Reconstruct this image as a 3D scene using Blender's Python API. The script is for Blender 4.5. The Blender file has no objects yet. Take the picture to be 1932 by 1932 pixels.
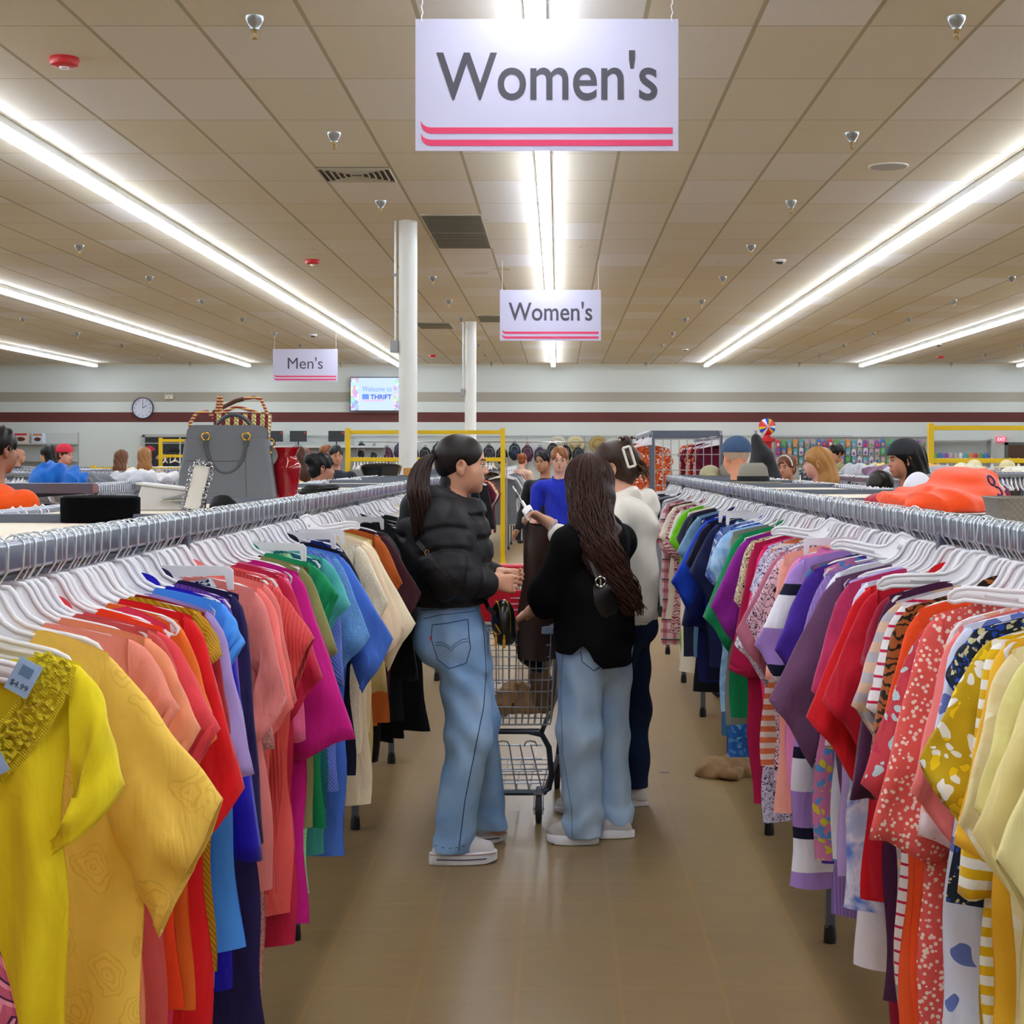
import bpy, math, random
import numpy as np
from mathutils import Vector, Matrix
from mathutils.bvhtree import BVHTree
PI = math.pi
sc = bpy.context.scene
COL = sc.collection
R = random.Random(7)
EYE = 1.585
F = 3000.0          # focal length in pixels of the 1932 frame
CEIL = 3.985
BACK = 40.0

def lin(h):
    if isinstance(h, str):
        h = h.lstrip('#'); c = [int(h[i:i+2], 16)/255 for i in (0, 2, 4)]
    else:
        c = h
    return tuple((x/12.92 if x <= .04045 else ((x+.055)/1.055)**2.4) for x in c)+(1.0,)

def at(px, py, d):
    """a place in the room: seen at px,py and d metres down the aisle"""
    s = F/d
    return Vector(((px-1053)/s, d, EYE+(867-py)/s))

# ------------------------------------------------------------ materials
MATS = {}
def mat(key, color='#ffffff', rough=.6, metal=0., bump=0., bscale=200., emit=None, estr=0., spec=.5, trans=0., coat=0., ior=1.45, sheen=0., bstretch=None):
    if key in MATS: return MATS[key]
    m = bpy.data.materials.new(key); m.use_nodes = True; nt = m.node_tree
    b = nt.nodes['Principled BSDF']
    b.inputs['Base Color'].default_value = lin(color)
    b.inputs['Roughness'].default_value = rough
    b.inputs['Metallic'].default_value = metal
    b.inputs['Specular IOR Level'].default_value = spec
    b.inputs['Transmission Weight'].default_value = trans
    b.inputs['IOR'].default_value = ior
    b.inputs['Coat Weight'].default_value = coat
    b.inputs['Sheen Weight'].default_value = sheen
    if emit:
        b.inputs['Emission Color'].default_value = lin(emit); b.inputs['Emission Strength'].default_value = estr
    if bump:
        n = nt.nodes.new('ShaderNodeTexNoise'); n.inputs['Scale'].default_value = bscale; n.inputs['Detail'].default_value = 3
        tc = nt.nodes.new('ShaderNodeTexCoord')
        if bstretch:
            mp = nt.nodes.new('ShaderNodeMapping'); mp.inputs['Scale'].default_value = bstretch
            nt.links.new(tc.outputs['Object'], mp.inputs['Vector']); nt.links.new(mp.outputs['Vector'], n.inputs['Vector'])
        else:
            nt.links.new(tc.outputs['Object'], n.inputs['Vector'])
        bp = nt.nodes.new('ShaderNodeBump'); bp.inputs['Strength'].default_value = bump; bp.inputs['Distance'].default_value = .004
        nt.links.new(n.outputs['Fac'], bp.inputs['Height']); nt.links.new(bp.outputs['Normal'], b.inputs['Normal'])
    MATS[key] = m
    return m

def N(nt, t, **kw):
    n = nt.nodes.new(t)
    for k, v in kw.items():
        if k in n.inputs.keys(): n.inputs[k].default_value = v
        else: setattr(n, k, v)
    return n
def mathn(nt, op, a, b=None, c=None):
    n = nt.nodes.new('ShaderNodeMath'); n.operation = op
    for i, v in enumerate((a, b, c)):
        if v is None: continue
        if hasattr(v, 'links') or hasattr(v, 'is_linked'): nt.links.new(v, n.inputs[i])
        else: n.inputs[i].default_value = v
    return n.outputs[0]
def mixc(nt, fac, a, b):
    n = nt.nodes.new('ShaderNodeMix'); n.data_type = 'RGBA'
    if isinstance(fac, (int, float)): n.inputs[0].default_value = fac
    else: nt.links.new(fac, n.inputs[0])
    for i, v in ((6, a), (7, b)):
        if isinstance(v, tuple): n.inputs[i].default_value = v
        else: nt.links.new(v, n.inputs[i])
    return n.outputs[2]

def fabric(color, pat='solid', c2='#ffffff', c3='#203060', scale=1., rough=.85):
    key = 'fabric_%s_%s_%s_%s_%.2f' % (color, pat, c2, c3, scale)
    if key in MATS: return MATS[key]
    m = bpy.data.materials.new(key); m.use_nodes = True; nt = m.node_tree; L = nt.links.new
    b = nt.nodes['Principled BSDF']; b.inputs['Roughness'].default_value = rough
    b.inputs['Specular IOR Level'].default_value = .25; b.inputs['Sheen Weight'].default_value = .15
    tc = nt.nodes.new('ShaderNodeTexCoord'); obj = tc.outputs['Object']
    sep = nt.nodes.new('ShaderNodeSeparateXYZ'); L(obj, sep.inputs[0])
    X, Y, Z = sep.outputs
    A, B, C = lin(color), lin(c2), lin(c3)
    bm_ = nt.nodes.new('ShaderNodeMapping'); bm_.inputs['Scale'].default_value = (1.5, 1.5, .6); L(obj, bm_.inputs['Vector'])
    big = N(nt, 'ShaderNodeTexNoise', Scale=9.0, Detail=3.0, Distortion=.8); L(bm_.outputs['Vector'], big.inputs['Vector'])
    hgt = None
    col = A
    if pat == 'hstripe':
        f = mathn(nt, 'FRACT', mathn(nt, 'MULTIPLY', Z, 28.*scale)); col = mixc(nt, mathn(nt, 'GREATER_THAN', f, .5), A, B)
    elif pat == 'wide':
        f = mathn(nt, 'FRACT', mathn(nt, 'MULTIPLY', Z, 4.5*scale))
        c = mixc(nt, mathn(nt, 'GREATER_THAN', f, .45), A, B); col = mixc(nt, mathn(nt, 'GREATER_THAN', f, .86), c, C)
    elif pat == 'thin':
        f = mathn(nt, 'FRACT', mathn(nt, 'MULTIPLY', Z, 40.*scale)); col = mixc(nt, mathn(nt, 'GREATER_THAN', f, .78), A, B)
    elif pat == 'dots':
        v = N(nt, 'ShaderNodeTexVoronoi', Scale=100.*scale); L(obj, v.inputs['Vector']); col = mixc(nt, mathn(nt, 'LESS_THAN', v.outputs['Distance'], .36), A, B)
    elif pat in ('floral', 'abstract'):
        v = N(nt, 'ShaderNodeTexVoronoi', Scale=(52. if pat == 'floral' else 30.)*scale)
        nz = N(nt, 'ShaderNodeTexNoise', Scale=14.*scale, Detail=2.0); L(obj, nz.inputs['Vector'])
        mp = nt.nodes.new('ShaderNodeVectorMath'); mp.operation = 'MULTIPLY_ADD'; mp.inputs[1].default_value = (.08, .08, .08)
        L(nz.outputs['Color'], mp.inputs[0]); L(obj, mp.inputs[2]); L(mp.outputs[0], v.inputs['Vector'])
        r = nt.nodes.new('ShaderNodeSeparateColor'); L(v.outputs['Color'], r.inputs[0])
        c = mixc(nt, mathn(nt, 'GREATER_THAN', r.outputs[0], .55), A, B); c = mixc(nt, mathn(nt, 'GREATER_THAN', r.outputs[1], .74), c, C)
        col = mixc(nt, mathn(nt, 'GREATER_THAN', v.outputs['Distance'], .52), c, A)
    elif pat == 'plaid':
        fx = mathn(nt, 'GREATER_THAN', mathn(nt, 'FRACT', mathn(nt, 'MULTIPLY', X, 16.*scale)), .6)
        fz = mathn(nt, 'GREATER_THAN', mathn(nt, 'FRACT', mathn(nt, 'MULTIPLY', Z, 16.*scale)), .6)
        c = mixc(nt, mathn(nt, 'MULTIPLY', fx, .6), A, B); c = mixc(nt, mathn(nt, 'MULTIPLY', fz, .6), c, B)
        f2 = mathn(nt, 'GREATER_THAN', mathn(nt, 'FRACT', mathn(nt, 'MULTIPLY', Z, 8.*scale)), .93); col = mixc(nt, f2, c, C)
    elif pat == 'tiger':
        w = N(nt, 'ShaderNodeTexWave', Scale=17.*scale, Distortion=9.0, Detail=2.0); w.inputs['Detail Scale'].default_value = 2.5; w.bands_direction = 'Z'
        L(obj, w.inputs['Vector']); col = mixc(nt, mathn(nt, 'GREATER_THAN', w.outputs['Fac'], .62), A, B)
    elif pat == 'tiedye':
        nz = N(nt, 'ShaderNodeTexNoise', Scale=7.*scale, Detail=4.0, Distortion=1.6); L(obj, nz.inputs['Vector'])
        cr = nt.nodes.new('ShaderNodeValToRGB'); e = cr.color_ramp.elements
        e[0].position = .4; e[0].color = A; e[1].position = .62; e[1].color = C
        e2 = e.new(.5); e2.color = B; L(nz.outputs['Fac'], cr.inputs[0]); col = cr.outputs[0]
    elif pat == 'script':
        nz = N(nt, 'ShaderNodeTexNoise', Scale=46.*scale, Detail=1.0, Distortion=3.0); L(obj, nz.inputs['Vector'])
        d = mathn(nt, 'ABSOLUTE', mathn(nt, 'SUBTRACT', nz.outputs['Fac'], .5)); col = mixc(nt, mathn(nt, 'LESS_THAN', d, .035), A, B)
    elif pat == 'lace':
        v = N(nt, 'ShaderNodeTexVoronoi', Scale=150.*scale); L(obj, v.inputs['Vector'])
        v.feature = 'DISTANCE_TO_EDGE'; col = mixc(nt, mathn(nt, 'GREATER_THAN', v.outputs['Distance'], .12), A, B); hgt = v.outputs['Distance']
    elif pat == 'emb':
        w = N(nt, 'ShaderNodeTexVoronoi', Scale=9.0*scale); nz = N(nt, 'ShaderNodeTexNoise', Scale=16., Detail=2.0); L(obj, nz.inputs['Vector'])
        mp = nt.nodes.new('ShaderNodeVectorMath'); mp.operation = 'MULTIPLY_ADD'; mp.inputs[1].default_value = (.07, .07, .07)
        L(nz.outputs['Color'], mp.inputs[0]); L(obj, mp.inputs[2]); L(mp.outputs[0], w.inputs['Vector'])
        f = mathn(nt, 'FRACT', mathn(nt, 'MULTIPLY', w.outputs['Distance'], 11.)); g = mathn(nt, 'MULTIPLY', mathn(nt, 'LESS_THAN', f, .3), mathn(nt, 'LESS_THAN', w.outputs['Distance'], .42))
        col = mixc(nt, mathn(nt, 'MULTIPLY', g, .3), A, B); hgt = g
    elif pat == 'paisley':
        w = N(nt, 'ShaderNodeTexVoronoi', Scale=9.0*scale); L(obj, w.inputs['Vector'])
        f = mathn(nt, 'FRACT', mathn(nt, 'MULTIPLY', w.outputs['Distance'], 7.)); c = mixc(nt, mathn(nt, 'LESS_THAN', f, .45), A, B)
        col = mixc(nt, mathn(nt, 'LESS_THAN', f, .15), c, C)
    elif pat in ('knit', 'rib'):
        w = N(nt, 'ShaderNodeTexWave', Scale=(55. if pat == 'knit' else 38.)*scale, Distortion=.6); w.bands_direction = 'DIAGONAL' if pat == 'knit' else 'X'
        L(obj, w.inputs['Vector']); hgt = w.outputs['Fac']; col = mixc(nt, mathn(nt, 'MULTIPLY', w.outputs['Fac'], .25), A, tuple(x*.45 for x in A[:3])+(1,))
    if isinstance(col, tuple): b.inputs['Base Color'].default_value = col
    else: L(col, b.inputs['Base Color'])
    fine = N(nt, 'ShaderNodeTexNoise', Scale=420.0, Detail=2.0); L(obj, fine.inputs['Vector'])
    h = mathn(nt, 'ADD', mathn(nt, 'MULTIPLY', big.outputs['Fac'], 5.0), mathn(nt, 'MULTIPLY', fine.outputs['Fac'], .1))
    if hgt is not None: h = mathn(nt, 'ADD', h, mathn(nt, 'MULTIPLY', hgt, .9))
    bp = nt.nodes.new('ShaderNodeBump'); bp.inputs['Strength'].default_value = .55; bp.inputs['Distance'].default_value = .004
    L(h, bp.inputs['Height']); L(bp.outputs['Normal'], b.inputs['Normal'])
    MATS[key] = m
    return m

WHITE_PL = lambda: mat('white_plastic', '#f3f1f4', .35, bump=0)
# ------------------------------------------------------------ mesh building
def frame_of(d):
    d = Vector(d).normalized(); up = Vector((0, 0, 1)) if abs(d.z) < .95 else Vector((1, 0, 0))
    a = d.cross(up).normalized(); return a, d.cross(a).normalized()

WP = set()   # things whose parts are given in room coordinates
class MB:
    def __init__(s): s.v = []; s.f = []; s.mi = []; s.cur = 0
    def add(s, vs, fs):
        o = len(s.v); s.v += [tuple(p) for p in vs]; s.f += [tuple(i+o for i in f) for f in fs]; s.mi += [s.cur]*len(fs); return s
    def box(s, c, size, rz=0, rot=None):
        hx, hy, hz = size[0]/2, size[1]/2, size[2]/2; M = rot if rot is not None else Matrix.Rotation(rz, 3, 'Z')
        vs = [M @ Vector((x*hx, y*hy, z*hz))+Vector(c) for x in (-1, 1) for y in (-1, 1) for z in (-1, 1)]
        return s.add(vs, [(0, 1, 3, 2), (4, 6, 7, 5), (0, 4, 5, 1), (2, 3, 7, 6), (0, 2, 6, 4), (1, 5, 7, 3)])
    def b2(s, lo, hi):
        return s.box([(a+b)/2 for a, b in zip(lo, hi)], [abs(b-a) for a, b in zip(lo, hi)])
    def tube(s, pts, r, n=6, closed=False, cap=True):
        pts = [Vector(p) for p in pts]; m = len(pts); rr = r if isinstance(r, (list, tuple)) else [r]*m
        vs = []; a0 = None
        for i, p in enumerate(pts):
            if closed: d = pts[(i+1) % m]-pts[i-1]
            else: d = pts[min(i+1, m-1)]-pts[max(i-1, 0)]
            if d.length < 1e-9: d = Vector((0, 0, 1))
            d.normalize()
            if a0 is None: a, b = frame_of(d)
            else:
                a = a0-d*a0.dot(d)
                if a.length < 1e-6: a, b = frame_of(d)
                a.normalize(); b = d.cross(a)
            a0 = a
            for k in range(n):
                t = 2*PI*k/n; vs.append(p+(a*math.cos(t)+b*math.sin(t))*rr[i])
        fs = []
        for i in range(m if closed else m-1):
            j = (i+1) % m
            for k in range(n):
                l = (k+1) % n; fs.append((i*n+k, i*n+l, j*n+l, j*n+k))
        if cap and not closed: fs += [tuple(range(n))[::-1], tuple((m-1)*n+k for k in range(n))]
        return s.add(vs, fs)
    def lathe(s, prof, c=(0, 0, 0), n=24, M=None, cap=True):
        vs = []; c = Vector(c)
        for r, z in prof:
            for k in range(n):
                t = 2*PI*k/n; p = Vector((r*math.cos(t), r*math.sin(t), z)); vs.append((M @ p if M is not None else p)+c)
        fs = [(i*n+k, i*n+(k+1) % n, (i+1)*n+(k+1) % n, (i+1)*n+k) for i in range(len(prof)-1) for k in range(n)]
        if cap: fs += [tuple(range(n))[::-1], tuple((len(prof)-1)*n+k for k in range(n))]
        return s.add(vs, fs)
    def ell(s, c, r, n=14, m=9, M=None):
        c = Vector(c); vs = []
        for i in range(m+1):
            ph = PI*i/m
            for k in range(n):
                t = 2*PI*k/n; p = Vector((r[0]*math.sin(ph)*math.cos(t), r[1]*math.sin(ph)*math.sin(t), r[2]*math.cos(ph))); vs.append((M @ p if M is not None else p)+c)
        return s.add(vs, [(i*n+k, (i+1)*n+k, (i+1)*n+(k+1) % n, i*n+(k+1) % n) for i in range(m) for k in range(n)])
    def loft(s, rings, cap0=True, cap1=True):
        n = len(rings[0]); vs = [p for r in rings for p in r]
        fs = [(i*n+k, i*n+(k+1) % n, (i+1)*n+(k+1) % n, (i+1)*n+k) for i in range(len(rings)-1) for k in range(n)]
        if cap0: fs.append(tuple(range(n))[::-1])
        if cap1: fs.append(tuple((len(rings)-1)*n+k for k in range(n)))
        return s.add(vs, fs)
    def grid(s, fn, nu, nv):
        vs = [fn(i/(nu-1), j/(nv-1)) for i in range(nu) for j in range(nv)]
        return s.add(vs, [(i*nv+j, (i+1)*nv+j, (i+1)*nv+j+1, i*nv+j+1) for i in range(nu-1) for j in range(nv-1)])
    def prism(s, poly, t, M=None, off=(0, 0, 0)):
        """poly: (x,z) outline, extruded t in y"""
        n = len(poly); off = Vector(off)
        vs = [Vector((x, y, z)) for y in (-t/2, t/2) for x, z in poly]
        vs = [(M @ v if M is not None else v)+off for v in vs]
        return s.add(vs, [tuple(range(n)), tuple(range(2*n-1, n-1, -1))]+[(k, k+n, (k+1) % n+n, (k+1) % n) for k in range(n)])
    def mesh(s, name, smooth=True):
        me = bpy.data.meshes.new(name); me.from_pydata(s.v, [], s.f); 
        if smooth: me.polygons.foreach_set('use_smooth', [True]*len(me.polygons))
        if any(s.mi): me.polygons.foreach_set('material_index', s.mi)
        me.update(); return me
    def build(s, name, m, parent=None, smooth=False, bevel=0, sharp=35):
        me = s.mesh(name, smooth)
        if smooth and sharp:
            me.set_sharp_from_angle(angle=math.radians(sharp))
        for x in (m if isinstance(m, (list, tuple)) else [m]): me.materials.append(x)
        o = bpy.data.objects.new(name, me); COL.objects.link(o)
        if parent is not None:
            o.parent = parent
            if parent.name in WP: o.matrix_parent_inverse = Matrix.Translation(-parent.location)
        if bevel:
            b = o.modifiers.new('bevel', 'BEVEL'); b.width = bevel; b.segments = 2; b.limit_method = 'ANGLE'
        return o

def empty(name, loc=(0, 0, 0), rz=0, label=None, cat=None, group=None):
    o = bpy.data.objects.new(name, None); COL.objects.link(o); o.location = loc; o.rotation_euler = (0, 0, rz); o.empty_display_size = .05
    tag(o, label, cat, group); return o
def tag(o, label=None, cat=None, group=None, kind=None):
    if label: o['label'] = label
    if cat: o['category'] = cat
    if group: o['group'] = group
    if kind: o['kind'] = kind
    return o
def copy_tree(o, parent=None):
    c = o.copy(); COL.objects.link(c); c.parent = parent
    for ch in list(o.children): copy_tree(ch, c)
    return c
def obj_of(name, me, m, parent=None):
    o = bpy.data.objects.new(name, me); COL.objects.link(o)
    if m is not None and len(me.materials) == 0: me.materials.append(m)
    if parent is not None: o.parent = parent
    return o

# ------------------------------------------------------------ implicit surfaces (bodies, clothes, hair)
def smin(a, b, k):
    if k <= 0: return np.minimum(a, b)
    h = np.maximum(k-np.abs(a-b), 0)/k
    return np.minimum(a, b)-h*h*k*.25
class SDF:
    def __init__(s, h=.01): s.h = h; s.ops = []; s.post = []
    def cap(s, a, b, ra, rb=None, k=.02, sc=(1, 1, 1), neg=False, rings=None, grp=0):
        s.ops.append(('c', np.array(a, float), np.array(b, float), ra, ra if rb is None else rb, k, np.array(sc, float), neg, rings)); return s
    def ell(s, c, r, k=.02, M=None, neg=False):
        s.ops.append(('e', np.array(c, float), np.array(r, float), None if M is None else np.array(M, float), None, k, None, neg, None)); return s
    def chain(s, pts, rs, k=.015, sc=(1, 1, 1)):
        for i in range(len(pts)-1): s.cap(pts[i], pts[i+1], rs[i], rs[i+1], k, sc)
        return s
    def mesh(s, name='m', lo=None, hi=None):
        h = s.h; los = []; his = []
        for o in s.ops:
            if o[7]: continue
            if o[0] == 'c':
                r = np.max([o[3], o[4]])/np.min(o[6]); los.append(np.minimum(o[1], o[2])-r); his.append(np.maximum(o[1], o[2])+r)
            else:
                r = np.max(o[2]) if o[3] is not None else o[2]; los.append(o[1]-r); his.append(o[1]+r)
        mg = .035
        LO = np.min(los, 0)-mg; HI = np.max(his, 0)+mg
        if lo is not None: LO = np.maximum(LO, np.array([(-1e9 if v is None else v) for v in lo]))
        if hi is not None: HI = np.minimum(HI, np.array([(1e9 if v is None else v) for v in hi]))
        n = np.ceil((HI-LO)/h).astype(int)+2
        ax = [LO[i]+h*np.arange(n[i]) for i in range(3)]
        V = np.full(n, .06, np.float32)
        for o in s.ops:
            if o[0] == 'c':
                r = max(o[3], o[4])/np.min(o[6])+o[5]+.03; l = np.minimum(o[1], o[2])-r; u = np.maximum(o[1], o[2])+r
            else:
                r = (np.max(o[2]) if o[3] is not None else o[2])+o[5]+.03; l = o[1]-r; u = o[1]+r
            i0 = np.clip(((l-LO)/h).astype(int), 0, n-1); i1 = np.clip(((u-LO)/h).astype(int)+2, 1, n)
            X, Y, Z = np.meshgrid(ax[0][i0[0]:i1[0]], ax[1][i0[1]:i1[1]], ax[2][i0[2]:i1[2]], indexing='ij')
            if o[0] == 'c':
                a, b = o[1], o[2]; S = o[6]
                P = [(X-a[0])*S[0], (Y-a[1])*S[1], (Z-a[2])*S[2]]; B = (b-a)*S; L2 = max(float(B @ B), 1e-9)
                t = np.clip((P[0]*B[0]+P[1]*B[1]+P[2]*B[2])/L2, 0, 1)
                d = np.sqrt((P[0]-t*B[0])**2+(P[1]-t*B[1])**2+(P[2]-t*B[2])**2)-(o[3]+(o[4]-o[3])*t)
                d = d/np.max(S)
                if o[8]:
                    per, dep, w = o[8]; tt = t*math.sqrt(L2); q = np.abs((tt/per) % 1-.5)*per; d = d+dep*np.exp(-(q/w)**2)
            else:
                P = np.stack([X-o[1][0], Y-o[1][1], Z-o[1][2]], -1)
                if o[3] is not None: P = P @ o[3]
                k0 = np.linalg.norm(P/o[2], axis=-1); k1 = np.linalg.norm(P/(o[2]**2), axis=-1)+1e-9; d = k0*(k0-1)/k1
            sl = tuple(slice(i0[i], i1[i]) for i in range(3))
            d = d.astype(np.float32)
            if o[7]: V[sl] = -smin(-V[sl], d, o[5])
            else: V[sl] = smin(V[sl], d, o[5])
        if s.post:
            X, Y, Z = np.meshgrid(*ax, indexing='ij')
            for f in s.post: V = f(V, X, Y, Z).astype(np.float32)
        return nets(V, LO, h, name)

def nets(V, LO, h, name):
    V[0], V[-1], V[:, 0], V[:, -1], V[:, :, 0], V[:, :, -1] = [abs(x)+1e-4 for x in (V[0], V[-1], V[:, 0], V[:, -1], V[:, :, 0], V[:, :, -1])]
    I = V < 0
    nx, ny, nz = V.shape
    cnt = np.zeros((nx-1, ny-1, nz-1), np.int8)
    for a in (0, 1):
        for b in (0, 1):
            for c in (0, 1): cnt += I[a:nx-1+a, b:ny-1+b, c:nz-1+c]
    act = (cnt > 0) & (cnt < 8)
    idx = np.argwhere(act)
    num = -np.ones(act.shape, np.int64); num[act] = np.arange(len(idx))
    acc = np.zeros((len(idx), 3)); w = np.zeros(len(idx))
    cs = [(a, b, c) for a in (0, 1) for b in (0, 1) for c in (0, 1)]
    for p in cs:
        for q in cs:
            if sum(q)-sum(p) == 1 and all(y >= x for x, y in zip(p, q)):
                vp = V[idx[:, 0]+p[0], idx[:, 1]+p[1], idx[:, 2]+p[2]]; vq = V[idx[:, 0]+q[0], idx[:, 1]+q[1], idx[:, 2]+q[2]]
                m = (vp < 0) != (vq < 0); t = np.where(m, vp/(vp-vq+1e-12), 0)
                acc += np.where(m[:, None], np.array(p)+t[:, None]*(np.array(q)-np.array(p)), 0); w += m
    co = LO+(idx+acc/w[:, None])*h
    faces = []
    for axis in range(3):
        u, v = (axis+1) % 3, (axis+2) % 3
        A = np.moveaxis(I, axis, 0)
        d = A[1:] != A[:-1]; e = np.argwhere(d)
        E = np.zeros((len(e), 3), int); o = [axis]+[i for i in range(3) if i != axis]
        for c, axn in enumerate(o): E[:, axn] = e[:, c]
        E = E[(E[:, u] > 0) & (E[:, v] > 0) & (E[:, u] < V.shape[u]-1) & (E[:, v] < V.shape[v]-1)]
        inside = I[E[:, 0], E[:, 1], E[:, 2]]
        q = []
        for du, dv in ((0, 0), (1, 0), (1, 1), (0, 1)):
            G = E.copy(); G[:, u] -= du; G[:, v] -= dv; q.append(num[G[:, 0], G[:, 1], G[:, 2]])
        q = np.stack(q, 1); q = np.where(inside[:, None], q, q[:, ::-1]); faces.append(q)
    fa = np.concatenate(faces); fa = fa[(fa >= 0).all(1)]
    me = bpy.data.meshes.new(name)
    me.vertices.add(len(co)); me.vertices.foreach_set('co', co.astype(np.float32).ravel())
    me.loops.add(len(fa)*4); me.loops.foreach_set('vertex_index', fa.astype(np.int32).ravel())
    me.polygons.add(len(fa)); me.polygons.foreach_set('loop_start', np.arange(0, len(fa)*4, 4, dtype=np.int32))
    me.polygons.foreach_set('use_smooth', [True]*len(fa)); me.update(calc_edges=True); me.validate()
    return me
def sobj(S, name, m, parent=None, **kw):
    me = S.mesh(name, **kw); me.materials.append(m)
    o = bpy.data.objects.new(name, me); COL.objects.link(o)
    if parent is not None:
        o.parent = parent; o.matrix_parent_inverse = Matrix.Translation(-parent.location)
    return o

def text_mesh(body, size=1., xs=1., depth=.001):
    cu = bpy.data.curves.new('lettering', 'FONT'); cu.body = body; cu.size = size; cu.extrude = depth; cu.align_x = 'CENTER'; cu.align_y = 'CENTER'
    cu.resolution_u = 6
    return cu
def lettering(body, loc, width, height, m, parent=None, depth=.001, name='lettering', rot=(PI/2, 0, 0), bold=0.):
    """text scaled to an exact width and height, as a mesh"""
    cu = text_mesh(body, 1., 1., 0); cu.offset = bold
    o = bpy.data.objects.new('tmp', cu); COL.objects.link(o); bpy.context.view_layer.update()
    me = bpy.data.meshes.new_from_object(o.evaluated_get(bpy.context.evaluated_depsgraph_get()))
    bpy.data.objects.remove(o)
    xs = [v.co.x for v in me.vertices]; ys = [v.co.y for v in me.vertices]
    cx, cy = (min(xs)+max(xs))/2, (min(ys)+max(ys))/2; sx = width/(max(xs)-min(xs)); sy = height/(max(ys)-min(ys))
    for v in me.vertices: v.co = Vector(((v.co.x-cx)*sx, (v.co.y-cy)*sy, 0))
    me.materials.clear(); me.materials.append(m); me.name = name; me.polygons.foreach_set('use_smooth', [False]*len(me.polygons)); me.update()
    ob = bpy.data.objects.new(name, me); COL.objects.link(ob); ob.location = loc; ob.rotation_euler = rot
    s = ob.modifiers.new('thick', 'SOLIDIFY'); s.thickness = depth; s.offset = 0
    if parent is not None: ob.parent = parent
    return ob
# ============================================================ camera
cam = bpy.data.cameras.new('camera'); co = bpy.data.objects.new('camera', cam); COL.objects.link(co)
co.location = (0, 0, EYE); co.rotation_euler = (PI/2, 0, 0)
cam.sensor_width = 36; cam.lens = F/1932*36; cam.shift_x = -(1053-966)/1932; cam.shift_y = -(966-867)/1932
cam.clip_start = .05; cam.clip_end = 200
sc.camera = co
sc.view_settings.view_transform = 'Standard'; sc.view_settings.look = 'None'; sc.view_settings.gamma = 1
sc.view_settings.exposure = 0.56
w = bpy.data.worlds.new('world'); sc.world = w; w.use_nodes = True
w.node_tree.nodes['Background'].inputs[0].default_value = (.8, .85, 1, 1); w.node_tree.nodes['Background'].inputs[1].default_value = .02

# ============================================================ the room
XL, XR, Y0 = -19.0, 18.0, -7.0
def tiles_mat():
    m = bpy.data.materials.new('ceiling_tiles'); m.use_nodes = True; nt = m.node_tree; L = nt.links.new
    b = nt.nodes['Principled BSDF']; b.inputs['Roughness'].default_value = .9; b.inputs['Specular IOR Level'].default_value = .1
    g = nt.nodes.new('ShaderNodeNewGeometry'); sep = nt.nodes.new('ShaderNodeSeparateXYZ'); L(g.outputs['Position'], sep.inputs[0])
    u = mathn(nt, 'DIVIDE', mathn(nt, 'ADD', sep.outputs[0], 1.376+.617*40), .617)
    v = mathn(nt, 'DIVIDE', mathn(nt, 'ADD', sep.outputs[1], -8.80+1.22*40), 1.22)
    fu = mathn(nt, 'FLOOR', u); fv = mathn(nt, 'FLOOR', v)
    cb = nt.nodes.new('ShaderNodeCombineXYZ'); L(fu, cb.inputs[0]); L(fv, cb.inputs[1])
    wn = nt.nodes.new('ShaderNodeTexWhiteNoise'); wn.noise_dimensions = '2D'; L(cb.outputs[0], wn.inputs['Vector'])
    cr = nt.nodes.new('ShaderNodeValToRGB'); e = cr.color_ramp.elements; cr.color_ramp.interpolation = 'LINEAR'
    e[0].color = lin('#dad0bc'); e[0].position = 0; e[1].color = lin('#e2dedb'); e[1].position = 1
    for p, c in ((.35, '#d9d0be'), (.7, '#dbd3c6'), (.85, '#ded7cf')):
        q = e.new(p); q.color = lin(c)
    L(wn.outputs['Value'], cr.inputs[0])
    ns = N(nt, 'ShaderNodeTexNoise', Scale=.9, Detail=5.0); L(g.outputs['Position'], ns.inputs['Vector'])
    st = mathn(nt, 'MULTIPLY', mathn(nt, 'GREATER_THAN', ns.outputs['Fac'], .71), .45)
    c1 = mixc(nt, st, cr.outputs[0], lin('#b08a5c'))
    sp = N(nt, 'ShaderNodeTexNoise', Scale=160.0, Detail=1.0); L(g.outputs['Position'], sp.inputs['Vector'])
    c1 = mixc(nt, mathn(nt, 'MULTIPLY', mathn(nt, 'GREATER_THAN', sp.outputs['Fac'], .6), .10), c1, lin('#8a7a60'))
    # metal grid between the tiles
    du = mathn(nt, 'ABSOLUTE', mathn(nt, 'SUBTRACT', mathn(nt, 'FRACT', mathn(nt, 'ADD', u, .5)), .5))
    dv = mathn(nt, 'ABSOLUTE', mathn(nt, 'SUBTRACT', mathn(nt, 'FRACT', mathn(nt, 'ADD', v, .5)), .5))
    gu = mathn(nt, 'LESS_THAN', du, .021); gv = mathn(nt, 'LESS_THAN', dv, .007)
    gg = mathn(nt, 'MAXIMUM', gu, mathn(nt, 'MULTIPLY', gv, .8))
    c2 = mixc(nt, gg, c1, lin('#b0a68e')); L(c2, b.inputs['Base Color'])
    bp = nt.nodes.new('ShaderNodeBump'); bp.inputs['Strength'].default_value = .5; bp.inputs['Distance'].default_value = .01; bp.invert = False
    L(mathn(nt, 'SUBTRACT', 1.0, gg), bp.inputs['Height']); L(bp.outputs['Normal'], b.inputs['Normal'])
    return m
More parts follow.
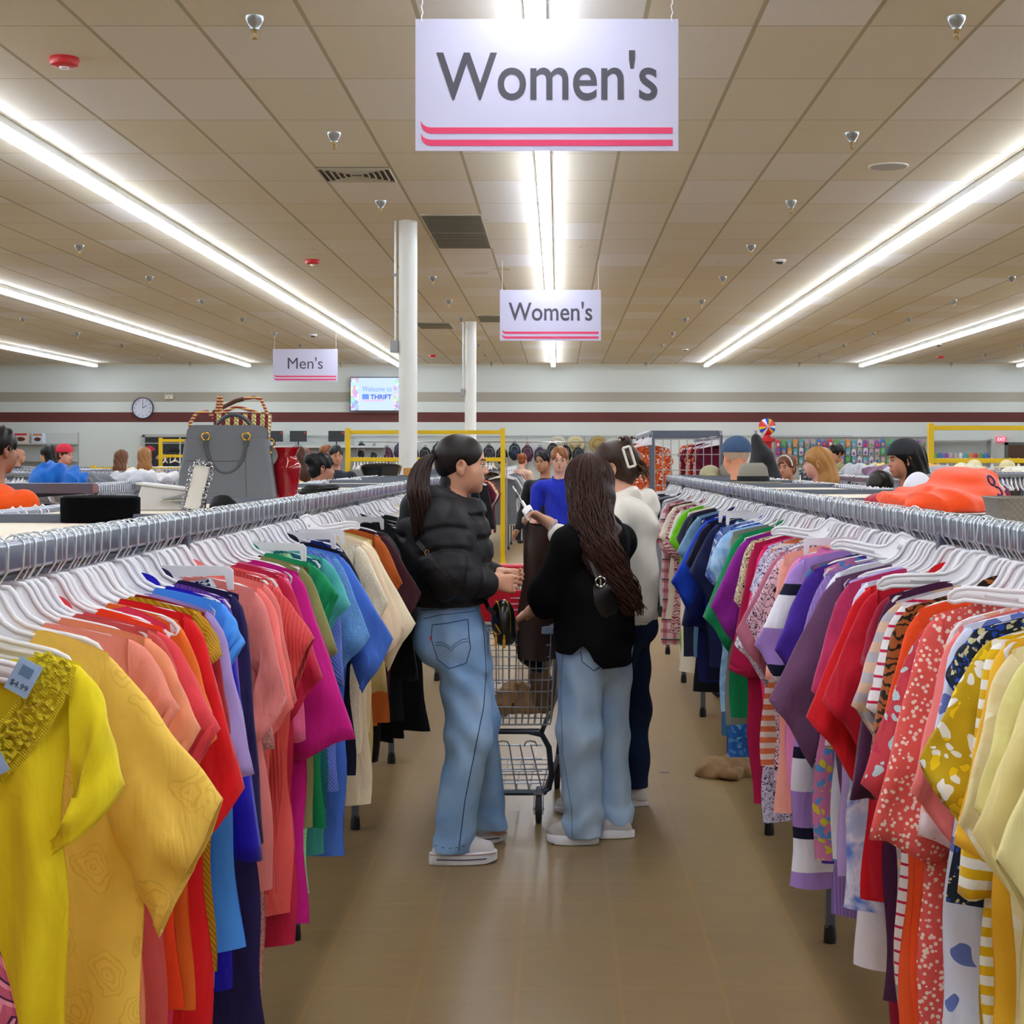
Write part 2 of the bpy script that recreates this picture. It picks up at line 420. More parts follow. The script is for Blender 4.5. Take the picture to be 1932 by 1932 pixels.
def floor_mat():
    m = bpy.data.materials.new('floor_vinyl'); m.use_nodes = True; nt = m.node_tree; L = nt.links.new
    b = nt.nodes['Principled BSDF']; b.inputs['Specular IOR Level'].default_value = .42; b.inputs['Roughness'].default_value = .36
    g = nt.nodes.new('ShaderNodeNewGeometry'); pos = g.outputs['Position']
    n1 = N(nt, 'ShaderNodeTexNoise', Scale=2.2, Detail=4.0); L(pos, n1.inputs['Vector'])
    mp = nt.nodes.new('ShaderNodeMapping'); mp.inputs['Scale'].default_value = (5, 22, 5); L(pos, mp.inputs['Vector'])
    n2 = N(nt, 'ShaderNodeTexNoise', Scale=1.0, Detail=3.0); L(mp.outputs['Vector'], n2.inputs['Vector'])
    c = mixc(nt, n1.outputs['Fac'], lin('#a88c5e'), lin('#9a825c'))
    c = mixc(nt, mathn(nt, 'MULTIPLY', n2.outputs['Fac'], .5), c, lin('#8a724c'))
    sep = nt.nodes.new('ShaderNodeSeparateXYZ'); L(pos, sep.inputs[0]); d = []
    for i in (0, 1):
        w = mathn(nt, 'ADD', sep.outputs[i], mathn(nt, 'MULTIPLY', n2.outputs['Fac'], .02))
        f = mathn(nt, 'ABSOLUTE', mathn(nt, 'SUBTRACT', mathn(nt, 'FRACT', mathn(nt, 'DIVIDE', mathn(nt, 'ADD', w, 30.0), .305)), .5))
        d.append(mathn(nt, 'MULTIPLY', mathn(nt, 'MAXIMUM', mathn(nt, 'SUBTRACT', f, .468), 0.0), 31.))
    l = mathn(nt, 'MAXIMUM', d[0], d[1]); l = mathn(nt, 'MULTIPLY', l, mathn(nt, 'MULTIPLY', n1.outputs['Fac'], .55))
    c = mixc(nt, l, c, lin('#c4944e')); L(c, b.inputs['Base Color'])
    return m
def wall_mat():
    m = bpy.data.materials.new('wall_paint'); m.use_nodes = True; nt = m.node_tree; L = nt.links.new
    b = nt.nodes['Principled BSDF']; b.inputs['Roughness'].default_value = .75
    g = nt.nodes.new('ShaderNodeNewGeometry'); sep = nt.nodes.new('ShaderNodeSeparateXYZ'); L(g.outputs['Position'], sep.inputs[0]); z = sep.outputs[2]
    def band(a, c): return mathn(nt, 'MULTIPLY', mathn(nt, 'GREATER_THAN', z, a), mathn(nt, 'LESS_THAN', z, c))
    c = mixc(nt, band(3.035, 3.28), lin('#d4dad6'), lin('#aaa598'))
    c = mixc(nt, band(2.525, 2.775), c, lin('#64322e')); L(c, b.inputs['Base Color'])
    return m
wm = wall_mat()
tag(MB().b2((XL, Y0, -.2), (XR, BACK, 0)).build('floor', floor_mat()), kind='structure')
tag(MB().b2((XL, Y0, CEIL), (XR, BACK, CEIL+.2)).build('ceiling', tiles_mat()), kind='structure')
tag(MB().b2((XL-.2, BACK, -.2), (XR+.2, BACK+.2, CEIL+.2)).build('wall_back', wm), kind='structure')
tag(MB().b2((XL-.2, Y0, -.2), (XL, BACK, CEIL+.2)).build('wall_left', wm), kind='structure')
tag(MB().b2((XR, Y0, -.2), (XR+.2, BACK, CEIL+.2)).build('wall_right', wm), kind='structure')
tag(MB().b2((XL-.2, Y0-.2, -.2), (XR+.2, Y0, CEIL+.2)).build('wall_front', wm), kind='structure')
tag(MB().b2((XL, BACK-.02, 0), (XR, BACK, .1)).build('baseboard_back', mat('base_grey', '#5a5450', .6)), kind='structure')
tag(MB().b2((XL, BACK-.04, CEIL-.05), (XR, BACK, CEIL)).build('trim_1', mat('angle_trim', '#cfcbb8', .5)), kind='structure')

# ---- columns
for i, (cx, cy, r) in enumerate(((-1.51, 16.0, .093), (-1.525, 27.7, .1))):
    t = empty('support_column', (cx, cy, 0), 0, ['round white steel column on the left of the aisle, nearer of two, behind the racks', 'round white steel column further back, beside the second hanging sign'][i], 'column')
    t['kind'] = 'structure'
    MB().lathe([(r, 0), (r, CEIL)], n=32).build('shaft', mat('column_white', '#e6e6e0', .45), t, smooth=True)
    MB().lathe([(r+.03, 0), (r+.03, .03), (r, .04)], n=32).build('base_collar', mat('column_white', '#e6e6e0', .45), t, smooth=True)
    if i == 0:
        MB().tube([(-.125, -.02, CEIL), (-.125, -.02, 2.78)], .012, 8).build('conduit', mat('conduit_grey', '#c9ccc8', .4, .4), t, smooth=True)
        MB().box((-.135, -.02, 2.72), (.08, .06, .12)).box((-.125, -.02, 3.44), (.05, .03, .03)).build('junction_box', mat('box_grey', '#9ea3a3', .5, .3), t, bevel=.005)
    else:
        MB().tube([(-.125, -.02, CEIL), (-.125, -.02, 2.82)], .016, 8).build('conduit', mat('conduit_grey', '#c9ccc8', .4, .4), t, smooth=True)
        MB().box((-.135, -.02, 2.75), (.07, .06, .13)).build('junction_box', mat('box_grey', '#9ea3a3', .5, .3), t, bevel=.005)

# ---- fluorescent strip lights: 2.44 m fixtures end to end, two pairs of tubes each
TUBE = mat('lit_tube', '#ffffff', .4, emit='#e9f2ff', estr=17.5)
HOUS = mat('enamel_white', '#e8eae6', .4)
def make_fixture():
    t = empty('fluorescent_light', (0, 0, CEIL))
    MB().b2((-.058, .0, -.056), (.058, 2.44, 0)).build('housing', HOUS, t, bevel=.004)
    tb = MB().tube([(0, .025, 0), (0, 1.195, 0)], .0268, 8).mesh('tube')
    tb.materials.append(TUBE)
    sk = MB(); sk.b2((-.054, -.012, -.097), (.054, .012, -.05)); skm = sk.mesh('lamp_socket', False); skm.materials.append(HOUS)
    for k in (0, 1):
        for sx in (-1, 1):
            o = obj_of('tube', tb, None, t); o.location = (sx*.0275, k*1.22, -.084)
        o = obj_of('lamp_socket', skm, None, t); o.location = (0, k*1.22+.012*(1-2*k)*0+.013, 0)
    return t
fx0 = make_fixture(); first = True
ROWS = [(-11.45, 'far left row'), (-7.66, 'second row left of the aisle'), (-3.93, 'first row left of the aisle'), (-.12, 'row right above the aisle'), (3.66, 'first row right of the aisle'), (7.5, 'second row right of the aisle'), (11.4, 'far right row')]
for rx, rn in ROWS:
    k = 0; y = -4.55
    while y+2.44 < BACK-.2:
        o = fx0 if first else copy_tree(fx0); first = False
        o.location = (rx, y, CEIL)
        tag(o, 'lit white fluorescent strip fixture on the ceiling, in the '+rn, 'ceiling light', 'fluorescent fixtures in the '+rn)
        y += 2.44; k += 1

# ---- sprinklers
CHR = mat('chrome', '#c8ccd0', .18, 1.0); BRS = mat('brass', '#a98a4c', .35, 1.0)
def make_sprinkler():
    t = empty('ceiling_sprinkler', (0, 0, CEIL))
    prof = [(.052, 0), (.05, -.012), (.04, -.035), (.026, -.055), (.024, -.07)]
    MB().lathe(prof, n=20).build('escutcheon', mat('satin_steel', '#a4a8aa', .3, .9), t, smooth=True)
    MB().tube([(0, 0, -.07), (0, 0, -.085)], .012, 8).tube([(-.011, 0, -.08), (-.013, 0, -.1), (0, 0, -.118)], .003, 5).tube([(.011, 0, -.08), (.013, 0, -.1), (0, 0, -.118)], .003, 5).build('nozzle', BRS, t, smooth=True)
    MB().lathe([(.004, -.116), (.016, -.118), (.016, -.121), (.002, -.123)], n=12).build('deflector', BRS, t, smooth=True)
    return t
sp0 = make_sprinkler(); first = True
cols = [(-9.08, 'second from the left'), (-5.36, 'between the two left light rows'), (-1.645, 'just left of the aisle'), (2.16, 'just right of the aisle'), (5.95, 'between the two right light rows'), (9.7, 'far right')]
for cx, cn in cols:
    for k in range(11):
        o = sp0 if first else copy_tree(sp0); first = False
        o.location = (cx, 8.62+3.06*k, CEIL)
        near = {0: ', nearest the camera', 1: ', second nearest', 2: ', third nearest'}.get(k) if abs(cx) < 3 else None
        if near: tag(o, 'steel ceiling sprinkler head in the line '+cn+near, 'sprinkler')
        else: tag(o, 'small sprinkler head of the ceiling line '+cn, 'sprinkler', 'sprinklers '+cn)
# ---- ceiling devices
RED = mat('alarm_red', '#d02028', .35)
for x, y, nm in ((-2.95, 9.5, 'red round ceiling alarm strobe in the upper left, nearest the camera'), (-2.95, 19.1, 'red ceiling alarm strobe left of the white column'), (-2.88, 36.5, 'tiny red ceiling alarm near the back wall left of the aisle'), (8.9, 37., 'tiny red ceiling alarm near the back wall on the right')):
    t = empty('alarm_strobe', (x, y, CEIL), 0, nm, 'fire alarm')
    MB().lathe([(.085, 0), (.088, -.02), (.08, -.045), (.05, -.055)], n=28).build('body', RED, t, smooth=True)
    MB().lathe([(.03, -.05), (.026, -.066), (.008, -.07)], n=16).build('lens', mat('lens_clear', '#e8dfe0', .1), t, smooth=True)
for x, y, nm in ((2.66, 19.1, 'small white round ceiling smoke detector to the right of the hanging signs'), (-6.63, 18.6, 'small white smoke detector on the ceiling at the far left edge'), (2.75, 34.5, 'tiny white detector on the ceiling far back right'), (7.9, 33., 'tiny white detector between the far right light rows'), (-4.7, 30.5, 'tiny white detector on the ceiling above the smallest sign')):
    t = empty('smoke_detector', (x, y, CEIL), 0, nm, 'smoke detector')
    MB().lathe([(.08, 0), (.08, -.02), (.065, -.03)], n=24).build('base', HOUS, t, smooth=True)
    MB().lathe([(.05, -.028), (.045, -.045), (.02, -.055)], n=16).build('dome', mat('dark_dome', '#3a3a3e', .2), t, smooth=True)
t = empty('ceiling_speaker', (2.7, 13.0, CEIL), 0, 'flat round white ceiling speaker at the upper right', 'speaker')
MB().lathe([(.165, 0), (.165, -.006), (.15, -.01)], n=36).build('ring', HOUS, t, smooth=True)
MB().lathe([(.149, -.004), (.149, -.0105), (.01, -.0105)], n=36).build('grille', mat('grille_grey', '#aaa29a', .7, bump=.5, bscale=300), t, smooth=True)
# supply diffuser (louvred) and return grilles
DK = mat('duct_dark', '#4a443c', .8); VM = mat('vent_metal', '#b9b2a0', .5, .2)
t = empty('ceiling_vent', (-1.69, 13.35, CEIL), 0, 'square louvred ceiling vent with concentric blades left of the big sign', 'air vent')
MB().b2((-.3, -.3, -.004), (.3, .3, 0)).build('backing', DK, t)
f = MB()
for s_ in (.3, .25, .2, .15, .1, .05):
    for a, b_ in (((-s_, -s_), (s_, -s_)), ((s_, -s_), (s_, s_)), ((s_, s_), (-s_, s_)), ((-s_, s_), (-s_, -s_))):
        f.tube([(a[0], a[1], -.012), (b_[0], b_[1], -.012)], .009, 4)
f.build('louvre', VM, t)
for cx, cy, nm in ((-1.05, 16.15, 'dark slatted return air grille in front, of the pair beside the white column'), (-1.05, 17.37, 'dark slatted return air grille behind, of the pair beside the white column'), (-1.05, 27.0, 'far return air grille near the second white column'), (-2.2, 28.4, 'far dark ceiling grille left of the second column')):
    t = empty('return_grille', (cx, cy, CEIL), 0, nm, 'air vent')
    MB().b2((-.29, -.58, -.004), (.29, .58, 0)).build('backing', DK, t)
    g = MB()
    for k in range(24): g.box((0, -.56+k*.0487, -.012), (.58, .03, .004), rot=Matrix.Rotation(.6, 3, 'X'))
    g.build('slats', mat('slat_dull', '#8f8878', .6, .2), t)
    MB().b2((-.3, -.59, -.014), (-.28, .59, 0)).b2((.28, -.59, -.014), (.3, .59, 0)).b2((-.3, -.6, -.014), (.3, -.58, 0)).b2((-.3, .58, -.014), (.3, .6, 0)).build('frame', VM, t)

# ---- hanging signs
SIGNW = mat('sign_board', '#c6c4dc', .5); INK = mat('sign_ink', '#4c4a54', .6); SRED = mat('sign_red', '#e2406a', .6)
def sign(x, y, ztop, word, tw, th, tz, label, tx=0, bold=.010, wd=1.22, ht=.612, wires=.03, tilt=0):
    t = empty('hanging_sign', (x, y, ztop), tilt, label, 'sign')
    MB().b2((-wd/2, -.003, -ht), (wd/2, .003, 0)).build('board', SIGNW, t)
    lettering(word, (tx, -.0045, tz), tw, th, INK, t, .002, bold=bold)
    for zc in (.094, .037):
        z0 = -ht+zc; pts = [(wd/2-.026, z0+.0142), (wd/2-.026, z0-.0142), (-wd/2+.07, z0-.0142)]
        pts += [(-wd/2+.07-.044*math.sin(a), z0-.0142+.05-.05*math.cos(a)) for a in (.4, .8, 1.2, 1.57)]
        pts += [(-wd/2+.07-.044, z0+.0142+.030), (-wd/2+.07-.036, z0+.0142+.014), (-wd/2+.07-.02, z0+.0142+.004), (-wd/2+.07, z0+.0142)]
        MB().prism(pts, .002, off=(0, -.0045, 0)).build('red_stripe', SRED, t)
    for sx in (-1, 1):
        n = 26; L_ = CEIL-ztop
        pts = [(sx*(wd/2-wires)+.004*math.sin(i*1.9), .004*math.cos(i*1.9), -.03+(L_+.03)*i/n) for i in range(n+1)]
        MB().tube(pts, .0028, 5).build('hanging_wire', mat('wire_white', '#dfe2ea', .4), t, smooth=True)
    return t
s1 = F/7.38
sign(-.052, 7.38, EYE+(867-36)/s1, "Women's", 1.025, .232, -.262, "large white hanging sign reading Women's, nearest above the aisle", tx=-.0)
s2 = F/19.2
sign(-.093, 19.2, EYE+(867-547)/s2, "Women's", 1.01, .23, -.258, "smaller looking white Women's sign further down the aisle", tx=0)
s3 = F/30.
sign(-4.77, 30., EYE+(867-658.5)/s3, "Men's", .66, .22, -.265, "white hanging sign reading Men's, far back on the left", tx=0, bold=0.)

# ---- things on the back wall
BW = BACK
t = empty('wall_clock', (-10.44, BW-.03, EYE+97/75.), 0, 'round white wall clock with a dark rim on the brown stripe', 'clock')
MX = Matrix.Rotation(-PI/2, 3, 'X')
MB().lathe([(.27, .03), (.27, -.02), (.262, -.03), (.25, -.03), (.248, .004)], n=40, M=MX, cap=False).build('rim', mat('rim_dark', '#3c4256', .4), t, smooth=True)
MB().lathe([(.25, .004), (.001, .004)], n=40, M=MX, cap=False).build('face', mat('clock_face', '#dcdff0', .25), t)
n_ = MB()
for k in range(12):
    a = k*PI/6; n_.box((.2*math.sin(a), -.008, .2*math.cos(a)), (.014, .004, .035), rot=Matrix.Rotation(a, 3, 'Y'))
n_.build('hour_marks', mat('mark_dark', '#40434e', .5), t)
for a, l, w_ in ((PI/3.05, .12, .014), (.02, .17, .01)):
    MB().box((math.sin(a)*l/2, -.012, math.cos(a)*l/2), (w_, .004, l), rot=Matrix.Rotation(a, 3, 'Y')).build('hand', mat('mark_dark', '#40434e', .5), t)
t = empty('emergency_light', (-9.78, BW-.05, EYE+118/75.), 0, 'small beige emergency light high on the back wall, right of the clock', 'emergency light')
MB().box((0, 0, 0), (.2, .08, .12)).build('case', mat('beige_case', '#d8cfc0', .5), t, bevel=.01)
for sx in (-.05, .05): MB().ell((sx, -.05, -.02), (.035, .03, .035)).build('lamp', mat('lamp_glass', '#e8e2d0', .2), t, smooth=True)
# television
t = empty('television', (-4.54, BW-.12, EYE+123/75.), 0, 'wide screen television on the back wall showing a welcome message', 'television')
MB().b2((-.68, -.02, -.43), (.68, .06, .43)).build('case', mat('tv_black', '#15161c', .4), t, bevel=.01)
def tvmat():
    m = bpy.data.materials.new('screen_lit'); m.use_nodes = True; nt = m.node_tree; L = nt.links.new; b = nt.nodes['Principled BSDF']
    tc = nt.nodes.new('ShaderNodeTexCoord'); v = N(nt, 'ShaderNodeTexVoronoi', Scale=11.0); L(tc.outputs['Object'], v.inputs['Vector'])
    sep = nt.nodes.new('ShaderNodeSeparateXYZ'); L(tc.outputs['Object'], sep.inputs[0])
    e = mathn(nt, 'GREATER_THAN', mathn(nt, 'ABSOLUTE', mathn(nt, 'ADD', sep.outputs[0], .02)), .44)
    hs = nt.nodes.new('ShaderNodeHueSaturation'); hs.inputs['Saturation'].default_value = 1.2; L(v.outputs['Color'], hs.inputs['Color'])
    c = mixc(nt, mathn(nt, 'MULTIPLY', e, .55), lin('#bcd0ff'), hs.outputs['Color']); L(c, b.inputs['Emission Color']); b.inputs['Emission Strength'].default_value = .9
    b.inputs['Base Color'].default_value = (.02, .02, .03, 1); b.inputs['Roughness'].default_value = .2
    return m
MB().b2((-.66, -.022, -.41), (.66, -.0205, .41)).build('screen', tvmat(), t)
TB = mat('tv_blue', '#5f86d8', .5, emit='#5a7fd6', estr=.6); TD = mat('tv_navy', '#2038a8', .5, emit='#2038b0', estr=.6); TP = mat('tv_pink', '#e86a9a', .5, emit='#e070a0', estr=.7)
lettering('Welcome to', (-.0, -.026, .13), .74, .13, TB, t, .002, 'welcome_text')
lettering('THRIFT', (.1, -.026, -.07), .53, .12, TD, t, .002, 'shop_text', bold=.02)
g = MB(); g.b2((-.37, -.027, -.13), (-.2, -.025, -.0))
g.build('screen_icon', TB, t); MB().b2((-.37, -.027, -.165), (.16, -.025, -.15)).build('underline', TP, t)
# exit sign
t = empty('exit_sign', (11.13, BW-.04, EYE+38/75.), 0, 'small lit red EXIT sign on the back wall at the far right', 'sign')
MB().b2((-.12, -.03, -.07), (.12, .03, .07)).build('case', mat('exit_red', '#e05a78', .4, emit='#e0506c', estr=.5), t)
lettering('EXIT', (0, -.034, 0), .18, .08, mat('exit_white', '#ffffff', .4, emit='#ffffff', estr=.6), t, .002)
# dark double door at left
t = empty('door_1', (-9.5, BW-.06, 0)); t['kind'] = 'structure'
MB().b2((-.86, -.02, 0), (-.01, .04, 2.15)).build('door_panel', mat('door_dark', '#2b2d30', .4), t)
MB().b2((.03, -.02, 0), (.88, .04, 2.15)).build('door_panel', mat('door_dark', '#2b2d30', .4), t)
f = MB(); f.b2((-.93, -.04, 0), (-.87, .05, 2.2)); f.b2((.89, -.04, 0), (.95, .05, 2.2)); f.b2((-.93, -.04, 2.15), (.95, .05, 2.22)); f.b2((-.01, -.03, 0), (.03, .05, 2.15)); f.build('door_frame', mat('door_frame', '#b8bab4', .4, .3), t)
for sx in (-.12, .14): MB().b2((sx-.06, -.08, .95), (sx+.06, -.05, 1.02)).build('push_bar', CHR, t)
t = empty('door_2', (11.75, BW-.05, 0)); t['kind'] = 'structure'
MB().b2((-.45, -.02, 0), (.45, .04, 1.95)).build('door_panel', mat('door_brown', '#5a4232', .5), t)
MB().b2((-.52, -.03, 0), (-.45, .05, 2.02)).b2((.45, -.03, 0), (.52, .05, 2.02)).b2((-.52, -.03, 1.95), (.52, .05, 2.02)).build('door_frame', mat('door_frame2', '#6b6f6c', .4, .3), t)
# ============================================================ racks
STEEL = mat('rack_grey', '#6d7482', .38, .55); BOARD = mat('laminate_cream', '#e9dcc6', .55, bump=.1, bscale=60)
RAILM = mat('rail_chrome', '#a4acba', .25, .8); RUB = mat('foot_rubber', '#14161c', .35)
RZ = 1.457
def rrect(w, h, r, n=4):
    out = []
    for cx, cz, a0 in ((w/2-r, h/2-r, 0), (-w/2+r, h/2-r, PI/2), (-w/2+r, -h/2+r, PI), (w/2-r, -h/2+r, 1.5*PI)):
        out += [(cx+r*math.cos(a0+PI/2*k/n), cz+r*math.sin(a0+PI/2*k/n)) for k in range(n+1)]
    return out
def bar_y(mb, x, z, w, h, y0, y1, r=.008):
    sec = rrect(w, h, r); mb.loft([[(x+a, y, z+b) for a, b in sec] for y in (y0, y1)]); return mb
def rack(loc, width, length, ys, label, rz=0, top=True, zr=RZ, colour=None, boards=True, group=None, foot_r=.02):
    M = colour or STEEL
    t = empty('clothes_rack', loc, rz, label, 'clothes rack', group)
    for sx in (-1, 1):
        m = bar_y(MB(), sx*width/2, zr-.025, .028, .05, 0, length); m.build('hang_rail', RAILM if colour is None else M, t, smooth=True, sharp=50)
        bar_y(MB(), sx*(width/2-.03), zr-.075, .012, .03, 0, length, .003).build('side_rail', M, t)
    for y in ys:
        MB().b2((-width/2-.012, y-.02, zr-.055), (width/2+.012, y+.02, zr+.002)).build('cross_beam', M, t, bevel=.003)
        for sx in (-1, 1):
            MB().b2((sx*width/2-.015, y-.015, .05), (sx*width/2+.015, y+.015, zr-.04)).build('leg', M, t, bevel=.002)
            MB().lathe([(.021, 0), (.0215, .02), (.018, .055), (.015, .062)], (sx*width/2, y, 0), 16).build('foot', RUB, t, smooth=True)
    if boards:
        for a, b in zip(ys[:-1], ys[1:]):
            MB().b2((-width/2+.02, a+.022, zr-.034), (width/2-.02, b-.022, zr-.018)).build('top_board', BOARD, t)
    return t
LX, RX = -1.145, 1.17; WL, WR = .55, .555
rack((LX, .8, 0), WL, 12.3, [.02, 1.3, 2.89, 4.45, 6.02, 7.5, 9.05, 10.6, 12.2], 'grey steel double rail clothes rack with cream top along the left of the aisle')
rack((RX, .8, 0), WR, 12.2, [.02, 1.3, 2.88, 4.42, 5.92, 7.5, 9.0, 10.5, 12.15], 'grey steel double rail clothes rack with cream top along the right of the aisle')

# ============================================================ hangers
def hanger_meshes():
    up = [(0, -.074), (.018, -.075), (.027, -.085), (.036, -.103), (.048, -.119), (.068, -.131), (.1, -.139), (.14, -.147), (.17, -.154), (.19, -.163), (.2, -.176)]
    lo = [(.198, -.186), (.188, -.186), (.17, -.176), (.1, -.163), (.06, -.155), (.03, -.148), (0, -.146)]
    half = up+lo[:-1]; poly = half+[lo[-1]]+[(-x, z) for x, z in half[1:][::-1]]
    m = MB(); m.prism(poly, .005)
    m.tube([(x, 0, z) for x, z in poly], .0048, 6, closed=True)
    for sx in (-1, 1): m.tube([(sx*.075, -.001, -.147), (sx*.135, -.001, -.156)], .004, 6)
    m.box((0, -.004, -.1), (.03, .004, .03))
    bm_ = m.mesh('hanger_body'); bm_.materials.append(WHITE_PL())
    h = MB(); pts = [(0, 0, -.076), (.004, 0, -.068), (.0165, 0, -.05), (.0175, 0, -.014)]
    pts += [(.0165*math.cos(a)+.0005, 0, -.012+.0155*math.sin(a)) for a in (.35, .8, 1.25, 1.75, 2.2, 2.7)]
    pts += [(-.0175, 0, -.018), (-.016, 0, -.03)]
    h.tube(pts, .0021, 6); hm = h.mesh('hook'); hm.materials.append(mat('hook_wire', '#eef6fa', .2, .75))
    return bm_, hm
HB, HH = hanger_meshes()
def clip_hanger_mesh():
    m = MB(); m.prism([(-.02, -.07), (.02, -.07), (.03, -.1), (.17, -.105), (.18, -.115), (.18, -.155), (.168, -.155), (.162, -.125), (-.162, -.125), (-.168, -.155), (-.18, -.155), (-.18, -.115), (-.17, -.105), (-.03, -.1)], .008)
    me = m.mesh('hanger_body', False); me.materials.append(WHITE_PL()); return me
HC = clip_hanger_mesh()
n_hang = 0
HGRP = {}
def hanger(x, y, z=RZ, side=1, yaw=0, label=None, group=None, body=None, roll=0, parts=True):
    """side=+1: the free end of the hook bends towards +x"""
    global n_hang; n_hang += 1
    t = empty('clothes_hanger', (x, y, z+.0035), yaw, label, 'clothes hanger', group)
    t.rotation_euler = (0, roll, yaw)
    obj_of('hanger_body', body or HB, None, t)
    o = obj_of('hook', HH, None, t)
    if side < 0: o.scale = (-1, 1, 1)
    return t

# ============================================================ garments
def garment_mesh(p, seed, res=1.0):
    """a top or dress hanging in the x-z plane: body sheets front and back, neckline, sleeves"""
    r = random.Random(seed); m = MB()
    hw, nk, zn, zt = p['hw'], p['neck'], p['zn'], p['zt']
    drop, bd, ln = p['drop'], p['dep'], p['len']
    ph = [r.uniform(0, 6.3) for _ in range(8)]; fr = [r.uniform(7, 13), r.uniform(17, 26), r.uniform(30, 44)]; A = p['fold']
    nu, nv = int(30*res), int(26*res)
    under = p['arm']
    def topz(x, front):
        ax = abs(x)
        if ax < nk:
            q = 1-(ax/nk)**2; d = (drop if front else .012); return zn-d*(q**.6 if p['vneck'] == 0 else (1-ax/nk))
        return zn+(zt-zn)*((ax-nk)/max(hw-nk, .01))**1.25
    def P(side, u, v):
        x0 = u*hw; tz = topz(x0, side < 0); bz = zn-ln+p['hemwave']*math.sin(u*3+ph[5])+p['hemslope']*u
        z = tz+(bz-tz)*v
        dz = zn-z
        k1 = min(max((dz-.02)/under, 0), 1); k2 = min(max((dz-under)/max(ln-under, .01), 0), 1)
        w = hw+(p['bw']-hw)*k1; w = w+(p['hem']-p['bw'])*(k2**p['flare']); x = u*w
        e = (max(0, 1-abs(u)**2.6))**.5
        t = bd*(.25+.75*min(dz/.12, 1))*e
        g = A*min(max((dz-.04)/.35, 0), 1.6)
        f = g*(math.sin(x*fr[0]+ph[0]+z*2)+.55*math.sin(x*fr[1]+ph[1]+z*3.2*math.sin(ph[6]))+.3*math.sin(x*fr[2]+ph[2]))
        f += .006*math.sin(z*14+x*18+ph[3])*(1 if side < 0 else .6)*min(dz/.1, 1)
        if p['gather']: f += p['gather']*math.sin(x*105+math.sin(z*6))*min(max((dz-.06)/.1, 0), 1)
        x += .006*math.sin(z*17+ph[4])*k1*u+p['sway']*k2
        return (x, side*t+f, z)
    for side in (-1, 1):
        us = [math.sin((i/(nu-1)-.5)*PI)*.5+(i/(nu-1)-.5) for i in range(nu)]
        us = [max(-1, min(1, q)) for q in us]
        vs = [P(side, us[i], (j/(nv-1))**1.0) for i in range(nu) for j in range(nv)]
        fs = [(i*nv+j, (i+1)*nv+j, (i+1)*nv+j+1, i*nv+j+1) for i in range(nu-1) for j in range(nv-1)]
        if side > 0: fs = [f[::-1] for f in fs]
        m.add(vs, fs)
    if p['sl'] > 0:
        for sx in (-1, 1):
            ns, nr = int(12*res)+3, int(20*res); sl = p['sl']*(1+r.uniform(-.12, .12)); rr = []
            ang0 = math.atan2(zn-zt, hw-nk)+.15; ang1 = math.radians(p['ang']+r.uniform(-7, 7))
            ux, uz = sx*(hw-.012), zt+.004; jy = r.uniform(-.006, .006); pp = [r.uniform(0, 6.3) for _ in range(3)]
            for i in range(ns):
                t = i/(ns-1); a = ang0+(ang1-ang0)*min(1, t*p['sl']/.09)**.75
                if i: ux += sx*math.cos(a)*sl/(ns-1); uz -= math.sin(a)*sl/(ns-1)
                b = 1.45*(1-t)+(a)*t+.12      # direction the sleeve's width hangs in
                b = max(b, 1.25-.25*t) if p['sl'] < .35 else PI/2-.25*t*(0)+0
                if p['sl'] < .35: nxd, nzd = -sx*math.cos(PI/2-(a-.35)*t*.75), -math.sin(PI/2-(a-.35)*t*.75)
                else: nxd, nzd = -sx*math.sin(a)*t-sx*.1*(1-t), -math.cos(a)*t-(1-t)
                q = math.hypot(nxd, nzd); nxd /= q; nzd /= q
                wd = under*.92*(1-t)+p['sw']*t; ring = []
                bul = bd*(.7+.5*math.sin(t*2.2))*p['puff']
                for k in range(nr):
                    f = 2*PI*k/nr; q = .5-.5*math.cos(f)
                    y = bul*math.sin(f)*(.9 if q < .5 else 1.0)+jy+.009*math.sin(q*9+t*5+pp[0])*t+.006*math.sin(q*17+pp[1])*t+.005*math.sin(t*16+q*6+pp[2])
                    ring.append((ux+nxd*wd*q, y, uz+nzd*wd*q+.008*math.sin(q*7+pp[0])*t))
                rr.append(ring)
            if p['cuff']:
                ring = [tuple(np.array(v)*1.0) for v in rr[-1]]; c = np.mean(np.array(ring), 0)
                rr.append([tuple(c+(np.array(v)-c)*1.05) for v in ring]); d = np.array(rr[-3][0])-np.array(rr[-2][0]); d = d/np.linalg.norm(d)
                rr.append([tuple(c+(np.array(v)-c)*1.07+d*.03) for v in ring])
            else:  # turned hem
                ring = rr[-1]; c = np.mean(np.array(ring), 0); rr.append([tuple(c+(np.array(v)-c)*np.array([.97, .82, .97])) for v in ring])
                d = np.array(rr[-4][0])-np.array(rr[-3][0]); d = d/max(np.linalg.norm(d), 1e-6); rr.append([tuple(np.array(v)+d*.02) for v in rr[-1]])
            m.loft(rr, False, False)
    return m
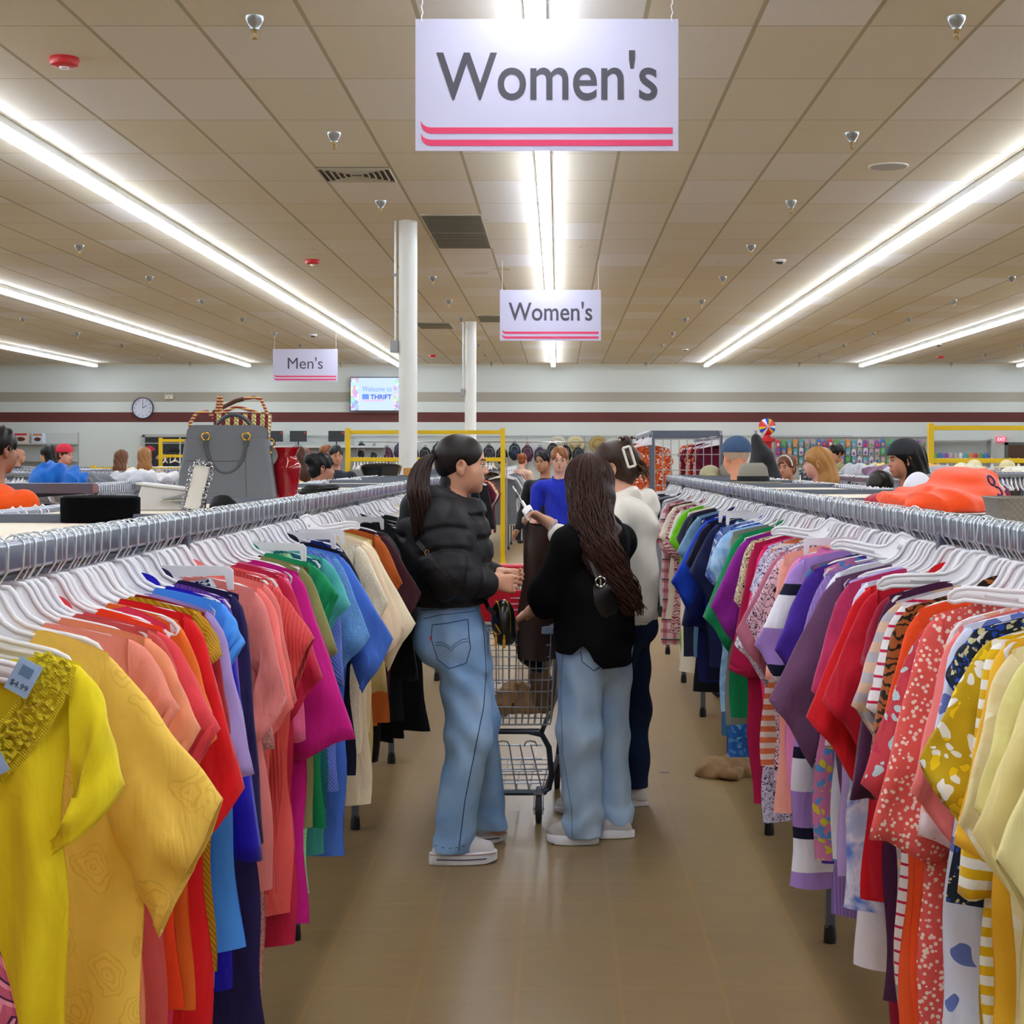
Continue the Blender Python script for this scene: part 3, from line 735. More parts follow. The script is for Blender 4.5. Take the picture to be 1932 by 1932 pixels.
KINDS = {
    'tee': dict(sl=.19, sw=.17, ang=56, len=.68), 'top': dict(sl=.16, sw=.16, ang=62, len=.72), 'blouse': dict(sl=.24, sw=.16, ang=60, len=.74, collar=1),
    'polo': dict(sl=.2, sw=.17, ang=56, len=.72, collar=1), 'long': dict(sl=.56, sw=.1, ang=80, len=.72), 'sweater': dict(sl=.54, sw=.11, ang=79, len=.7, dep=.03),
    'tank': dict(sl=0, sw=.1, ang=60, len=.74, neck=.12, drop=.1), 'dress': dict(sl=.17, sw=.15, ang=62, len=.98, hem=.23, flare=1.3), 'jacket': dict(sl=.58, sw=.12, ang=80, len=.85, dep=.035, collar=1),
    'tunic': dict(sl=.22, sw=.19, ang=56, len=.9, hem=.238), 'skirt': dict(sl=0, sw=.1, ang=60, len=.95, neck=.13, drop=.03, hw=.15, bw=.165, hem=.205), 'trousers': dict(sl=0, sw=.1, ang=60, len=1.04, neck=.13, drop=.02, hw=.165, bw=.18, hem=.15)}
NAME = {'tee': 't_shirt', 'top': 'top', 'blouse': 'blouse', 'polo': 'polo_shirt', 'long': 'long_sleeve_shirt', 'sweater': 'sweater', 'tank': 'sleeveless_top', 'dress': 'dress', 'jacket': 'jacket', 'tunic': 'tunic', 'skirt': 'skirt', 'trousers': 'trousers'}
def params(kind, seed, **ov):
    r = random.Random(seed*31+5)
    p = dict(hw=.208+r.uniform(-.012, .016), neck=.072+r.uniform(-.01, .018), zn=-.124, zt=-.157, drop=.05+r.uniform(0, .04), dep=.024, bw=.213+r.uniform(-.012, .022), hem=.218+r.uniform(-.02, .022),
             flare=1., fold=.0085+r.uniform(0, .004), arm=.2+r.uniform(-.02, .03), hemwave=r.uniform(-.01, .012), hemslope=r.uniform(-.02, .02), sway=r.uniform(-.012, .012), puff=1., cuff=0, vneck=0, collar=0, gather=0, yoke=0)
    k = dict(KINDS[kind]); k['len'] *= r.uniform(.95, 1.05)
    p.update(k); p.update(ov)
    if not ov.get('keep'): p['ang'] = min(85, p['ang']+10)
    return p
def collar_mesh(p):
    m = MB(); nk = p['neck']; n = 22
    # folded collar: a band that follows the back of the neck and two front points
    rings = []
    for i in range(n):
        a = PI*(1.02*i/(n-1))-.03; x = nk*1.04*math.cos(a); y = .022*math.sin(a)
        zb = p['zn']-.006*math.sin(a)-.03*(1-math.sin(a))**2
        rings.append([(x*.94, y*.5-.004, zb-.004), (x*.98, y-.008*(1-math.sin(a)), zb+.026*math.sin(a)+.008), (x*1.12, y+.01*math.sin(a)-.016*(1-math.sin(a)), zb-.006-.022*(1-math.sin(a))), (x*1.02, y*.9-.006, zb-.004)])
    m.loft(rings); return m
def yoke_mesh(p):
    m = MB(); nk, dr, zn = p['neck'], p['drop'], p['zn']
    def C(u, w):   # u across -1..1, w 0 inner edge .. 1 outer edge
        a = nk+.048*w; x = u*a; q = max(0, 1-u*u)**.6; return Vector((x, -.03-.004*math.sin(w*PI), zn+.006-(dr+.062*w)*q-.02*w*(abs(u) > .97)))
    us = [math.sin(k/40*PI-PI/2) for k in range(41)]
    for w in (0, .06, .94, 1.0):
        m.tube([C(u, w)+Vector((0, .0015*math.sin(i*2.4), .0015*math.cos(i*2.4))) for i, u in enumerate(us)], .0034, 6)
    rr = random.Random(8)
    for k in range(30):
        u = math.sin((k+.5)/30*PI-PI/2)
        for w in (.3, .7) if k % 2 else (.5,):
            c = C(u, w); R0 = .014 if w == .5 else .009
            m.tube([c+Vector((R0*math.cos(a)*(1+.18*math.cos(5*a)), -.003*math.cos(5*a), R0*math.sin(a)*(1+.18*math.cos(5*a)))) for a in [q*PI/10 for q in range(20)]], .0032, 5, closed=True)
            m.ell(c, (R0*.45, .004, R0*.45), 8, 5)
            m.tube([C(u, .04), c, C(u+.01, .96)], .0018, 4)
    return m
GRP = {}
def garment(x, y, rz, kind, col, seed, label, pat='solid', c2='#ffffff', c3='#203060', scale=1., z=RZ, res=1., roll=0, **ov):
    p = params(kind, seed, **ov); m = fabric(col, pat, c2, c3, scale)
    me = garment_mesh(p, seed, res).mesh(NAME[kind]); me.materials.append(m)
    o = bpy.data.objects.new(NAME[kind], me); COL.objects.link(o); o.location = (x, y, z); o.rotation_euler = (0, roll, rz)
    tag(o, label, {'tee': 't-shirt', 'top': 'top', 'long': 'shirt', 'polo': 'polo shirt', 'tank': 'sleeveless top'}.get(kind, kind))
    if p['yoke']: yoke_mesh(p).build('crochet_yoke', fabric(col, 'knit', scale=2.5), o, smooth=True)
    if p['collar']: collar_mesh(p).build('collar', m, o, smooth=True)
    return o, p

# ---- left rack, front to back: (d, kind, colour, description, extras)
LEFT = [
 (1.90, 'tank', '#c2566f', 'pink and red paisley sleeveless top', dict(pat='paisley', c2='#e8899c', c3='#4a2040', hw=.14, neck=.09, hem=.30, bw=.18, len=.8)),
 (2.11, 'top', '#f6de20', 'bright yellow top with crocheted neckline', dict(neck=.186, hw=.236, zn=-.134, zt=-.148, drop=.15, sl=.19, sw=.17, ang=72, len=.85, hem=.235, fold=.012, puff=1.3, gather=.0065, yoke=1)),
 (2.37, 'tunic', '#fccf5c', 'golden yellow linen tunic with swirl embroidery', dict(keep=1, pat='emb', c2='#d09a20', scale=1.3, hw=.205, sl=.27, sw=.22, ang=50, bw=.25, hem=.285, len=.95, puff=1.1, arm=.27, neck=.1)),
 (2.47, 'top', '#f0907c', 'salmon pink short sleeve top', dict(len=.86)),
 (2.545, 'tee', '#f79c72', 'light orange short sleeve t-shirt', dict(len=.7)),
 (2.60, 'dress', '#d2514f', 'dusty coral dress', dict(len=.88, ang=66)),
 (2.65, 'polo', '#e8474f', 'coral red polo shirt with upright collar', dict(sl=.22)),
 (2.71, 'tee', '#ff4a1c', 'orange red t-shirt', dict()),
 (2.77, 'tank', '#ee3a60', 'watermelon pink sleeveless top', dict(len=.8)),
 (2.82, 'top', '#ef7428', 'orange short sleeve top', dict(ang=68, sl=.25)),
 (2.87, 'tunic', '#e0121a', 'bright red tunic with wide sleeves', dict(sl=.34, sw=.2, ang=64, len=.95, dep=.03, hem=.25)),
 (2.93, 'top', '#c8940c', 'mustard yellow knitted top', dict(pat='knit', sl=.1)),
 (2.98, 'dress', '#a0101f', 'dark red long dress', dict(sl=.26, ang=72, len=1.0)),
 (3.04, 'long', '#a993d2', 'lavender long sleeve shirt', dict(sl=.36, sw=.17, ang=68, puff=1.5)),
 (3.11, 'top', '#4fa0ff', 'sky blue top', dict(sl=.12)),
 (3.16, 'blouse', '#1c10b4', 'royal blue blouse with ladder stitched sleeves', dict(sl=.5, sw=.2, ang=72, len=.8, puff=1.4)),
 (3.24, 'sweater', '#7442b0', 'purple ribbed sweater', dict(pat='rib', sl=.44)),
 (3.32, 'jacket', '#241a50', 'dark navy purple jacket with lapels', dict(len=1.03, sl=.5, ang=81, dep=.03)),
 (3.37, 'skirt', '#e8eaf2', 'white skirt with tiny navy dots', dict(pat='dots', c2='#28305c', scale=.8, len=.97)),
 (3.41, 'tee', '#e88480', 'dusty pink t-shirt with wide sleeves', dict(sl=.28, sw=.2, ang=66)),
 (3.48, 'long', '#d5958c', 'faded rose long sleeve shirt with small print', dict(pat='dots', c2='#a07080', scale=1.6, sl=.4, sw=.15, len=1.0)),
 (3.55, 'tee', '#ff7f78', 'light coral t-shirt', dict(sl=.27, ang=66)),
 (3.62, 'polo', '#ee7f78', 'rose pink polo shirt', dict(sl=.3, ang=66, len=.82)),
 (3.70, 'sweater', '#e2504e', 'coral ribbed knit sweater', dict(pat='rib', sl=.2, sw=.2, ang=45, len=.75)),
 (3.78, 'tunic', '#f4645f', 'bright coral tunic', dict(sl=.36, ang=70, len=.86)),
 (3.86, 'dress', '#c41f44', 'raspberry red dress', dict(len=1.03, sl=.3)),
 (3.95, 'top', '#e65f8c', 'rose pink top', dict(sl=.42, sw=.12, ang=76, len=.9)),
 (4.05, 'tunic', '#d01a8c', 'magenta tunic with deep sleeves', dict(sl=.5, sw=.19, ang=66, len=.98, fold=.013)),
 (4.14, 'top', '#8c8c56', 'olive green short sleeve top', dict(sl=.25, ang=66)),
 (4.22, 'long', '#5a4a20', 'brown olive long sleeve shirt', dict(sl=.4, len=.98)),
 (4.31, 'polo', '#12915a', 'emerald green polo shirt with stiff shoulders', dict(sl=.13, sw=.15, ang=40)),
 (4.39, 'skirt', '#9be0a4', 'mint green lace skirt', dict(pat='lace', c2='#d2f4d0', len=1.04)),
 (4.47, 'long', '#14707f', 'teal denim long sleeve shirt', dict(sl=.42, sw=.14, ang=74, pat='knit', collar=1)),
 (4.55, 'top', '#4ab0ac', 'turquoise top', dict(len=.9)),
 (4.62, 'sweater', '#6c83e2', 'periwinkle blue knitted sweater', dict(pat='knit', sl=.36, sw=.15, ang=74)),
 (4.70, 'top', '#6aa2dc', 'light blue eyelet lace top', dict(pat='lace', c2='#5a90cc', sl=.3)),
 (4.78, 'tunic', '#4a78d8', 'cornflower blue tunic', dict(len=1.02, sl=.3)),
 (4.87, 'polo', '#10142a', 'midnight navy polo shirt', dict(sl=.2, ang=52)),
 (4.96, 'trousers', '#0f1f6c', 'dark blue trousers on a clip hanger', dict(len=1.04)),
 (5.04, 'blouse', '#1f3f8c', 'denim blue blouse with rolled cuffs', dict(cuff=1, sl=.3)),
 (5.12, 'trousers', '#34466e', 'slate blue trousers with elastic hem', dict(len=1.05)),
 (5.21, 'top', '#f4ead0', 'cream lace trimmed top', dict(pat='lace', c2='#e6d8b8', sl=.24)),
 (5.30, 'long', '#f0e0be', 'ivory long sleeve shirt', dict(sl=.38)),
 (5.39, 'blouse', '#efd6b4', 'pale beige blouse', dict(sl=.3)),
 (5.48, 'tunic', '#f3e4c4', 'off white tunic', dict(len=1.0, sl=.34)),
 (5.57, 'top', '#e8cda0', 'sand coloured top with ruffled shoulder', dict(sl=.2)),
 (5.67, 'jacket', '#cdbb7c', 'khaki cream jacket', dict(sl=.5)),
 (5.78, 'top', '#b2561c', 'rust orange short sleeve top', dict(sl=.2)),
 (5.89, 'long', '#d2650e', 'burnt orange long sleeve shirt', dict(sl=.44, ang=76)),
 (6.0, 'polo', '#3c1620', 'burgundy polo shirt', dict(sl=.27)),
 (6.1, 'long', '#67707c', 'grey striped long sleeve shirt', dict(pat='hstripe', c2='#4a5462', sl=.4)),
 (6.2, 'tee', '#4a4a4e', 'charcoal t-shirt', dict(sl=.27)),
 (6.3, 'trousers', '#120c0a', 'very dark brown trousers', dict(len=1.05)),
 (6.42, 'jacket', '#181a1c', 'black jacket with soft sleeves', dict(len=.8)),
 (6.54, 'tee', '#0d0e10', 'black t-shirt', dict(sl=.22, len=.95)),
 (6.66, 'blouse', '#131313', 'black blouse', dict(len=.9, sl=.3)),
 (6.78, 'dress', '#0c0c0e', 'black dress', dict(len=1.0, sl=.25)),
 (6.9, 'jacket', '#101214', 'long black open coat', dict(len=.98, sl=.55, hem=.3)),
 (7.03, 'sweater', '#0b0b0d', 'black sweater', dict(len=.85)),
 (7.16, 'tunic', '#0e0f12', 'black tunic', dict(len=.9)),
 (7.3, 'polo', '#16181a', 'black polo shirt', dict(len=.8)),
 (7.45, 'long', '#ece8e0', 'white long sleeve shirt', dict()),
 (7.6, 'tee', '#efe6dc', 'soft white t-shirt', dict()),
 (7.8, 'top', '#e6dccf', 'oatmeal top', dict()),
 (8.0, 'tee', '#d8475a', 'raspberry t-shirt', dict()),
 (8.2, 'blouse', '#c9d18e', 'pale green blouse', dict()),
 (8.45, 'long', '#b54040', 'brick red long sleeve shirt', dict()),
 (8.7, 'tee', '#5878a8', 'steel blue t-shirt', dict()),
 (9.0, 'polo', '#3a5a48', 'forest green polo shirt', dict()),
 (9.3, 'tee', '#c08040', 'tan t-shirt', dict()),
 (9.7, 'dress', '#7a4a6a', 'mauve dress', dict()),
 (10.2, 'top', '#a0a8b8', 'grey blue top', dict()),
 (10.8, 'tee', '#d8a8b0', 'baby pink t-shirt', dict()),
 (11.4, 'long', '#404858', 'dark slate long sleeve shirt', dict()),
 (12.1, 'dress', '#8a3a2a', 'brown red dress', dict()),
]
RIGHT = [
 (2.10, 'tee', '#efe3a0', 'pale lemon t-shirt with stitched seams', dict(sl=.26, sw=.2, len=.84, bw=.25, hem=.28, puff=1.2)),
 (2.20, 'top', '#e9d895', 'straw yellow top', dict(sl=.28, sw=.2, ang=58, len=.95, hem=.29)),
 (2.285, 'polo', '#e8dd90', 'soft yellow polo shirt', dict(sl=.25, ang=62, len=.8)),
 (2.36, 'long', '#f3e2b0', 'cream yellow long sleeve shirt with striped sleeve', dict(pat='abstract', c2='#f7ecd0', c3='#eed9a0', sl=.3, sw=.16, ang=64, len=.98)),
 (2.43, 'tee', '#f2b92c', 'golden yellow t-shirt', dict(sl=.38, sw=.17, ang=72, len=.8)),
 (2.49, 'top', '#e8bb10', 'yellow and white striped top', dict(pat='hstripe', c2='#fbfbf4', scale=1.15, sl=.46, sw=.1, ang=76, len=.75)),
 (2.55, 'top', '#c9a614', 'top with yellow daffodil print', dict(pat='floral', c2='#f4f2ee', c3='#f4cf10', scale=1.0, sl=.24, sw=.17, ang=58)),
 (2.61, 'tunic', '#202a3c', 'black tunic with coloured brick print', dict(pat='abstract', c2='#2a50c0', c3='#d8d0a0', scale=2.2, sl=.1, len=.5)),
 (2.67, 'tunic', '#dfe4fb', 'white tunic with blue flower sprigs', dict(pat='floral', c2='#dfe4fb', c3='#6a7cc8', scale=.55, sl=.26, ang=66, len=.92)),
 (2.73, 'tee', '#f47f7e', 'salmon coral t-shirt', dict(sl=.32, sw=.18, ang=66)),
 (2.79, 'long', '#f3dfe6', 'pale pink long sleeve shirt with peach flowers', dict(pat='floral', c2='#f6e6ee', c3='#f0b090', scale=.7, sl=.42, sw=.13, ang=70)),
 (2.85, 'dress', '#e9605a', 'coral dress with white speckles', dict(pat='dots', c2='#fbe6d8', scale=1.0, sl=.4, sw=.16, ang=72, len=.9)),
 (2.91, 'top', '#c93f4c', 'crimson top with blue floral hem', dict(pat='floral', c2='#b8d0d8', c3='#c03048', sl=.3, len=.74)),
 (2.97, 'tee', '#f4501c', 'vivid orange t-shirt', dict(sl=.33, ang=66, len=.82)),
 (3.03, 'tunic', '#f05a24', 'tangerine tunic', dict(len=.95, sl=.35, ang=70)),
 (3.09, 'blouse', '#a55a26', 'brown tiger striped blouse', dict(pat='tiger', c2='#20140c', sl=.3, sw=.19, ang=64)),
 (3.15, 'top', '#f4f0f2', 'white and red diagonal striped top', dict(pat='thin', c2='#d02050', sl=.22, len=.78)),
 (3.21, 'tee', '#b7b2ba', 'grey and orange striped t-shirt', dict(pat='hstripe', c2='#d9b69c', sl=.22, sw=.14, len=.9, scale=.9)),
 (3.28, 'long', '#4a1c40', 'plum purple long sleeve shirt', dict(sl=.4, sw=.18, ang=68, len=.85)),
 (3.35, 'dress', '#a01838', 'wine red dress', dict(len=.95)),
 (3.42, 'tee', '#c4102a', 'crimson t-shirt with knotted sleeve', dict(sl=.28, ang=64)),
 (3.49, 'polo', '#d81420', 'scarlet polo shirt with white script on the sleeve', dict(sl=.32, sw=.19, ang=60, pat='solid')),
 (3.56, 'top', '#b8c8f0', 'blue and white tie dyed top', dict(pat='tiedye', c2='#e8ecff', c3='#6088e0', sl=.36, sw=.12, ang=72)),
 (3.63, 'tee', '#f3eef6', 'sheer hemmed white t-shirt', dict(sl=.42, sw=.13, ang=70, len=.95)),
 (3.71, 'tee', '#c03060', 'raspberry red t-shirt', dict(sl=.26, len=.88)),
 (3.79, 'top', '#c8b2ee', 'lilac top', dict(sl=.2, pat='solid')),
 (3.87, 'tee', '#6c4668', 'dusty purple t-shirt with wide sleeves', dict(sl=.32, sw=.2, ang=50, hw=.22, len=.72)),
 (3.95, 'top', '#eef0fb', 'cool white top', dict(sl=.22)),
 (4.03, 'dress', '#9a7cc8', 'lavender knit dress with a rolled hem', dict(len=.98, sl=.3, pat='rib')),
 (4.12, 'tank', '#e088b8', 'sleeveless top with bright swirl print', dict(pat='abstract', c2='#60a8e8', c3='#e8e040', len=.8, hw=.2, scale=1.4)),
 (4.21, 'polo', '#4a2a9c', 'violet polo shirt', dict(sl=.22, len=.8)),
 (4.30, 'blouse', '#4878a8', 'blue and pink plaid blouse', dict(pat='plaid', c2='#a04868', c3='#203860', sl=.26)),
 (4.40, 'dress', '#b08cd8', 'purple white and navy block striped dress', dict(pat='wide', c2='#f4f2fb', c3='#141432', sl=.3, len=1.0)),
 (4.50, 'tee', '#f08cc8', 'candy pink t-shirt', dict(sl=.3, ang=62)),
 (4.60, 'skirt', '#e87fc0', 'bubblegum pink skirt with flared panel', dict(len=.98)),
 (4.70, 'top', '#fbb09c', 'peach top', dict(sl=.4, sw=.17, ang=68, len=.8)),
 (4.80, 'top', '#e8c0d0', 'pink top with black leaf print', dict(pat='script', c2='#1c1c2c', sl=.24, scale=.6)),
 (4.90, 'tee', '#c07088', 'dusty rose t-shirt', dict(sl=.28, len=.8)),
 (5.01, 'tee', '#f0e6f2', 'purple lettered white t-shirt', dict(pat='script', c2='#3a2a78', sl=.32)),
 (5.12, 'tank', '#f08050', 'orange and white striped sleeveless top', dict(pat='hstripe', c2='#fff0ea', len=.75)),
 (5.23, 'dress', '#dcd4ee', 'white dress with navy scribble print', dict(pat='script', c2='#281c58', scale=.8, len=1.0)),
 (5.35, 'tee', '#f42a78', 'hot pink t-shirt', dict(sl=.34, sw=.17, ang=64)),
 (5.47, 'dress', '#b01048', 'deep crimson dress', dict(sl=.42, sw=.2, ang=70, len=1.02, bw=.26)),
 (5.59, 'top', '#ead6b0', 'beige top with black scroll print', dict(pat='script', c2='#1a1210', sl=.24)),
 (5.72, 'tee', '#8c1c90', 'bright purple t-shirt', dict(sl=.26)),
 (5.85, 'tee', '#d6e8e0', 'mint t-shirt with thin colourful stripes', dict(pat='thin', c2='#f08050', sl=.24, scale=.4)),
 (5.99, 'polo', '#0a8c54', 'kelly green polo shirt with long stiff sleeve', dict(sl=.33, sw=.17, ang=60)),
 (6.13, 'jacket', '#84887c', 'grey olive jacket', dict(sl=.44, len=.75)),
 (6.28, 'top', '#98c8f8', 'pale blue marbled top', dict(pat='tiedye', c2='#b8dcff', c3='#88b8f0')),
 (6.43, 'dress', '#2c68c4', 'blue dress with leaf print', dict(pat='floral', c2='#5890d8', c3='#70c0e0', len=1.02)),
 (6.58, 'blouse', '#7088c8', 'blue floral blouse', dict(pat='floral', c2='#d8d8e8', c3='#3050a0', scale=1.2)),
 (6.74, 'skirt', '#3c74a0', 'sheer teal skirt with flower print', dict(pat='floral', c2='#3c74a0', c3='#d0e4ea', scale=.5, len=1.04)),
 (6.9, 'tee', '#1c2450', 'navy t-shirt', dict(sl=.24)),
 (7.07, 'trousers', '#101428', 'dark navy trousers', dict(len=1.02)),
 (7.25, 'polo', '#0e1030', 'midnight blue polo shirt', dict()),
 (7.43, 'tee', '#1c48d0', 'cobalt blue t-shirt', dict(sl=.3)),
 (7.62, 'jacket', '#141e5c', 'dark indigo jacket', dict(len=.8)),
 (7.82, 'tee', '#6c94b4', 'faded blue t-shirt', dict()),
 (8.02, 'dress', '#0c0c10', 'plain black dress', dict(len=1.0, hem=.24)),
 (8.23, 'top', '#2a2a44', 'dark grey blue top', dict()),
 (8.45, 'long', '#efe2cc', 'cream long sleeve shirt', dict(len=.95)),
 (8.68, 'tee', '#74c81c', 'lime green t-shirt', dict(len=.9)),
 (8.92, 'dress', '#e4e0d6', 'off white dress', dict(len=1.0)),
 (9.17, 'blouse', '#c8a8a0', 'red and white leaf print blouse', dict(pat='tiger', c2='#8c2840')),
 (9.42, 'tee', '#d8cdb8', 'beige t-shirt', dict()),
 (9.7, 'long', '#4a2c18', 'chocolate brown long sleeve shirt', dict()),
 (10.0, 'blouse', '#d8b8b8', 'red white and grey plaid shirt', dict(pat='plaid', c2='#a02038', c3='#404048', len=1.0)),
 (10.3, 'tee', '#c0c0c8', 'light grey t-shirt', dict()),
 (10.6, 'long', '#86868e', 'mid grey long sleeve shirt', dict()),
 (10.95, 'jacket', '#2c2c30', 'charcoal jacket', dict()),
 (11.3, 'tee', '#9a9aa2', 'ash grey t-shirt', dict()),
 (11.7, 'trousers', '#303038', 'dark grey trousers', dict()),
 (12.1, 'long', '#1a2a2c', 'black green long sleeve shirt', dict()),
 (12.5, 'tee', '#70747c', 'slate grey t-shirt', dict()),
]
def short(desc):
    for w_ in (' with ', ' on '):
        desc = desc.split(w_)[0]
    return desc
def fill(side, rows):
    x = side*(.872 if side < 0 else .893); prev = None
    for i, (d, kind, col, desc, ov) in enumerate(rows):
        seed = 100+i+(500 if side > 0 else 0); r = random.Random(seed)
        yaw = r.uniform(-.10, .10); roll = r.uniform(-.03, .03)
        sn = 'left' if side < 0 else 'right'
        lab = '%s on the %s aisle rack' % (desc, sn)
        if prev and len((lab+' behind the '+short(prev)).split()) <= 16: lab += ' behind the '+short(prev)
        ov = dict(ov); L0 = ov.get('len', KINDS[kind]['len'])
        if d > 3.6 and L0 > .85: ov['len'] = .85+(L0-.85)*.5
        res = 1.25 if d < 2.6 else (1. if d < 4 else (.8 if d < 7 else .6))
        g, p = garment(x, d, yaw, kind, col, seed, lab, res=res, roll=roll, **ov)
        isclip = kind in ('trousers', 'skirt')
        hanger(x, d, RZ, -side, yaw, 'white %shanger holding the %s, %s rack' % ('clip ' if isclip else '', ' '.join(short(desc).split()[:7]), sn), None, HC if isclip else HB, roll).scale = ((.82 if d < 2 else .93 if d < 2.2 else 1), 1, 1)
        if prev and d > 2.3:
            a = rows[i-1][0]; gap = d-a; n = 1 if gap < .25 else 2
            for k in range(n):
                yy = a+gap*(k+1)/(n+1)+r.uniform(-.008, .008)
                if (i*7+k*3) % 5 < 3:
                    hanger(x, yy, RZ, -side, r.uniform(-.08, .08), 'bare white hanger just before the %s, %s rack' % (' '.join(short(desc).split()[:6]), sn), 'bare hangers in front of the %s' % short(desc) if n > 1 else None, HB, r.uniform(-.04, .04)).scale = (.86, 1, 1)
        prev = desc
fill(-1, LEFT); fill(1, RIGHT)
for sx, y, yaw, roll, wh in ((1, 3.96, -.75, .34, 'above the pink and purple clothes'), (1, 3.30, -.3, .16, 'over the scarlet polo shirt'), (1, 2.72, -.65, .24, 'over the salmon and yellow clothes'), (1, 5.0, -.6, .3, 'above the blue and green clothes'), (-1, 5.3, .7, -.32, 'above the black clothes')):
    hanger(sx*(.872 if sx < 0 else .893), y, RZ+.004, -sx, yaw, 'empty white hanger tilted up %s, %s rack' % (wh, 'left' if sx < 0 else 'right'), None, HB, roll)
# price tags on the front yellow tops
TAG = mat('price_tag_blue', '#a9c9ec', .5); TXT = mat('tag_print', '#39506c', .6)
def price_tag(loc, rot, txt, label, size=(.045, .06)):
    t = empty('price_tag', loc, 0, label, 'price tag'); t.rotation_euler = rot
    MB().box((0, 0, 0), (size[0], .0008, size[1])).build('card', TAG, t)
    if txt: lettering(txt, (0, -.001, -.012), size[0]*.75, .009, TXT, t, .0004)
    MB().box((0, -.0008, .008), (size[0]*.5, .0006, size[1]*.3)).build('print_block', mat('tag_block', '#6f93b8', .6), t)
    return t
price_tag((-.692, 2.058, 1.303), (0, .5, 0), '$4.99', 'light blue price tag reading $4.99 at the neck of the yellow top', (.033, .046))
price_tag((-.742, 2.06, 1.2), (0, -.5, 0), '', 'light blue price tag cut by the left edge of the photo', (.04, .06))
# ============================================================ people
def wp(*a):
    t = empty(*a); WP.add(t.name); return t
def skin(c='#d9a184'):
    key = 'skin_'+c
    if key in MATS: return MATS[key]
    m = mat(key, c, .45, bump=.06, bscale=300, spec=.4); b = m.node_tree.nodes['Principled BSDF']
    b.inputs['Subsurface Weight'].default_value = .12; b.inputs['Subsurface Radius'].default_value = (.012, .005, .003)
    return m
def hairm(c, c2=None):
    key = 'hair_'+c+(c2 or '')
    if key in MATS: return MATS[key]
    m = bpy.data.materials.new(key); m.use_nodes = True; nt = m.node_tree; L = nt.links.new; b = nt.nodes['Principled BSDF']
    b.inputs['Roughness'].default_value = .42; b.inputs['Specular IOR Level'].default_value = .3
    tc = nt.nodes.new('ShaderNodeTexCoord'); mp = nt.nodes.new('ShaderNodeMapping'); mp.inputs['Scale'].default_value = (220, 220, 9)
    L(tc.outputs['Object'], mp.inputs['Vector']); n = N(nt, 'ShaderNodeTexNoise', Scale=1.0, Detail=3.0); L(mp.outputs['Vector'], n.inputs['Vector'])
    col = mixc(nt, n.outputs['Fac'], lin(c), lin(c2 or c)); L(col, b.inputs['Base Color'])
    bp = nt.nodes.new('ShaderNodeBump'); bp.inputs['Strength'].default_value = .6; bp.inputs['Distance'].default_value = .003
    L(n.outputs['Fac'], bp.inputs['Height']); L(bp.outputs['Normal'], b.inputs['Normal']); MATS[key] = m; return m
def denim(c, c2):
    key = 'denim_'+c
    if key in MATS: return MATS[key]
    m = bpy.data.materials.new(key); m.use_nodes = True; nt = m.node_tree; L = nt.links.new; b = nt.nodes['Principled BSDF']; b.inputs['Roughness'].default_value = .9
    b.inputs['Specular IOR Level'].default_value = .2
    tc = nt.nodes.new('ShaderNodeTexCoord'); n = N(nt, 'ShaderNodeTexNoise', Scale=5.0, Detail=5.0); L(tc.outputs['Object'], n.inputs['Vector'])
    f = N(nt, 'ShaderNodeTexNoise', Scale=350.0, Detail=2.0); L(tc.outputs['Object'], f.inputs['Vector'])
    x = mathn(nt, 'MULTIPLY_ADD', n.outputs['Fac'], 2.2, -.6)
    col = mixc(nt, x, lin(c), lin(c2)); col = mixc(nt, mathn(nt, 'MULTIPLY', f.outputs['Fac'], .3), col, lin(c)); L(col, b.inputs['Base Color'])
    bp = nt.nodes.new('ShaderNodeBump'); bp.inputs['Strength'].default_value = .5; bp.inputs['Distance'].default_value = .012
    L(mathn(nt, 'ADD', n.outputs['Fac'], mathn(nt, 'MULTIPLY', f.outputs['Fac'], .06)), bp.inputs['Height']); L(bp.outputs['Normal'], b.inputs['Normal']); MATS[key] = m; return m

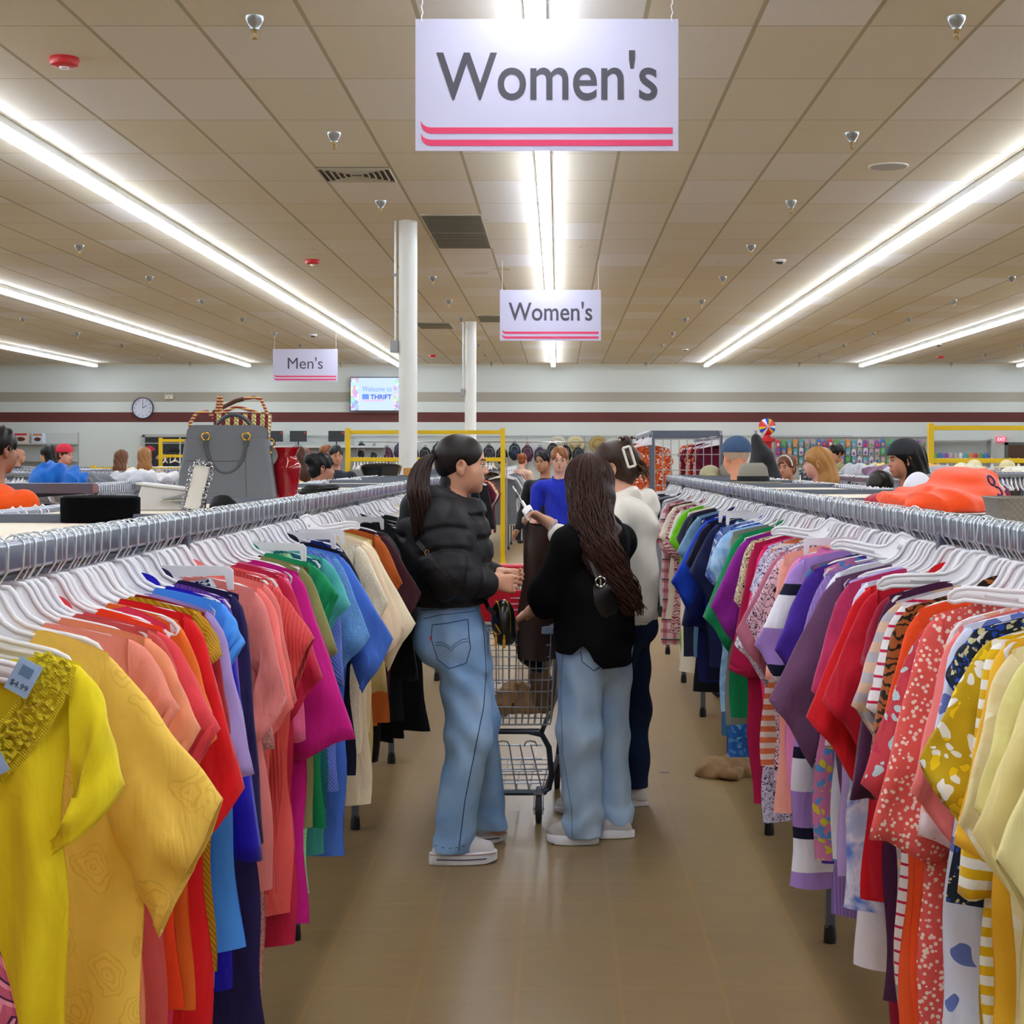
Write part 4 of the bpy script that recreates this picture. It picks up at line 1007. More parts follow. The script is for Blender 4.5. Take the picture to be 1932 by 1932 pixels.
def headframe(c, yaw, pitch=0, roll=0):
    """yaw: direction the face looks in the floor plane (0 = +x, 90 = away from the camera)"""
    M = Matrix.Rotation(math.radians(yaw)-PI/2, 3, 'Z') @ Matrix.Rotation(math.radians(pitch), 3, 'X') @ Matrix.Rotation(math.radians(roll), 3, 'Y')
    c = Vector(c)
    return (lambda x, y, z, s=1.: tuple(c+M @ Vector((x, y, z))*s)), np.array(M)
def add_head(S, c, yaw, pitch=0, sz=1., roll=0, neck=None, fem=1):
    H, M = headframe(c, yaw, pitch, roll)
    h = lambda x, y, z: H(x, y, z, sz)
    def E(p, r, k=.02, neg=False): S.ell(h(*p), tuple(q*sz for q in r), k, M, neg)
    def C(a, b, ra, rb=None, k=.015): S.cap(h(*a), h(*b), ra*sz, (ra if rb is None else rb)*sz, k)
    E((0, -.012, .035), (.073, .094, .083)); E((0, .03, -.02), (.057, .062, .086), .03); E((0, .034, -.062), (.047, .045, .038), .03)
    C((-.008, .071, -.09), (.008, .071, -.09), .0165, k=.02)
    E((-.04, .052, -.022), (.022, .024, .022), .02); E((.04, .052, -.022), (.022, .024, .022), .02)
    C((-.028, .084, .022), (.028, .084, .022), .0085, k=.012)
    E((-.031, .098, .004), (.018, .014, .011), .014, True); E((.031, .098, .004), (.018, .014, .011), .014, True)
    C((0, .087, .014), (0, .1, -.018), .0075, .0095, .010); E((0, .1035, -.0225), (.0108, .0095, .0085), .006)
    E((-.0115, .094, -.026), (.008, .010, .0072), .006); E((.0115, .094, -.026), (.008, .010, .0072), .006)
    E((-.03, .05, -.05), (.026, .03, .03), .025); E((.03, .05, -.05), (.026, .03, .03), .025); E((0, .047, .052), (.042, .034, .038), .03)
    E((-.0, .089, -.049), (.022, .011, .0075), .008); E((0, .088, -.0615), (.018, .011, .0075), .007); E((0, .101, -.0555), (.022, .006, .0018), .004, True)
    for s in (-1, 1):
        E((s*.073, -.008, -.006), (.009, .019, .031), .006); E((s*.080, -.004, .002), (.006, .010, .015), .004, True); E((s*.073, -.002, -.032), (.007, .01, .011), .006)
    if neck is not None: S.cap(h(0, -.022, -.055), neck, .05*sz, .056*sz, .03)
    return h, M
def face_bits(h, M, parent, skinc, eyes='#5a3a22', brow='#2a1c14', lip='#b8645c', makeup=True):
    Mm = Matrix(M.tolist())
    for s in (-1, 1):
        MB().tube([h(s*.083, -.008+.012*math.cos(a), -.0+.022*math.sin(a)) for a in [-1.2+k*.35 for k in range(13)]], .0028, 5).build('ear_rim', skinc, parent, smooth=True)
        MB().ell(h(s*.031, .0745, .003), (.0115, .0112, .009), 14, 10, Mm).build('eyeball', mat('eye_white', '#e9e4e0', .2), parent, smooth=True)
        MB().ell(h(s*.031, .0842, .003), (.0062, .0034, .006), 12, 6, Mm).build('iris', mat('iris_'+eyes, eyes, .15), parent, smooth=True)
        b = MB(); b.tube([h(s*(.014+.03*t), .0945-.013*t*t-.005*t, .024+.007*math.sin(t*2.2)-.004*t) for t in [k/8 for k in range(9)]], [.0022+.0016*math.sin(PI*(.15+.75*k/8)) for k in range(9)], 6); b.build('eyebrow', mat('brow_'+brow, brow, .8), parent, smooth=True)
        b = MB(); b.tube([h(s*(.019+.024*t), .0905-.011*t*t, .0075+.0035*math.sin(t*PI)) for t in [k/6 for k in range(7)]], .0019, 5); b.build('eyelashes', mat('lash', '#18100c', .7), parent, smooth=True)
        MB().grid(lambda u, v, s=s: Vector(h(s*(.031+.0135*math.cos(PI*u)), .0755+.0132*math.sin(PI*u)*math.cos(v*.9), .004+.0122*math.sin(.32+v*1.0))), 10, 6).build('eyelid', skinc, parent, smooth=True, sharp=0)
    m = MB(); m.tube([h(-.019+.038*t, .0975-.0115*(2*t-1)**2, -.0515+.0022*math.cos((2*t-1)*6)) for t in [k/10 for k in range(11)]], [.0012+.0032*math.sin(PI*k/10) for k in range(11)], 7)
    m.tube([h(-.017+.034*t, .0975-.0105*(2*t-1)**2, -.0598-.002*math.sin(PI*t)) for t in [k/10 for k in range(11)]], [.0012+.004*math.sin(PI*k/10) for k in range(11)], 7)
    m.build('lips', mat('lip_'+lip, lip, .35), parent, smooth=True)
def hair_cap(S, h, M, sz=1., back=True, fringe=.07, low=-.02):
    """scalp shell with the face left open"""
    S.ell(h(0, -.011, .042), (.083*sz, .101*sz, .087*sz), .01, M)
    if back: S.ell(h(0, -.045, -.02), (.07*sz, .066*sz, .07*sz), .02, M)
def face_open(S, h, M, sz=1., y0=.02, z0=.075, rx=.075):
    S.ell(h(0, .118, z0-.14), (rx*sz, .1*sz, .135*sz), .008, M, True)
def add_hand(S, wrist, direc, palm_n, side=1, sz=1., curl=(.5, .6, .65, .7), thumb=.5, spread=.1):
    """wrist point, finger direction, palm normal (way the palm faces); side: +1 thumb on +across"""
    w = Vector(wrist); d = Vector(direc).normalized(); n = Vector(palm_n); n = (n-d*n.dot(d)).normalized(); a = d.cross(n)*side
    P = lambda u, v, q: tuple(w+(a*u+d*v+n*q)*sz)
    S.cap(w, P(0, .02, 0), .024*sz, .026*sz, .015)
    for u, r in ((-.028, .0125), (-.009, .0135), (.011, .0135), (.03, .0125)):
        S.cap(P(u*.6, .02, 0), P(u, .082, 0), .015*sz, r*sz, .014)
    for i, (u, l) in enumerate(((.031, .068), (.011, .078), (-.009, .073), (-.028, .056))):
        ang = 0; p = Vector((u, .084, 0)); pts = [P(*p)]; c = curl[i]
        for j, f in enumerate((.42, .32, .26)):
            ang += c*(.75 if j == 0 else 1.0); p = p+Vector((u*spread*.6, math.cos(ang), math.sin(ang)))*l*f; pts.append(P(*p))
        for j in range(3): S.cap(pts[j], pts[j+1], (.0092-.0008*j)*sz, (.0086-.0009*j)*sz, .004)
    t0 = Vector((.022, .018, .008)); t1 = t0+Vector((.026, .026, .012)); t2 = t1+Vector((.012*(1-thumb), .03, .010+.012*thumb)); t3 = t2+Vector((-.006*thumb, .022, .006+.01*thumb))
    for q0, q1, ra, rb in ((t0, t1, .016, .0125), (t1, t2, .0115, .0100), (t2, t3, .0098, .008)): S.cap(P(*q0), P(*q1), ra*sz, rb*sz, .008)
def shoe(toe, heel, z, parent, upper, sole='#eeeef2', stripe=None, wd=.045, sz=1., platform=.03, name='shoe'):
    """toe and heel xy points on the floor"""
    t = Vector((toe[0], toe[1], 0)); h_ = Vector((heel[0], heel[1], 0)); d = (t-h_); L_ = d.length; d.normalize(); a = Vector((-d.y, d.x, 0))
    def ring(off, zz, n=28):
        out = []
        for k in range(n):
            th = 2*PI*k/n; c, s = math.cos(th), math.sin(th)
            u = .5+.5*c; w_ = (wd+off)*(.82+.28*math.sin(u*2.6-.55))*(abs(s)**.75)*(1 if s > 0 else -1)
            out.append(tuple(h_+d*(L_*u+off*c)+a*w_+Vector((0, 0, zz+ (.012*(u-.8)/.2 if u > .8 and zz < .01 else 0)))))
        return out
    o = MB().loft([ring(-.002, z), ring(.004, z+.004), ring(.004, z+platform), ring(.0, z+platform+.004)]).build(name, mat('sole_'+sole, sole, .5), parent, smooth=True, sharp=50)
    S = SDF(.006); q = lambda u, v, w_: tuple(h_+d*(L_*u)+a*v+Vector((0, 0, z+w_)))
    S.cap(q(.19, 0, platform+.01), q(.27, 0, platform+.03), .03*sz, .03*sz, .02).cap(q(.25, 0, platform+.035), q(.62, 0, platform+.022), .036*sz, .034*sz, .03).cap(q(.6, 0, platform+.02), q(.84, 0, platform+.008), .035*sz, .034*sz, .03).cap(q(.16, 0, platform+.0), q(.3, 0, platform+.005), .033*sz, .036*sz, .02)
    S.post.append(lambda V, X, Y, Z: np.maximum(V, (z+platform-.004)-Z))
    u_ = sobj(S, 'upper', upper, None); u_.parent = o
    if stripe:
        R1 = ring(.0062, z+platform*.55); n = len(R1)
        MB().tube([R1[k % n] for k in range(int(n*.62), int(n*.9))], .0022, 5).build('stripe', mat('stripe_'+stripe, stripe, .5), o, smooth=True)
        R1 = ring(.0062, z+platform*.95)
        MB().tube([R1[k % n] for k in range(int(n*.55), int(n*.98))], .0022, 5).build('stripe', mat('stripe_pinkish', '#c8a4a0', .5), o, smooth=True)
    # laces
    l = MB()
    for k in range(4):
        u = .44+.07*k; l.tube([q(u, -.022, platform+.05-.008*k), q(u+.01, 0, platform+.061-.006*k), q(u, .022, platform+.05-.008*k)], .003, 5)
    l.build('laces', mat('lace_white', '#f2f2f4', .8), o, smooth=True)
    return o
def fold(amp, fx=0, fz=0, fy=0, ph=0):
    return lambda V, X, Y, Z: V+amp*np.sin(X*fx+Y*fy+Z*fz+ph+1.3*np.sin(Z*fz*.4+X*5))
def cutz(lo=None, hi=None, f=None):
    def g(V, X, Y, Z):
        if lo is not None: V = np.maximum(V, lo-Z)
        if hi is not None: V = np.maximum(V, Z-hi)
        return V
    return g

SK1 = skin('#d8a082'); SK2 = skin('#c98f72'); SK3 = skin('#e0ab90')
V3 = Vector
# ---------------------------------------------------------------- woman in the black puffer jacket
def woman_puffer():
    d = 6.36
    P = wp('person', (-.40, d, 0), 0, 'woman in profile with long ponytail, black puffer jacket and light blue jeans', 'person')
    hc = (-.388, d, 1.56); B = SDF(.0055)
    h, M = add_head(B, hc, 8, -2, .99, neck=(-.435, d, 1.36))
    # torso and limbs under the clothes
    B.cap((-.45, d, 1.33), (-.45, d, 1.05), .105, .1, .05, (1, .72, 1)); B.cap((-.44, d, 1.05), (-.41, d, .9), .1, .12, .05, (1, .8, 1))
    for y0, kn, an in ((d-.08, (-.365, d-.1, .5), (-.41, d-.1, .09)), (d+.08, (-.33, d+.12, .5), (-.285, d+.2, .09))):
        B.cap((-.41, y0, .86), kn, .085, .055, .03).cap(kn, an, .052, .036, .03).cap(an, (an[0]+.04, an[1], .06), .03, .025, .02)
    NW = (-.262, d-.13, 1.105); FW = (-.245, d+.02, 1.125)
    for sh, el, wr in (((-.45, d-.165, 1.35), (-.42, d-.215, 1.11), NW), ((-.43, d+.165, 1.35), (-.37, d+.2, 1.12), FW)):
        B.cap((-.45, d+(sh[1]-d)*.4, 1.36), sh, .06, .055, .04).cap(sh, el, .05, .04, .03).cap(el, wr, .04, .026, .02)
    add_hand(B, NW, (1, .34, -.12), (-.1, .9, -.15), 1, .94, (.5, .55, .6, .7), .4)
    add_hand(B, FW, (1, -.3, -.16), (0, -.75, .3), 1, .94, (.55, .6, .65, .7), .3)
    body = sobj(B, 'body', SK1, P); face_bits(h, M, body_parent(P), SK1)
    # hair: smooth pulled back cap and ponytail
    S = SDF(.005); hair_cap(S, h, M, .99, back=False); S.ell(h(0, -.05, .0), (.06, .055, .055), .02, M); face_open(S, h, M, .99, z0=.068, rx=.095); S.ell(h(0, .0, -.115), (.12, .085, .078), .01, M, True); 
    for s in (-1, 1): S.ell(h(s*.09, .0, -.012), (.03, .028, .042), .01, M, True)
    sobj(S, 'hair', hairm('#15100f', '#2a211e'), P)
    T = Vector(h(-.0, -.108, .045)); m = MB(); rr = random.Random(3)
    tie = MB(); tie.lathe([(.013, -.014), (.019, -.01), (.019, .01), (.013, .014)], T, 14, Matrix.Rotation(PI/2, 3, 'Y')); tie.build('hair_tie', mat('tie_black', '#101012', .8), P, smooth=True)
    for k in range(260):
        a = rr.uniform(0, 2*PI); q = rr.uniform(0, 1)**.5; oy, ox = math.cos(a)*q, math.sin(a)*q; pts = []; e = rr.uniform(.82, 1.0)
        for i in range(15):
            t = i/14*e; w_ = .013+.036*math.sin(min(t*3.2, PI*.62))*(1-.45*t)
            path = T+Vector((-.055*math.sin(min(t*4.5, 1.57))+.035*max(0, t-.3), -.19*min(t*2.3, 1)**1.3, .014*math.sin(t*9)*(t < .35)-.36*t**1.1))
            pts.append(path+Vector((ox*w_, oy*w_*.9, 0))+Vector((.004*math.sin(t*9+k), .004*math.cos(t*8+k*2), 0)))
        m.tube(pts, [.0014+.0022*math.sin(PI*min(1, i/14+.1)) for i in range(15)], 4)
    m.build('ponytail', hairm('#180d09', '#3c2014'), P, smooth=True, sharp=0)
    # puffer jacket
    J = SDF(.0065); q = (.085, .014, .011)
    J.cap((-.455, d, 1.27), (-.455, d, 1.16), .186, .19, .05, (1, .78, 1)); J.cap((-.455, d, 1.16), (-.44, d, 1.03), .19, .158, .05, (1, .78, 1)); J.ell((-.47, d, 1.33), (.165, .2, .1), .05)
    J.cap((-.46, d-.12, 1.36), (-.46, d+.12, 1.36), .075, None, .05)
    A = [((-.45, d-.17, 1.335), (-.425, d-.235, 1.135)), ((-.425, d-.235, 1.135), (-.285, d-.15, 1.10)), ((-.44, d+.18, 1.33), (-.38, d+.22, 1.13)), ((-.38, d+.22, 1.13), (-.262, d+.05, 1.12))]
    J.cap(*A[0], .092, .092, .03, rings=q).cap(*A[1], .09, .055, .03, rings=q).cap(*A[2], .09, .085, .03).cap(*A[3], .082, .05, .03)
    def quilt(V, X, Y, Z):
        on = (Z < 1.40)*(Y > d-.155)
        zz = Z+.03*(X+.45); gq = np.abs((zz/.088) % 1-.5)*.088; r_ = .013*np.exp(-(gq/.012)**2)*on
        rnd = .0022*np.sin(X*60+Z*12+Y*25)*np.sin(Z*37+Y*20)
        return V+r_+rnd
    J.post.append(quilt); J.post.append(lambda V, X, Y, Z: np.maximum(V, (1.008+.07*np.clip(-(X+.455), -.2, .2)*-.2)-Z))
    J.ell((-.375, d, 1.375), (.085, .11, .07), .04)
    # collar: open at the throat
    J.cap((-.425, d, 1.38), (-.405, d, 1.475), .088, .074, .02)
    J.cap((-.40, d, 1.41), (-.36, d, 1.56), .066, .07, .025, neg=True)
    pm = mat('puffer_black', '#1a1a1e', .58, bump=.2, bscale=30, spec=.35)
    jk = sobj(J, 'puffer_jacket', pm, P)
    H2 = SDF(.0065); H2.ell((-.545, d-.01, 1.385), (.085, .15, .075), .03).ell((-.49, d-.085, 1.43), (.1, .085, .05), .04).ell((-.49, d+.09, 1.42), (.08, .08, .05), .04)
    H2.cap((-.575, d-.07, 1.34), (-.565, d+.08, 1.34), .058, None, .03)
    H2.post.append(lambda V, X, Y, Z: V+.005*np.sin(X*38+Z*46+2*np.sin(Y*10))+.002*np.sin(Y*50+Z*30)); H2.ell((-.41, d, 1.49), (.075, .075, .09), .01, neg=True)
    sobj(H2, 'hood', pm, jk).parent = jk
    MB().tube([(-.318+.0, d-.062, 1.46), (-.300, d-.066, 1.40), (-.283, d-.07, 1.30), (-.277, d-.07, 1.2)], .0022, 5).build('zip', mat('zip_dark', '#4a4c52', .4, .5), jk, smooth=True)
    MB().lathe([(.047, 0), (.05, .012), (.047, .03)], NW, 20, Matrix.Rotation(-PI/2, 3, 'Y') @ Matrix.Rotation(-.1, 3, 'X')).build('cuff', mat('cuff_grey', '#3b3b40', .8), jk, smooth=True)
    # shirt peeking below the jacket
    S = SDF(.007); S.cap((-.452, d, 1.05), (-.45, d, 1.0), .122, .122, .02, (1, .75, 1)); S.post.append(cutz(1.0, 1.05)); sobj(S, 'undershirt', mat('under_shirt', '#8a807c', .8), P)
    # jeans
    D = SDF(.0065)
    D.cap((-.445, d, 1.01), (-.425, d, .90), .124, .13, .04, (1, .74, 1)); D.ell((-.475, d-.075, .87), (.098, .095, .11), .04); D.ell((-.475, d+.075, .87), (.098, .095, .11), .04)
    D.cap((-.385, d-.08, .86), (-.352, d-.1, .52), .112, .088, .04); D.cap((-.352, d-.1, .52), (-.416, d-.11, .04), .084, .080, .05)
    D.cap((-.385, d+.08, .86), (-.325, d+.13, .52), .11, .082, .03); D.cap((-.325, d+.13, .52), (-.275, d+.2, .07), .076, .066, .05)
    def jf(V, X, Y, Z):
        V = V+.0045*np.sin(Z*38+X*30+2*np.sin(X*14+Y*9))*np.exp(-((Z-.52)/.16)**2)+.006*np.sin(Z*44+X*38)*np.exp(-((Z-.74)/.07)**2)
        V = V+.005*np.sin(Z*50+np.sin(X*25)*2)*np.exp(-((Z-.1)/.09)**2)+.003*np.sin(X*60+Z*6)
        top = 1.005-.32*(X+.44)*-.25; V = np.maximum(V, Z-(1.032+.1*(X+.44)))
        hem = np.where(Y > d+.06, .062, .048); return np.maximum(V, hem-Z)
    D.post.append(jf); dn = denim('#74a4dc', '#b8d8fa'); je = sobj(D, 'jeans', dn, P)
    bake_decals_w1(je, d)
    shoe((-.243, 6.27), (-.502, 6.22), 0, P, mat('shoe_white', '#ecebee', .6), '#f0f0f4', '#34385a', platform=.045)
    shoe((-.215, 6.62), (-.44, 6.56), 0, P, mat('shoe_white', '#ecebee', .6), '#e6e4e8', '#34385a', platform=.04)
    MB().ell((-.405, 6.24, .095), (.045, .035, .035)).build('sock', mat('sock_black', '#121216', .9), P, smooth=True)
    # crossbody bag: a thing of its own
    t = empty('crossbody_bag', (-.215, d-.06, .86), 0, 'small black leather crossbody bag with gold zips at the front of the puffer jacket', 'handbag')
    S = SDF(.005); S.ell((-.215, d-.07, .945), (.042, .075, .085), .02).cap((-.225, d-.07, .98), (-.207, d-.07, .885), .036, .04, .03, (1, .6, 1))
    S.post.append(lambda V, X, Y, Z: np.maximum(V, .855-Z)); sobj(S, 'bag_body', mat('leather_black', '#0e0e11', .28, spec=.6, bump=.15, bscale=120), t)
    GO = mat('gold', '#d8a53a', .25, 1.0); T_ = lambda v: tuple(Vector(v)-t.location)
    for dx in (-.02, .018):
        MB().tube([T_((-.215+dx-.012+.022*math.sin(a), d-.142+.04*abs(dx)*3, .945+.088*math.cos(a))) for a in [k*.2 for k in range(0, 11)]], .003, 5).build('zip', GO, t, smooth=True)
    for dx, zz in ((-.028, .875), (.004, .865)):
        MB().box(T_((-.215+dx, d-.15, zz)), (.011, .004, .035)).box(T_((-.215+dx, d-.148, zz+.026)), (.006, .006, .018)).build('zip_pull', GO, t)
    MB().tube([T_(p) for p in ((-.25, d-.13, .93), (-.246, d-.14, .94), (-.235, d-.147, .925), (-.225, d-.15, .905), (-.245, d-.15, .9), (-.252, d-.145, .915))], .0035, 6).build('clasp', GO, t, smooth=True)
    bvh = bvh_of(jk); pts = []
    for k in range(22):
        u = k/21; x = -.545+.30*u; z = 1.27-.29*u
        hit = bvh.ray_cast(Vector((x, d-1, z)), Vector((0, 1, 0)))[0]
        pts.append(hit+Vector((0, -.004, 0)) if hit is not None else Vector((x, d-.16, z)))
    st = MB()
    for k in range(21):
        a, b = pts[k], pts[k+1]; n_ = Vector((.5, 0, .5)).normalized()*.009
        if k == 0: st.add([a-n_, a+n_], [])
        st.add([b-n_, b+n_], [(2*k, 2*k+2, 2*k+3, 2*k+1)])
    # build as ribbon
    rb = MB(); rb.loft([[tuple(Vector(p)+n2-t.location) for n2 in (Vector((.006, -.003, .007)), Vector((-.006, -.003, -.007)), Vector((-.006, .003, -.007)), Vector((.006, .003, .007)))] for p in pts]); rb.build('strap', mat('strap_black', '#0b0b0d', .5), t, smooth=False)
    rg = pts[3]; MB().tube([T_(rg+Vector((.008*math.cos(a), -.006, .01*math.sin(a)))) for a in [k*PI/6 for k in range(12)]], .002, 5, closed=True).box(T_(rg+Vector((.03, -.006, -.03))), (.006, .004, .03), rot=Matrix.Rotation(-.7, 3, 'Y')).build('strap_ring', GO, t, smooth=True)
def body_parent(P): return P
def bvh_of(o):
    me = o.data; return BVHTree.FromPolygons([v.co.copy() for v in me.vertices], [tuple(p.vertices) for p in me.polygons])
def on_surf(bvh, pts, lift=.0015, dir=(0, 1, 0)):
    out = []
    for p in pts:
        d_ = Vector(dir); hit, nr, _, _ = bvh.ray_cast(Vector(p)-d_*1.0, d_)
        if hit is not None: out.append(hit-d_*lift)
    return out
def seam(bvh, pts, parent, r=.0016, m=None, name='seam', n=24, dash=False, dir=(0, 1, 0), lift=.0008):
    q = []
    for a, b in zip(pts[:-1], pts[1:]):
        k = max(2, int((Vector(b)-Vector(a)).length/.012)); q += [Vector(a).lerp(Vector(b), i/k) for i in range(k)]
    q.append(Vector(pts[-1])); s = on_surf(bvh, q, lift, dir)
    if len(s) < 2: return
    mb = MB()
    if dash:
        for i in range(0, len(s)-1, 2): mb.tube([s[i], s[i].lerp(s[i+1], .75)], r, 4)
    else: mb.tube(s, r, 5)
    o = mb.build(name, m, None, smooth=True); o.parent = parent
    return o
def bake_decals_w1(je, d):
    bvh = bvh_of(je); th = mat('denim_thread', '#33507c', .8); th2 = mat('denim_pale', '#9dbbe0', .9)
    X = lambda px, py: at(px, py, d-.1)
    # back pocket with the double arc stitch and the small red tab
    pk = [(818, 1176), (884, 1166), (890, 1218), (882, 1246), (850, 1256), (828, 1240), (816, 1200), (818, 1176)]
    seam(bvh, [X(*p) for p in pk], je, .0018, th, 'pocket_seam')
    seam(bvh, [X(p[0]*.94+852*.06, p[1]*.94+1210*.06) for p in pk], je, .0012, th2, 'pocket_seam', dash=True)
    for o_ in (0, 5): seam(bvh, [X(824, 1208+o_), X(838, 1207+o_), X(848, 1212+o_), X(854, 1218+o_), X(862, 1209+o_), X(874, 1202+o_), X(886, 1200+o_)], je, .0012, th, 'arc_stitch')
    t = on_surf(bvh, [X(816, 1200)], .003)
    if t: o = MB().box(t[0], (.007, .003, .016)).build('red_tab', mat('tab_red', '#c8283c', .6), None); o.parent = je
    seam(bvh, [X(800, 1166), X(835, 1156), X(905, 1152)], je, .0014, th, 'waistband_seam'); seam(bvh, [X(796, 1150), X(850, 1144), X(905, 1141)], je, .0016, th, 'waistband_seam')
    seam(bvh, [X(905, 1150), X(914, 1200), X(918, 1260), X(914, 1330), X(900, 1400), X(880, 1500), X(868, 1595)], je, .0022, th, 'side_seam')
    seam(bvh, [X(912, 1170), X(928, 1172), X(942, 1176)], je, .0014, th, 'pocket_seam')
    seam(bvh, [X(822, 1588), X(850, 1590), X(886, 1586)], je, .0014, th, 'hem_seam', dash=True)
    p = on_surf(bvh, [X(912, 1171)], .002)
    if p: o = MB().ell(p[0], (.004, .003, .004)).build('rivet', mat('copper', '#b0603a', .3, 1), None, smooth=True); o.parent = je

# ---------------------------------------------------------------- woman in the black cardigan, seen from behind
def woman_cardigan():
    d = 6.64
    P = wp('person', (.15, d, 0), 0, 'woman seen from behind with very long wavy dark hair, black cardigan and pale wide jeans', 'person')
    hc = (.125, d+.02, 1.475); B = SDF(.0055)
    h, M = add_head(B, hc, 128, -8, .98, neck=(.15, d-.0, 1.26))
    B.cap((.16, d, 1.24), (.155, d, .98), .105, .1, .05, (.85, .85, 1)); B.cap((.155, d, .98), (.155, d, .86), .1, .11, .05)
    for hp, kn, an in (((.10, d-.08, .84), (.085, d-.08, .47), (.1, d-.05, .08)), ((.2, d+.06, .84), (.22, d+.08, .47), (.25, d+.07, .08))):
        B.cap(hp, kn, .062, .05, .03).cap(kn, an, .048, .035, .03).cap(an, (an[0]-.03, an[1]+.01, .06), .03, .025, .02)
    W1 = (-.105, d+.10, .948); W2 = (.0, d+.28, .935)
    for sh, el, wr in (((.055, d-.12, 1.245), (-.03, d-.05, 1.05), W1), ((.26, d+.12, 1.245), (.16, d+.26, 1.03), W2)):
        B.cap((.155, d, 1.26), sh, .05, .05, .04).cap(sh, el, .046, .038, .03).cap(el, wr, .036, .025, .02)
    add_hand(B, W1, (-.75, .5, -.45), (.35, .3, -1), -1, .92, (.35, .45, .5, .55), .2, .5)
    add_hand(B, W2, (-.2, .5, -.8), (-.6, -.2, -.3), 1, .92, (.4, .5, .5, .6), .3)
    sobj(B, 'body', SK2, P); face_bits(h, M, P, SK2)
    # hair
    HR = hairm('#170e0b', '#3d2118'); S = SDF(.0065); hair_cap(S, h, M, 1.02); S.ell(h(0, -.055, -.06), (.085, .06, .1), .03, M)
    face_open(S, h, M, .98, z0=.07, rx=.07)
    S.chain([(.13, d-.04, 1.42), (.165, d-.07, 1.27), (.215, d-.1, 1.1), (.27, d-.09, 1.0)], [.075, .085, .08, .04], .04, (1, 1.3, 1))
    S.post.append(lambda V, X, Y, Z: V+.006*np.sin(X*70+3*np.sin(Z*22))*np.clip((1.5-Z)*4, 0, 1))
    sobj(S, 'hair', HR, P)
    m = MB(); rr = random.Random(11)
    C0 = Vector(hc)+Vector((0, 0, .028)); f0 = math.radians(128)
    for k in range(520):
        th = math.radians(-52+rr.uniform(-118, 112)); ln = rr.uniform(.84, 1.0); ph = rr.uniform(0, 6.3); fr = rr.uniform(44, 60); hd = Vector((math.cos(th), math.sin(th), 0)); pts = []; lift = rr.uniform(1.0, 1.09); q = rr.uniform(-1, 1); yb = rr.uniform(0, 1)
        for i in range(30):
            t = i/29*ln
            if t < .17:
                a = t/.17*1.75+.04; p = C0+hd*(.103*math.sin(a)*lift)+Vector((0, 0, .1*math.cos(a)*lift))
                if hd.dot(Vector((math.cos(f0), math.sin(f0), 0))) > .2: p = p-Vector((math.cos(f0), math.sin(f0), 0))*.02*math.sin(a)
                p0 = p
            else:
                u = (t-.17)/.83; z = p0.z-.545*u; cx = .125+.19*u**1.35-.03*math.sin(u*PI); w_ = .085-.012*u
                if u > .8: w_ *= 1-(u-.8)*2.2
                m_ = min(1, u*2.2)**.9; x = p0.x*(1-m_)+(cx+q*w_)*m_; y = p0.y*(1-m_)+(d-.185-.02*math.sin(u*PI)+.05*q*q+.035*yb)*m_
                wv = .002+.009*min(1, u*1.6); p = Vector((x+wv*math.sin(z*fr+ph), y+wv*.8*math.cos(z*fr+ph), z))
            pts.append(p)
        m.tube(pts, [.0016+.0028*math.sin(PI*min(1, (i+1)/30)) for i in range(30)], 4)
    m.build('hair_waves', hairm('#180b07', '#4c2416'), P, smooth=True, sharp=0)
    # cardigan
    K = SDF(.0065)
    K.cap((.155, d, 1.235), (.155, d, .93), .142, .152, .06, (1, 1, 1)); K.cap((.155, d, .95), (.165, d, .76), .152, .15, .05)
    K.cap((.06, d-.09, 1.245), (.25, d+.1, 1.245), .074, None, .06); K.cap((.125, d-.07, 1.0), (.125, d-.08, .74), .135, .142, .05)
    K.cap((.045, d-.115, 1.225), (-.035, d-.07, 1.03), .075, .082, .035).cap((-.035, d-.07, 1.03), (-.06, d+.04, .965), .085, .05, .03)
    K.cap((.26, d+.12, 1.225), (.17, d+.27, 1.0), .07, .07, .03).cap((.17, d+.27, 1.0), (.02, d+.28, .955), .068, .045, .03)
    def kf(V, X, Y, Z):
        V = V+.006*np.sin(Z*26+X*24+1.5*np.sin(X*16+Z*9))*np.clip((1.2-Z)*3, .2, 1)+.004*np.sin(X*42+Z*10+Y*20)
        hem = .775+.0*X; notch = np.maximum(0, 1-np.abs(X-.1)/.045)*(Y < d+.02)*.04; low = np.clip((X-.12)*.9, 0, .055)
        hz = .792-low+notch; return np.maximum(V, hz-Z)
    K.post.append(kf); ka = sobj(K, 'cardigan', mat('cardigan_black', '#0b0a0c', .95, bump=.4, bscale=500, spec=.15), P)
    # jeans
    D = SDF(.0065)
    D.cap((.155, d, .9), (.155, d, .8), .138, .14, .05, (1, 1, 1)); D.cap((.1, d-.06, .78), (.085, d-.08, .45), .104, .088, .05).cap((.085, d-.08, .45), (.103, d-.07, .04), .086, .083, .05)
    D.cap((.21, d+.05, .8), (.215, d+.08, .45), .105, .078, .03).cap((.215, d+.08, .45), (.25, d+.08, .05), .076, .072, .05)
    def jf(V, X, Y, Z):
        V = V+.006*np.sin(Z*30+X*36+2*np.sin(X*12))*np.exp(-((Z-.7)/.1)**2)+.005*np.sin(Z*34-X*28)*np.exp(-((Z-.42)/.14)**2)+.007*np.sin(Z*46+np.sin(X*30)*2)*np.exp(-((Z-.09)/.08)**2)+.0035*np.sin(X*58+Z*5+Y*20)
        hem = np.where(X > .178, .05, .03); return np.maximum(V, hem-Z)
    D.post.append(jf); je = sobj(D, 'jeans', denim('#9cc2ec', '#d0e6fc'), P); bvh = bvh_of(je)
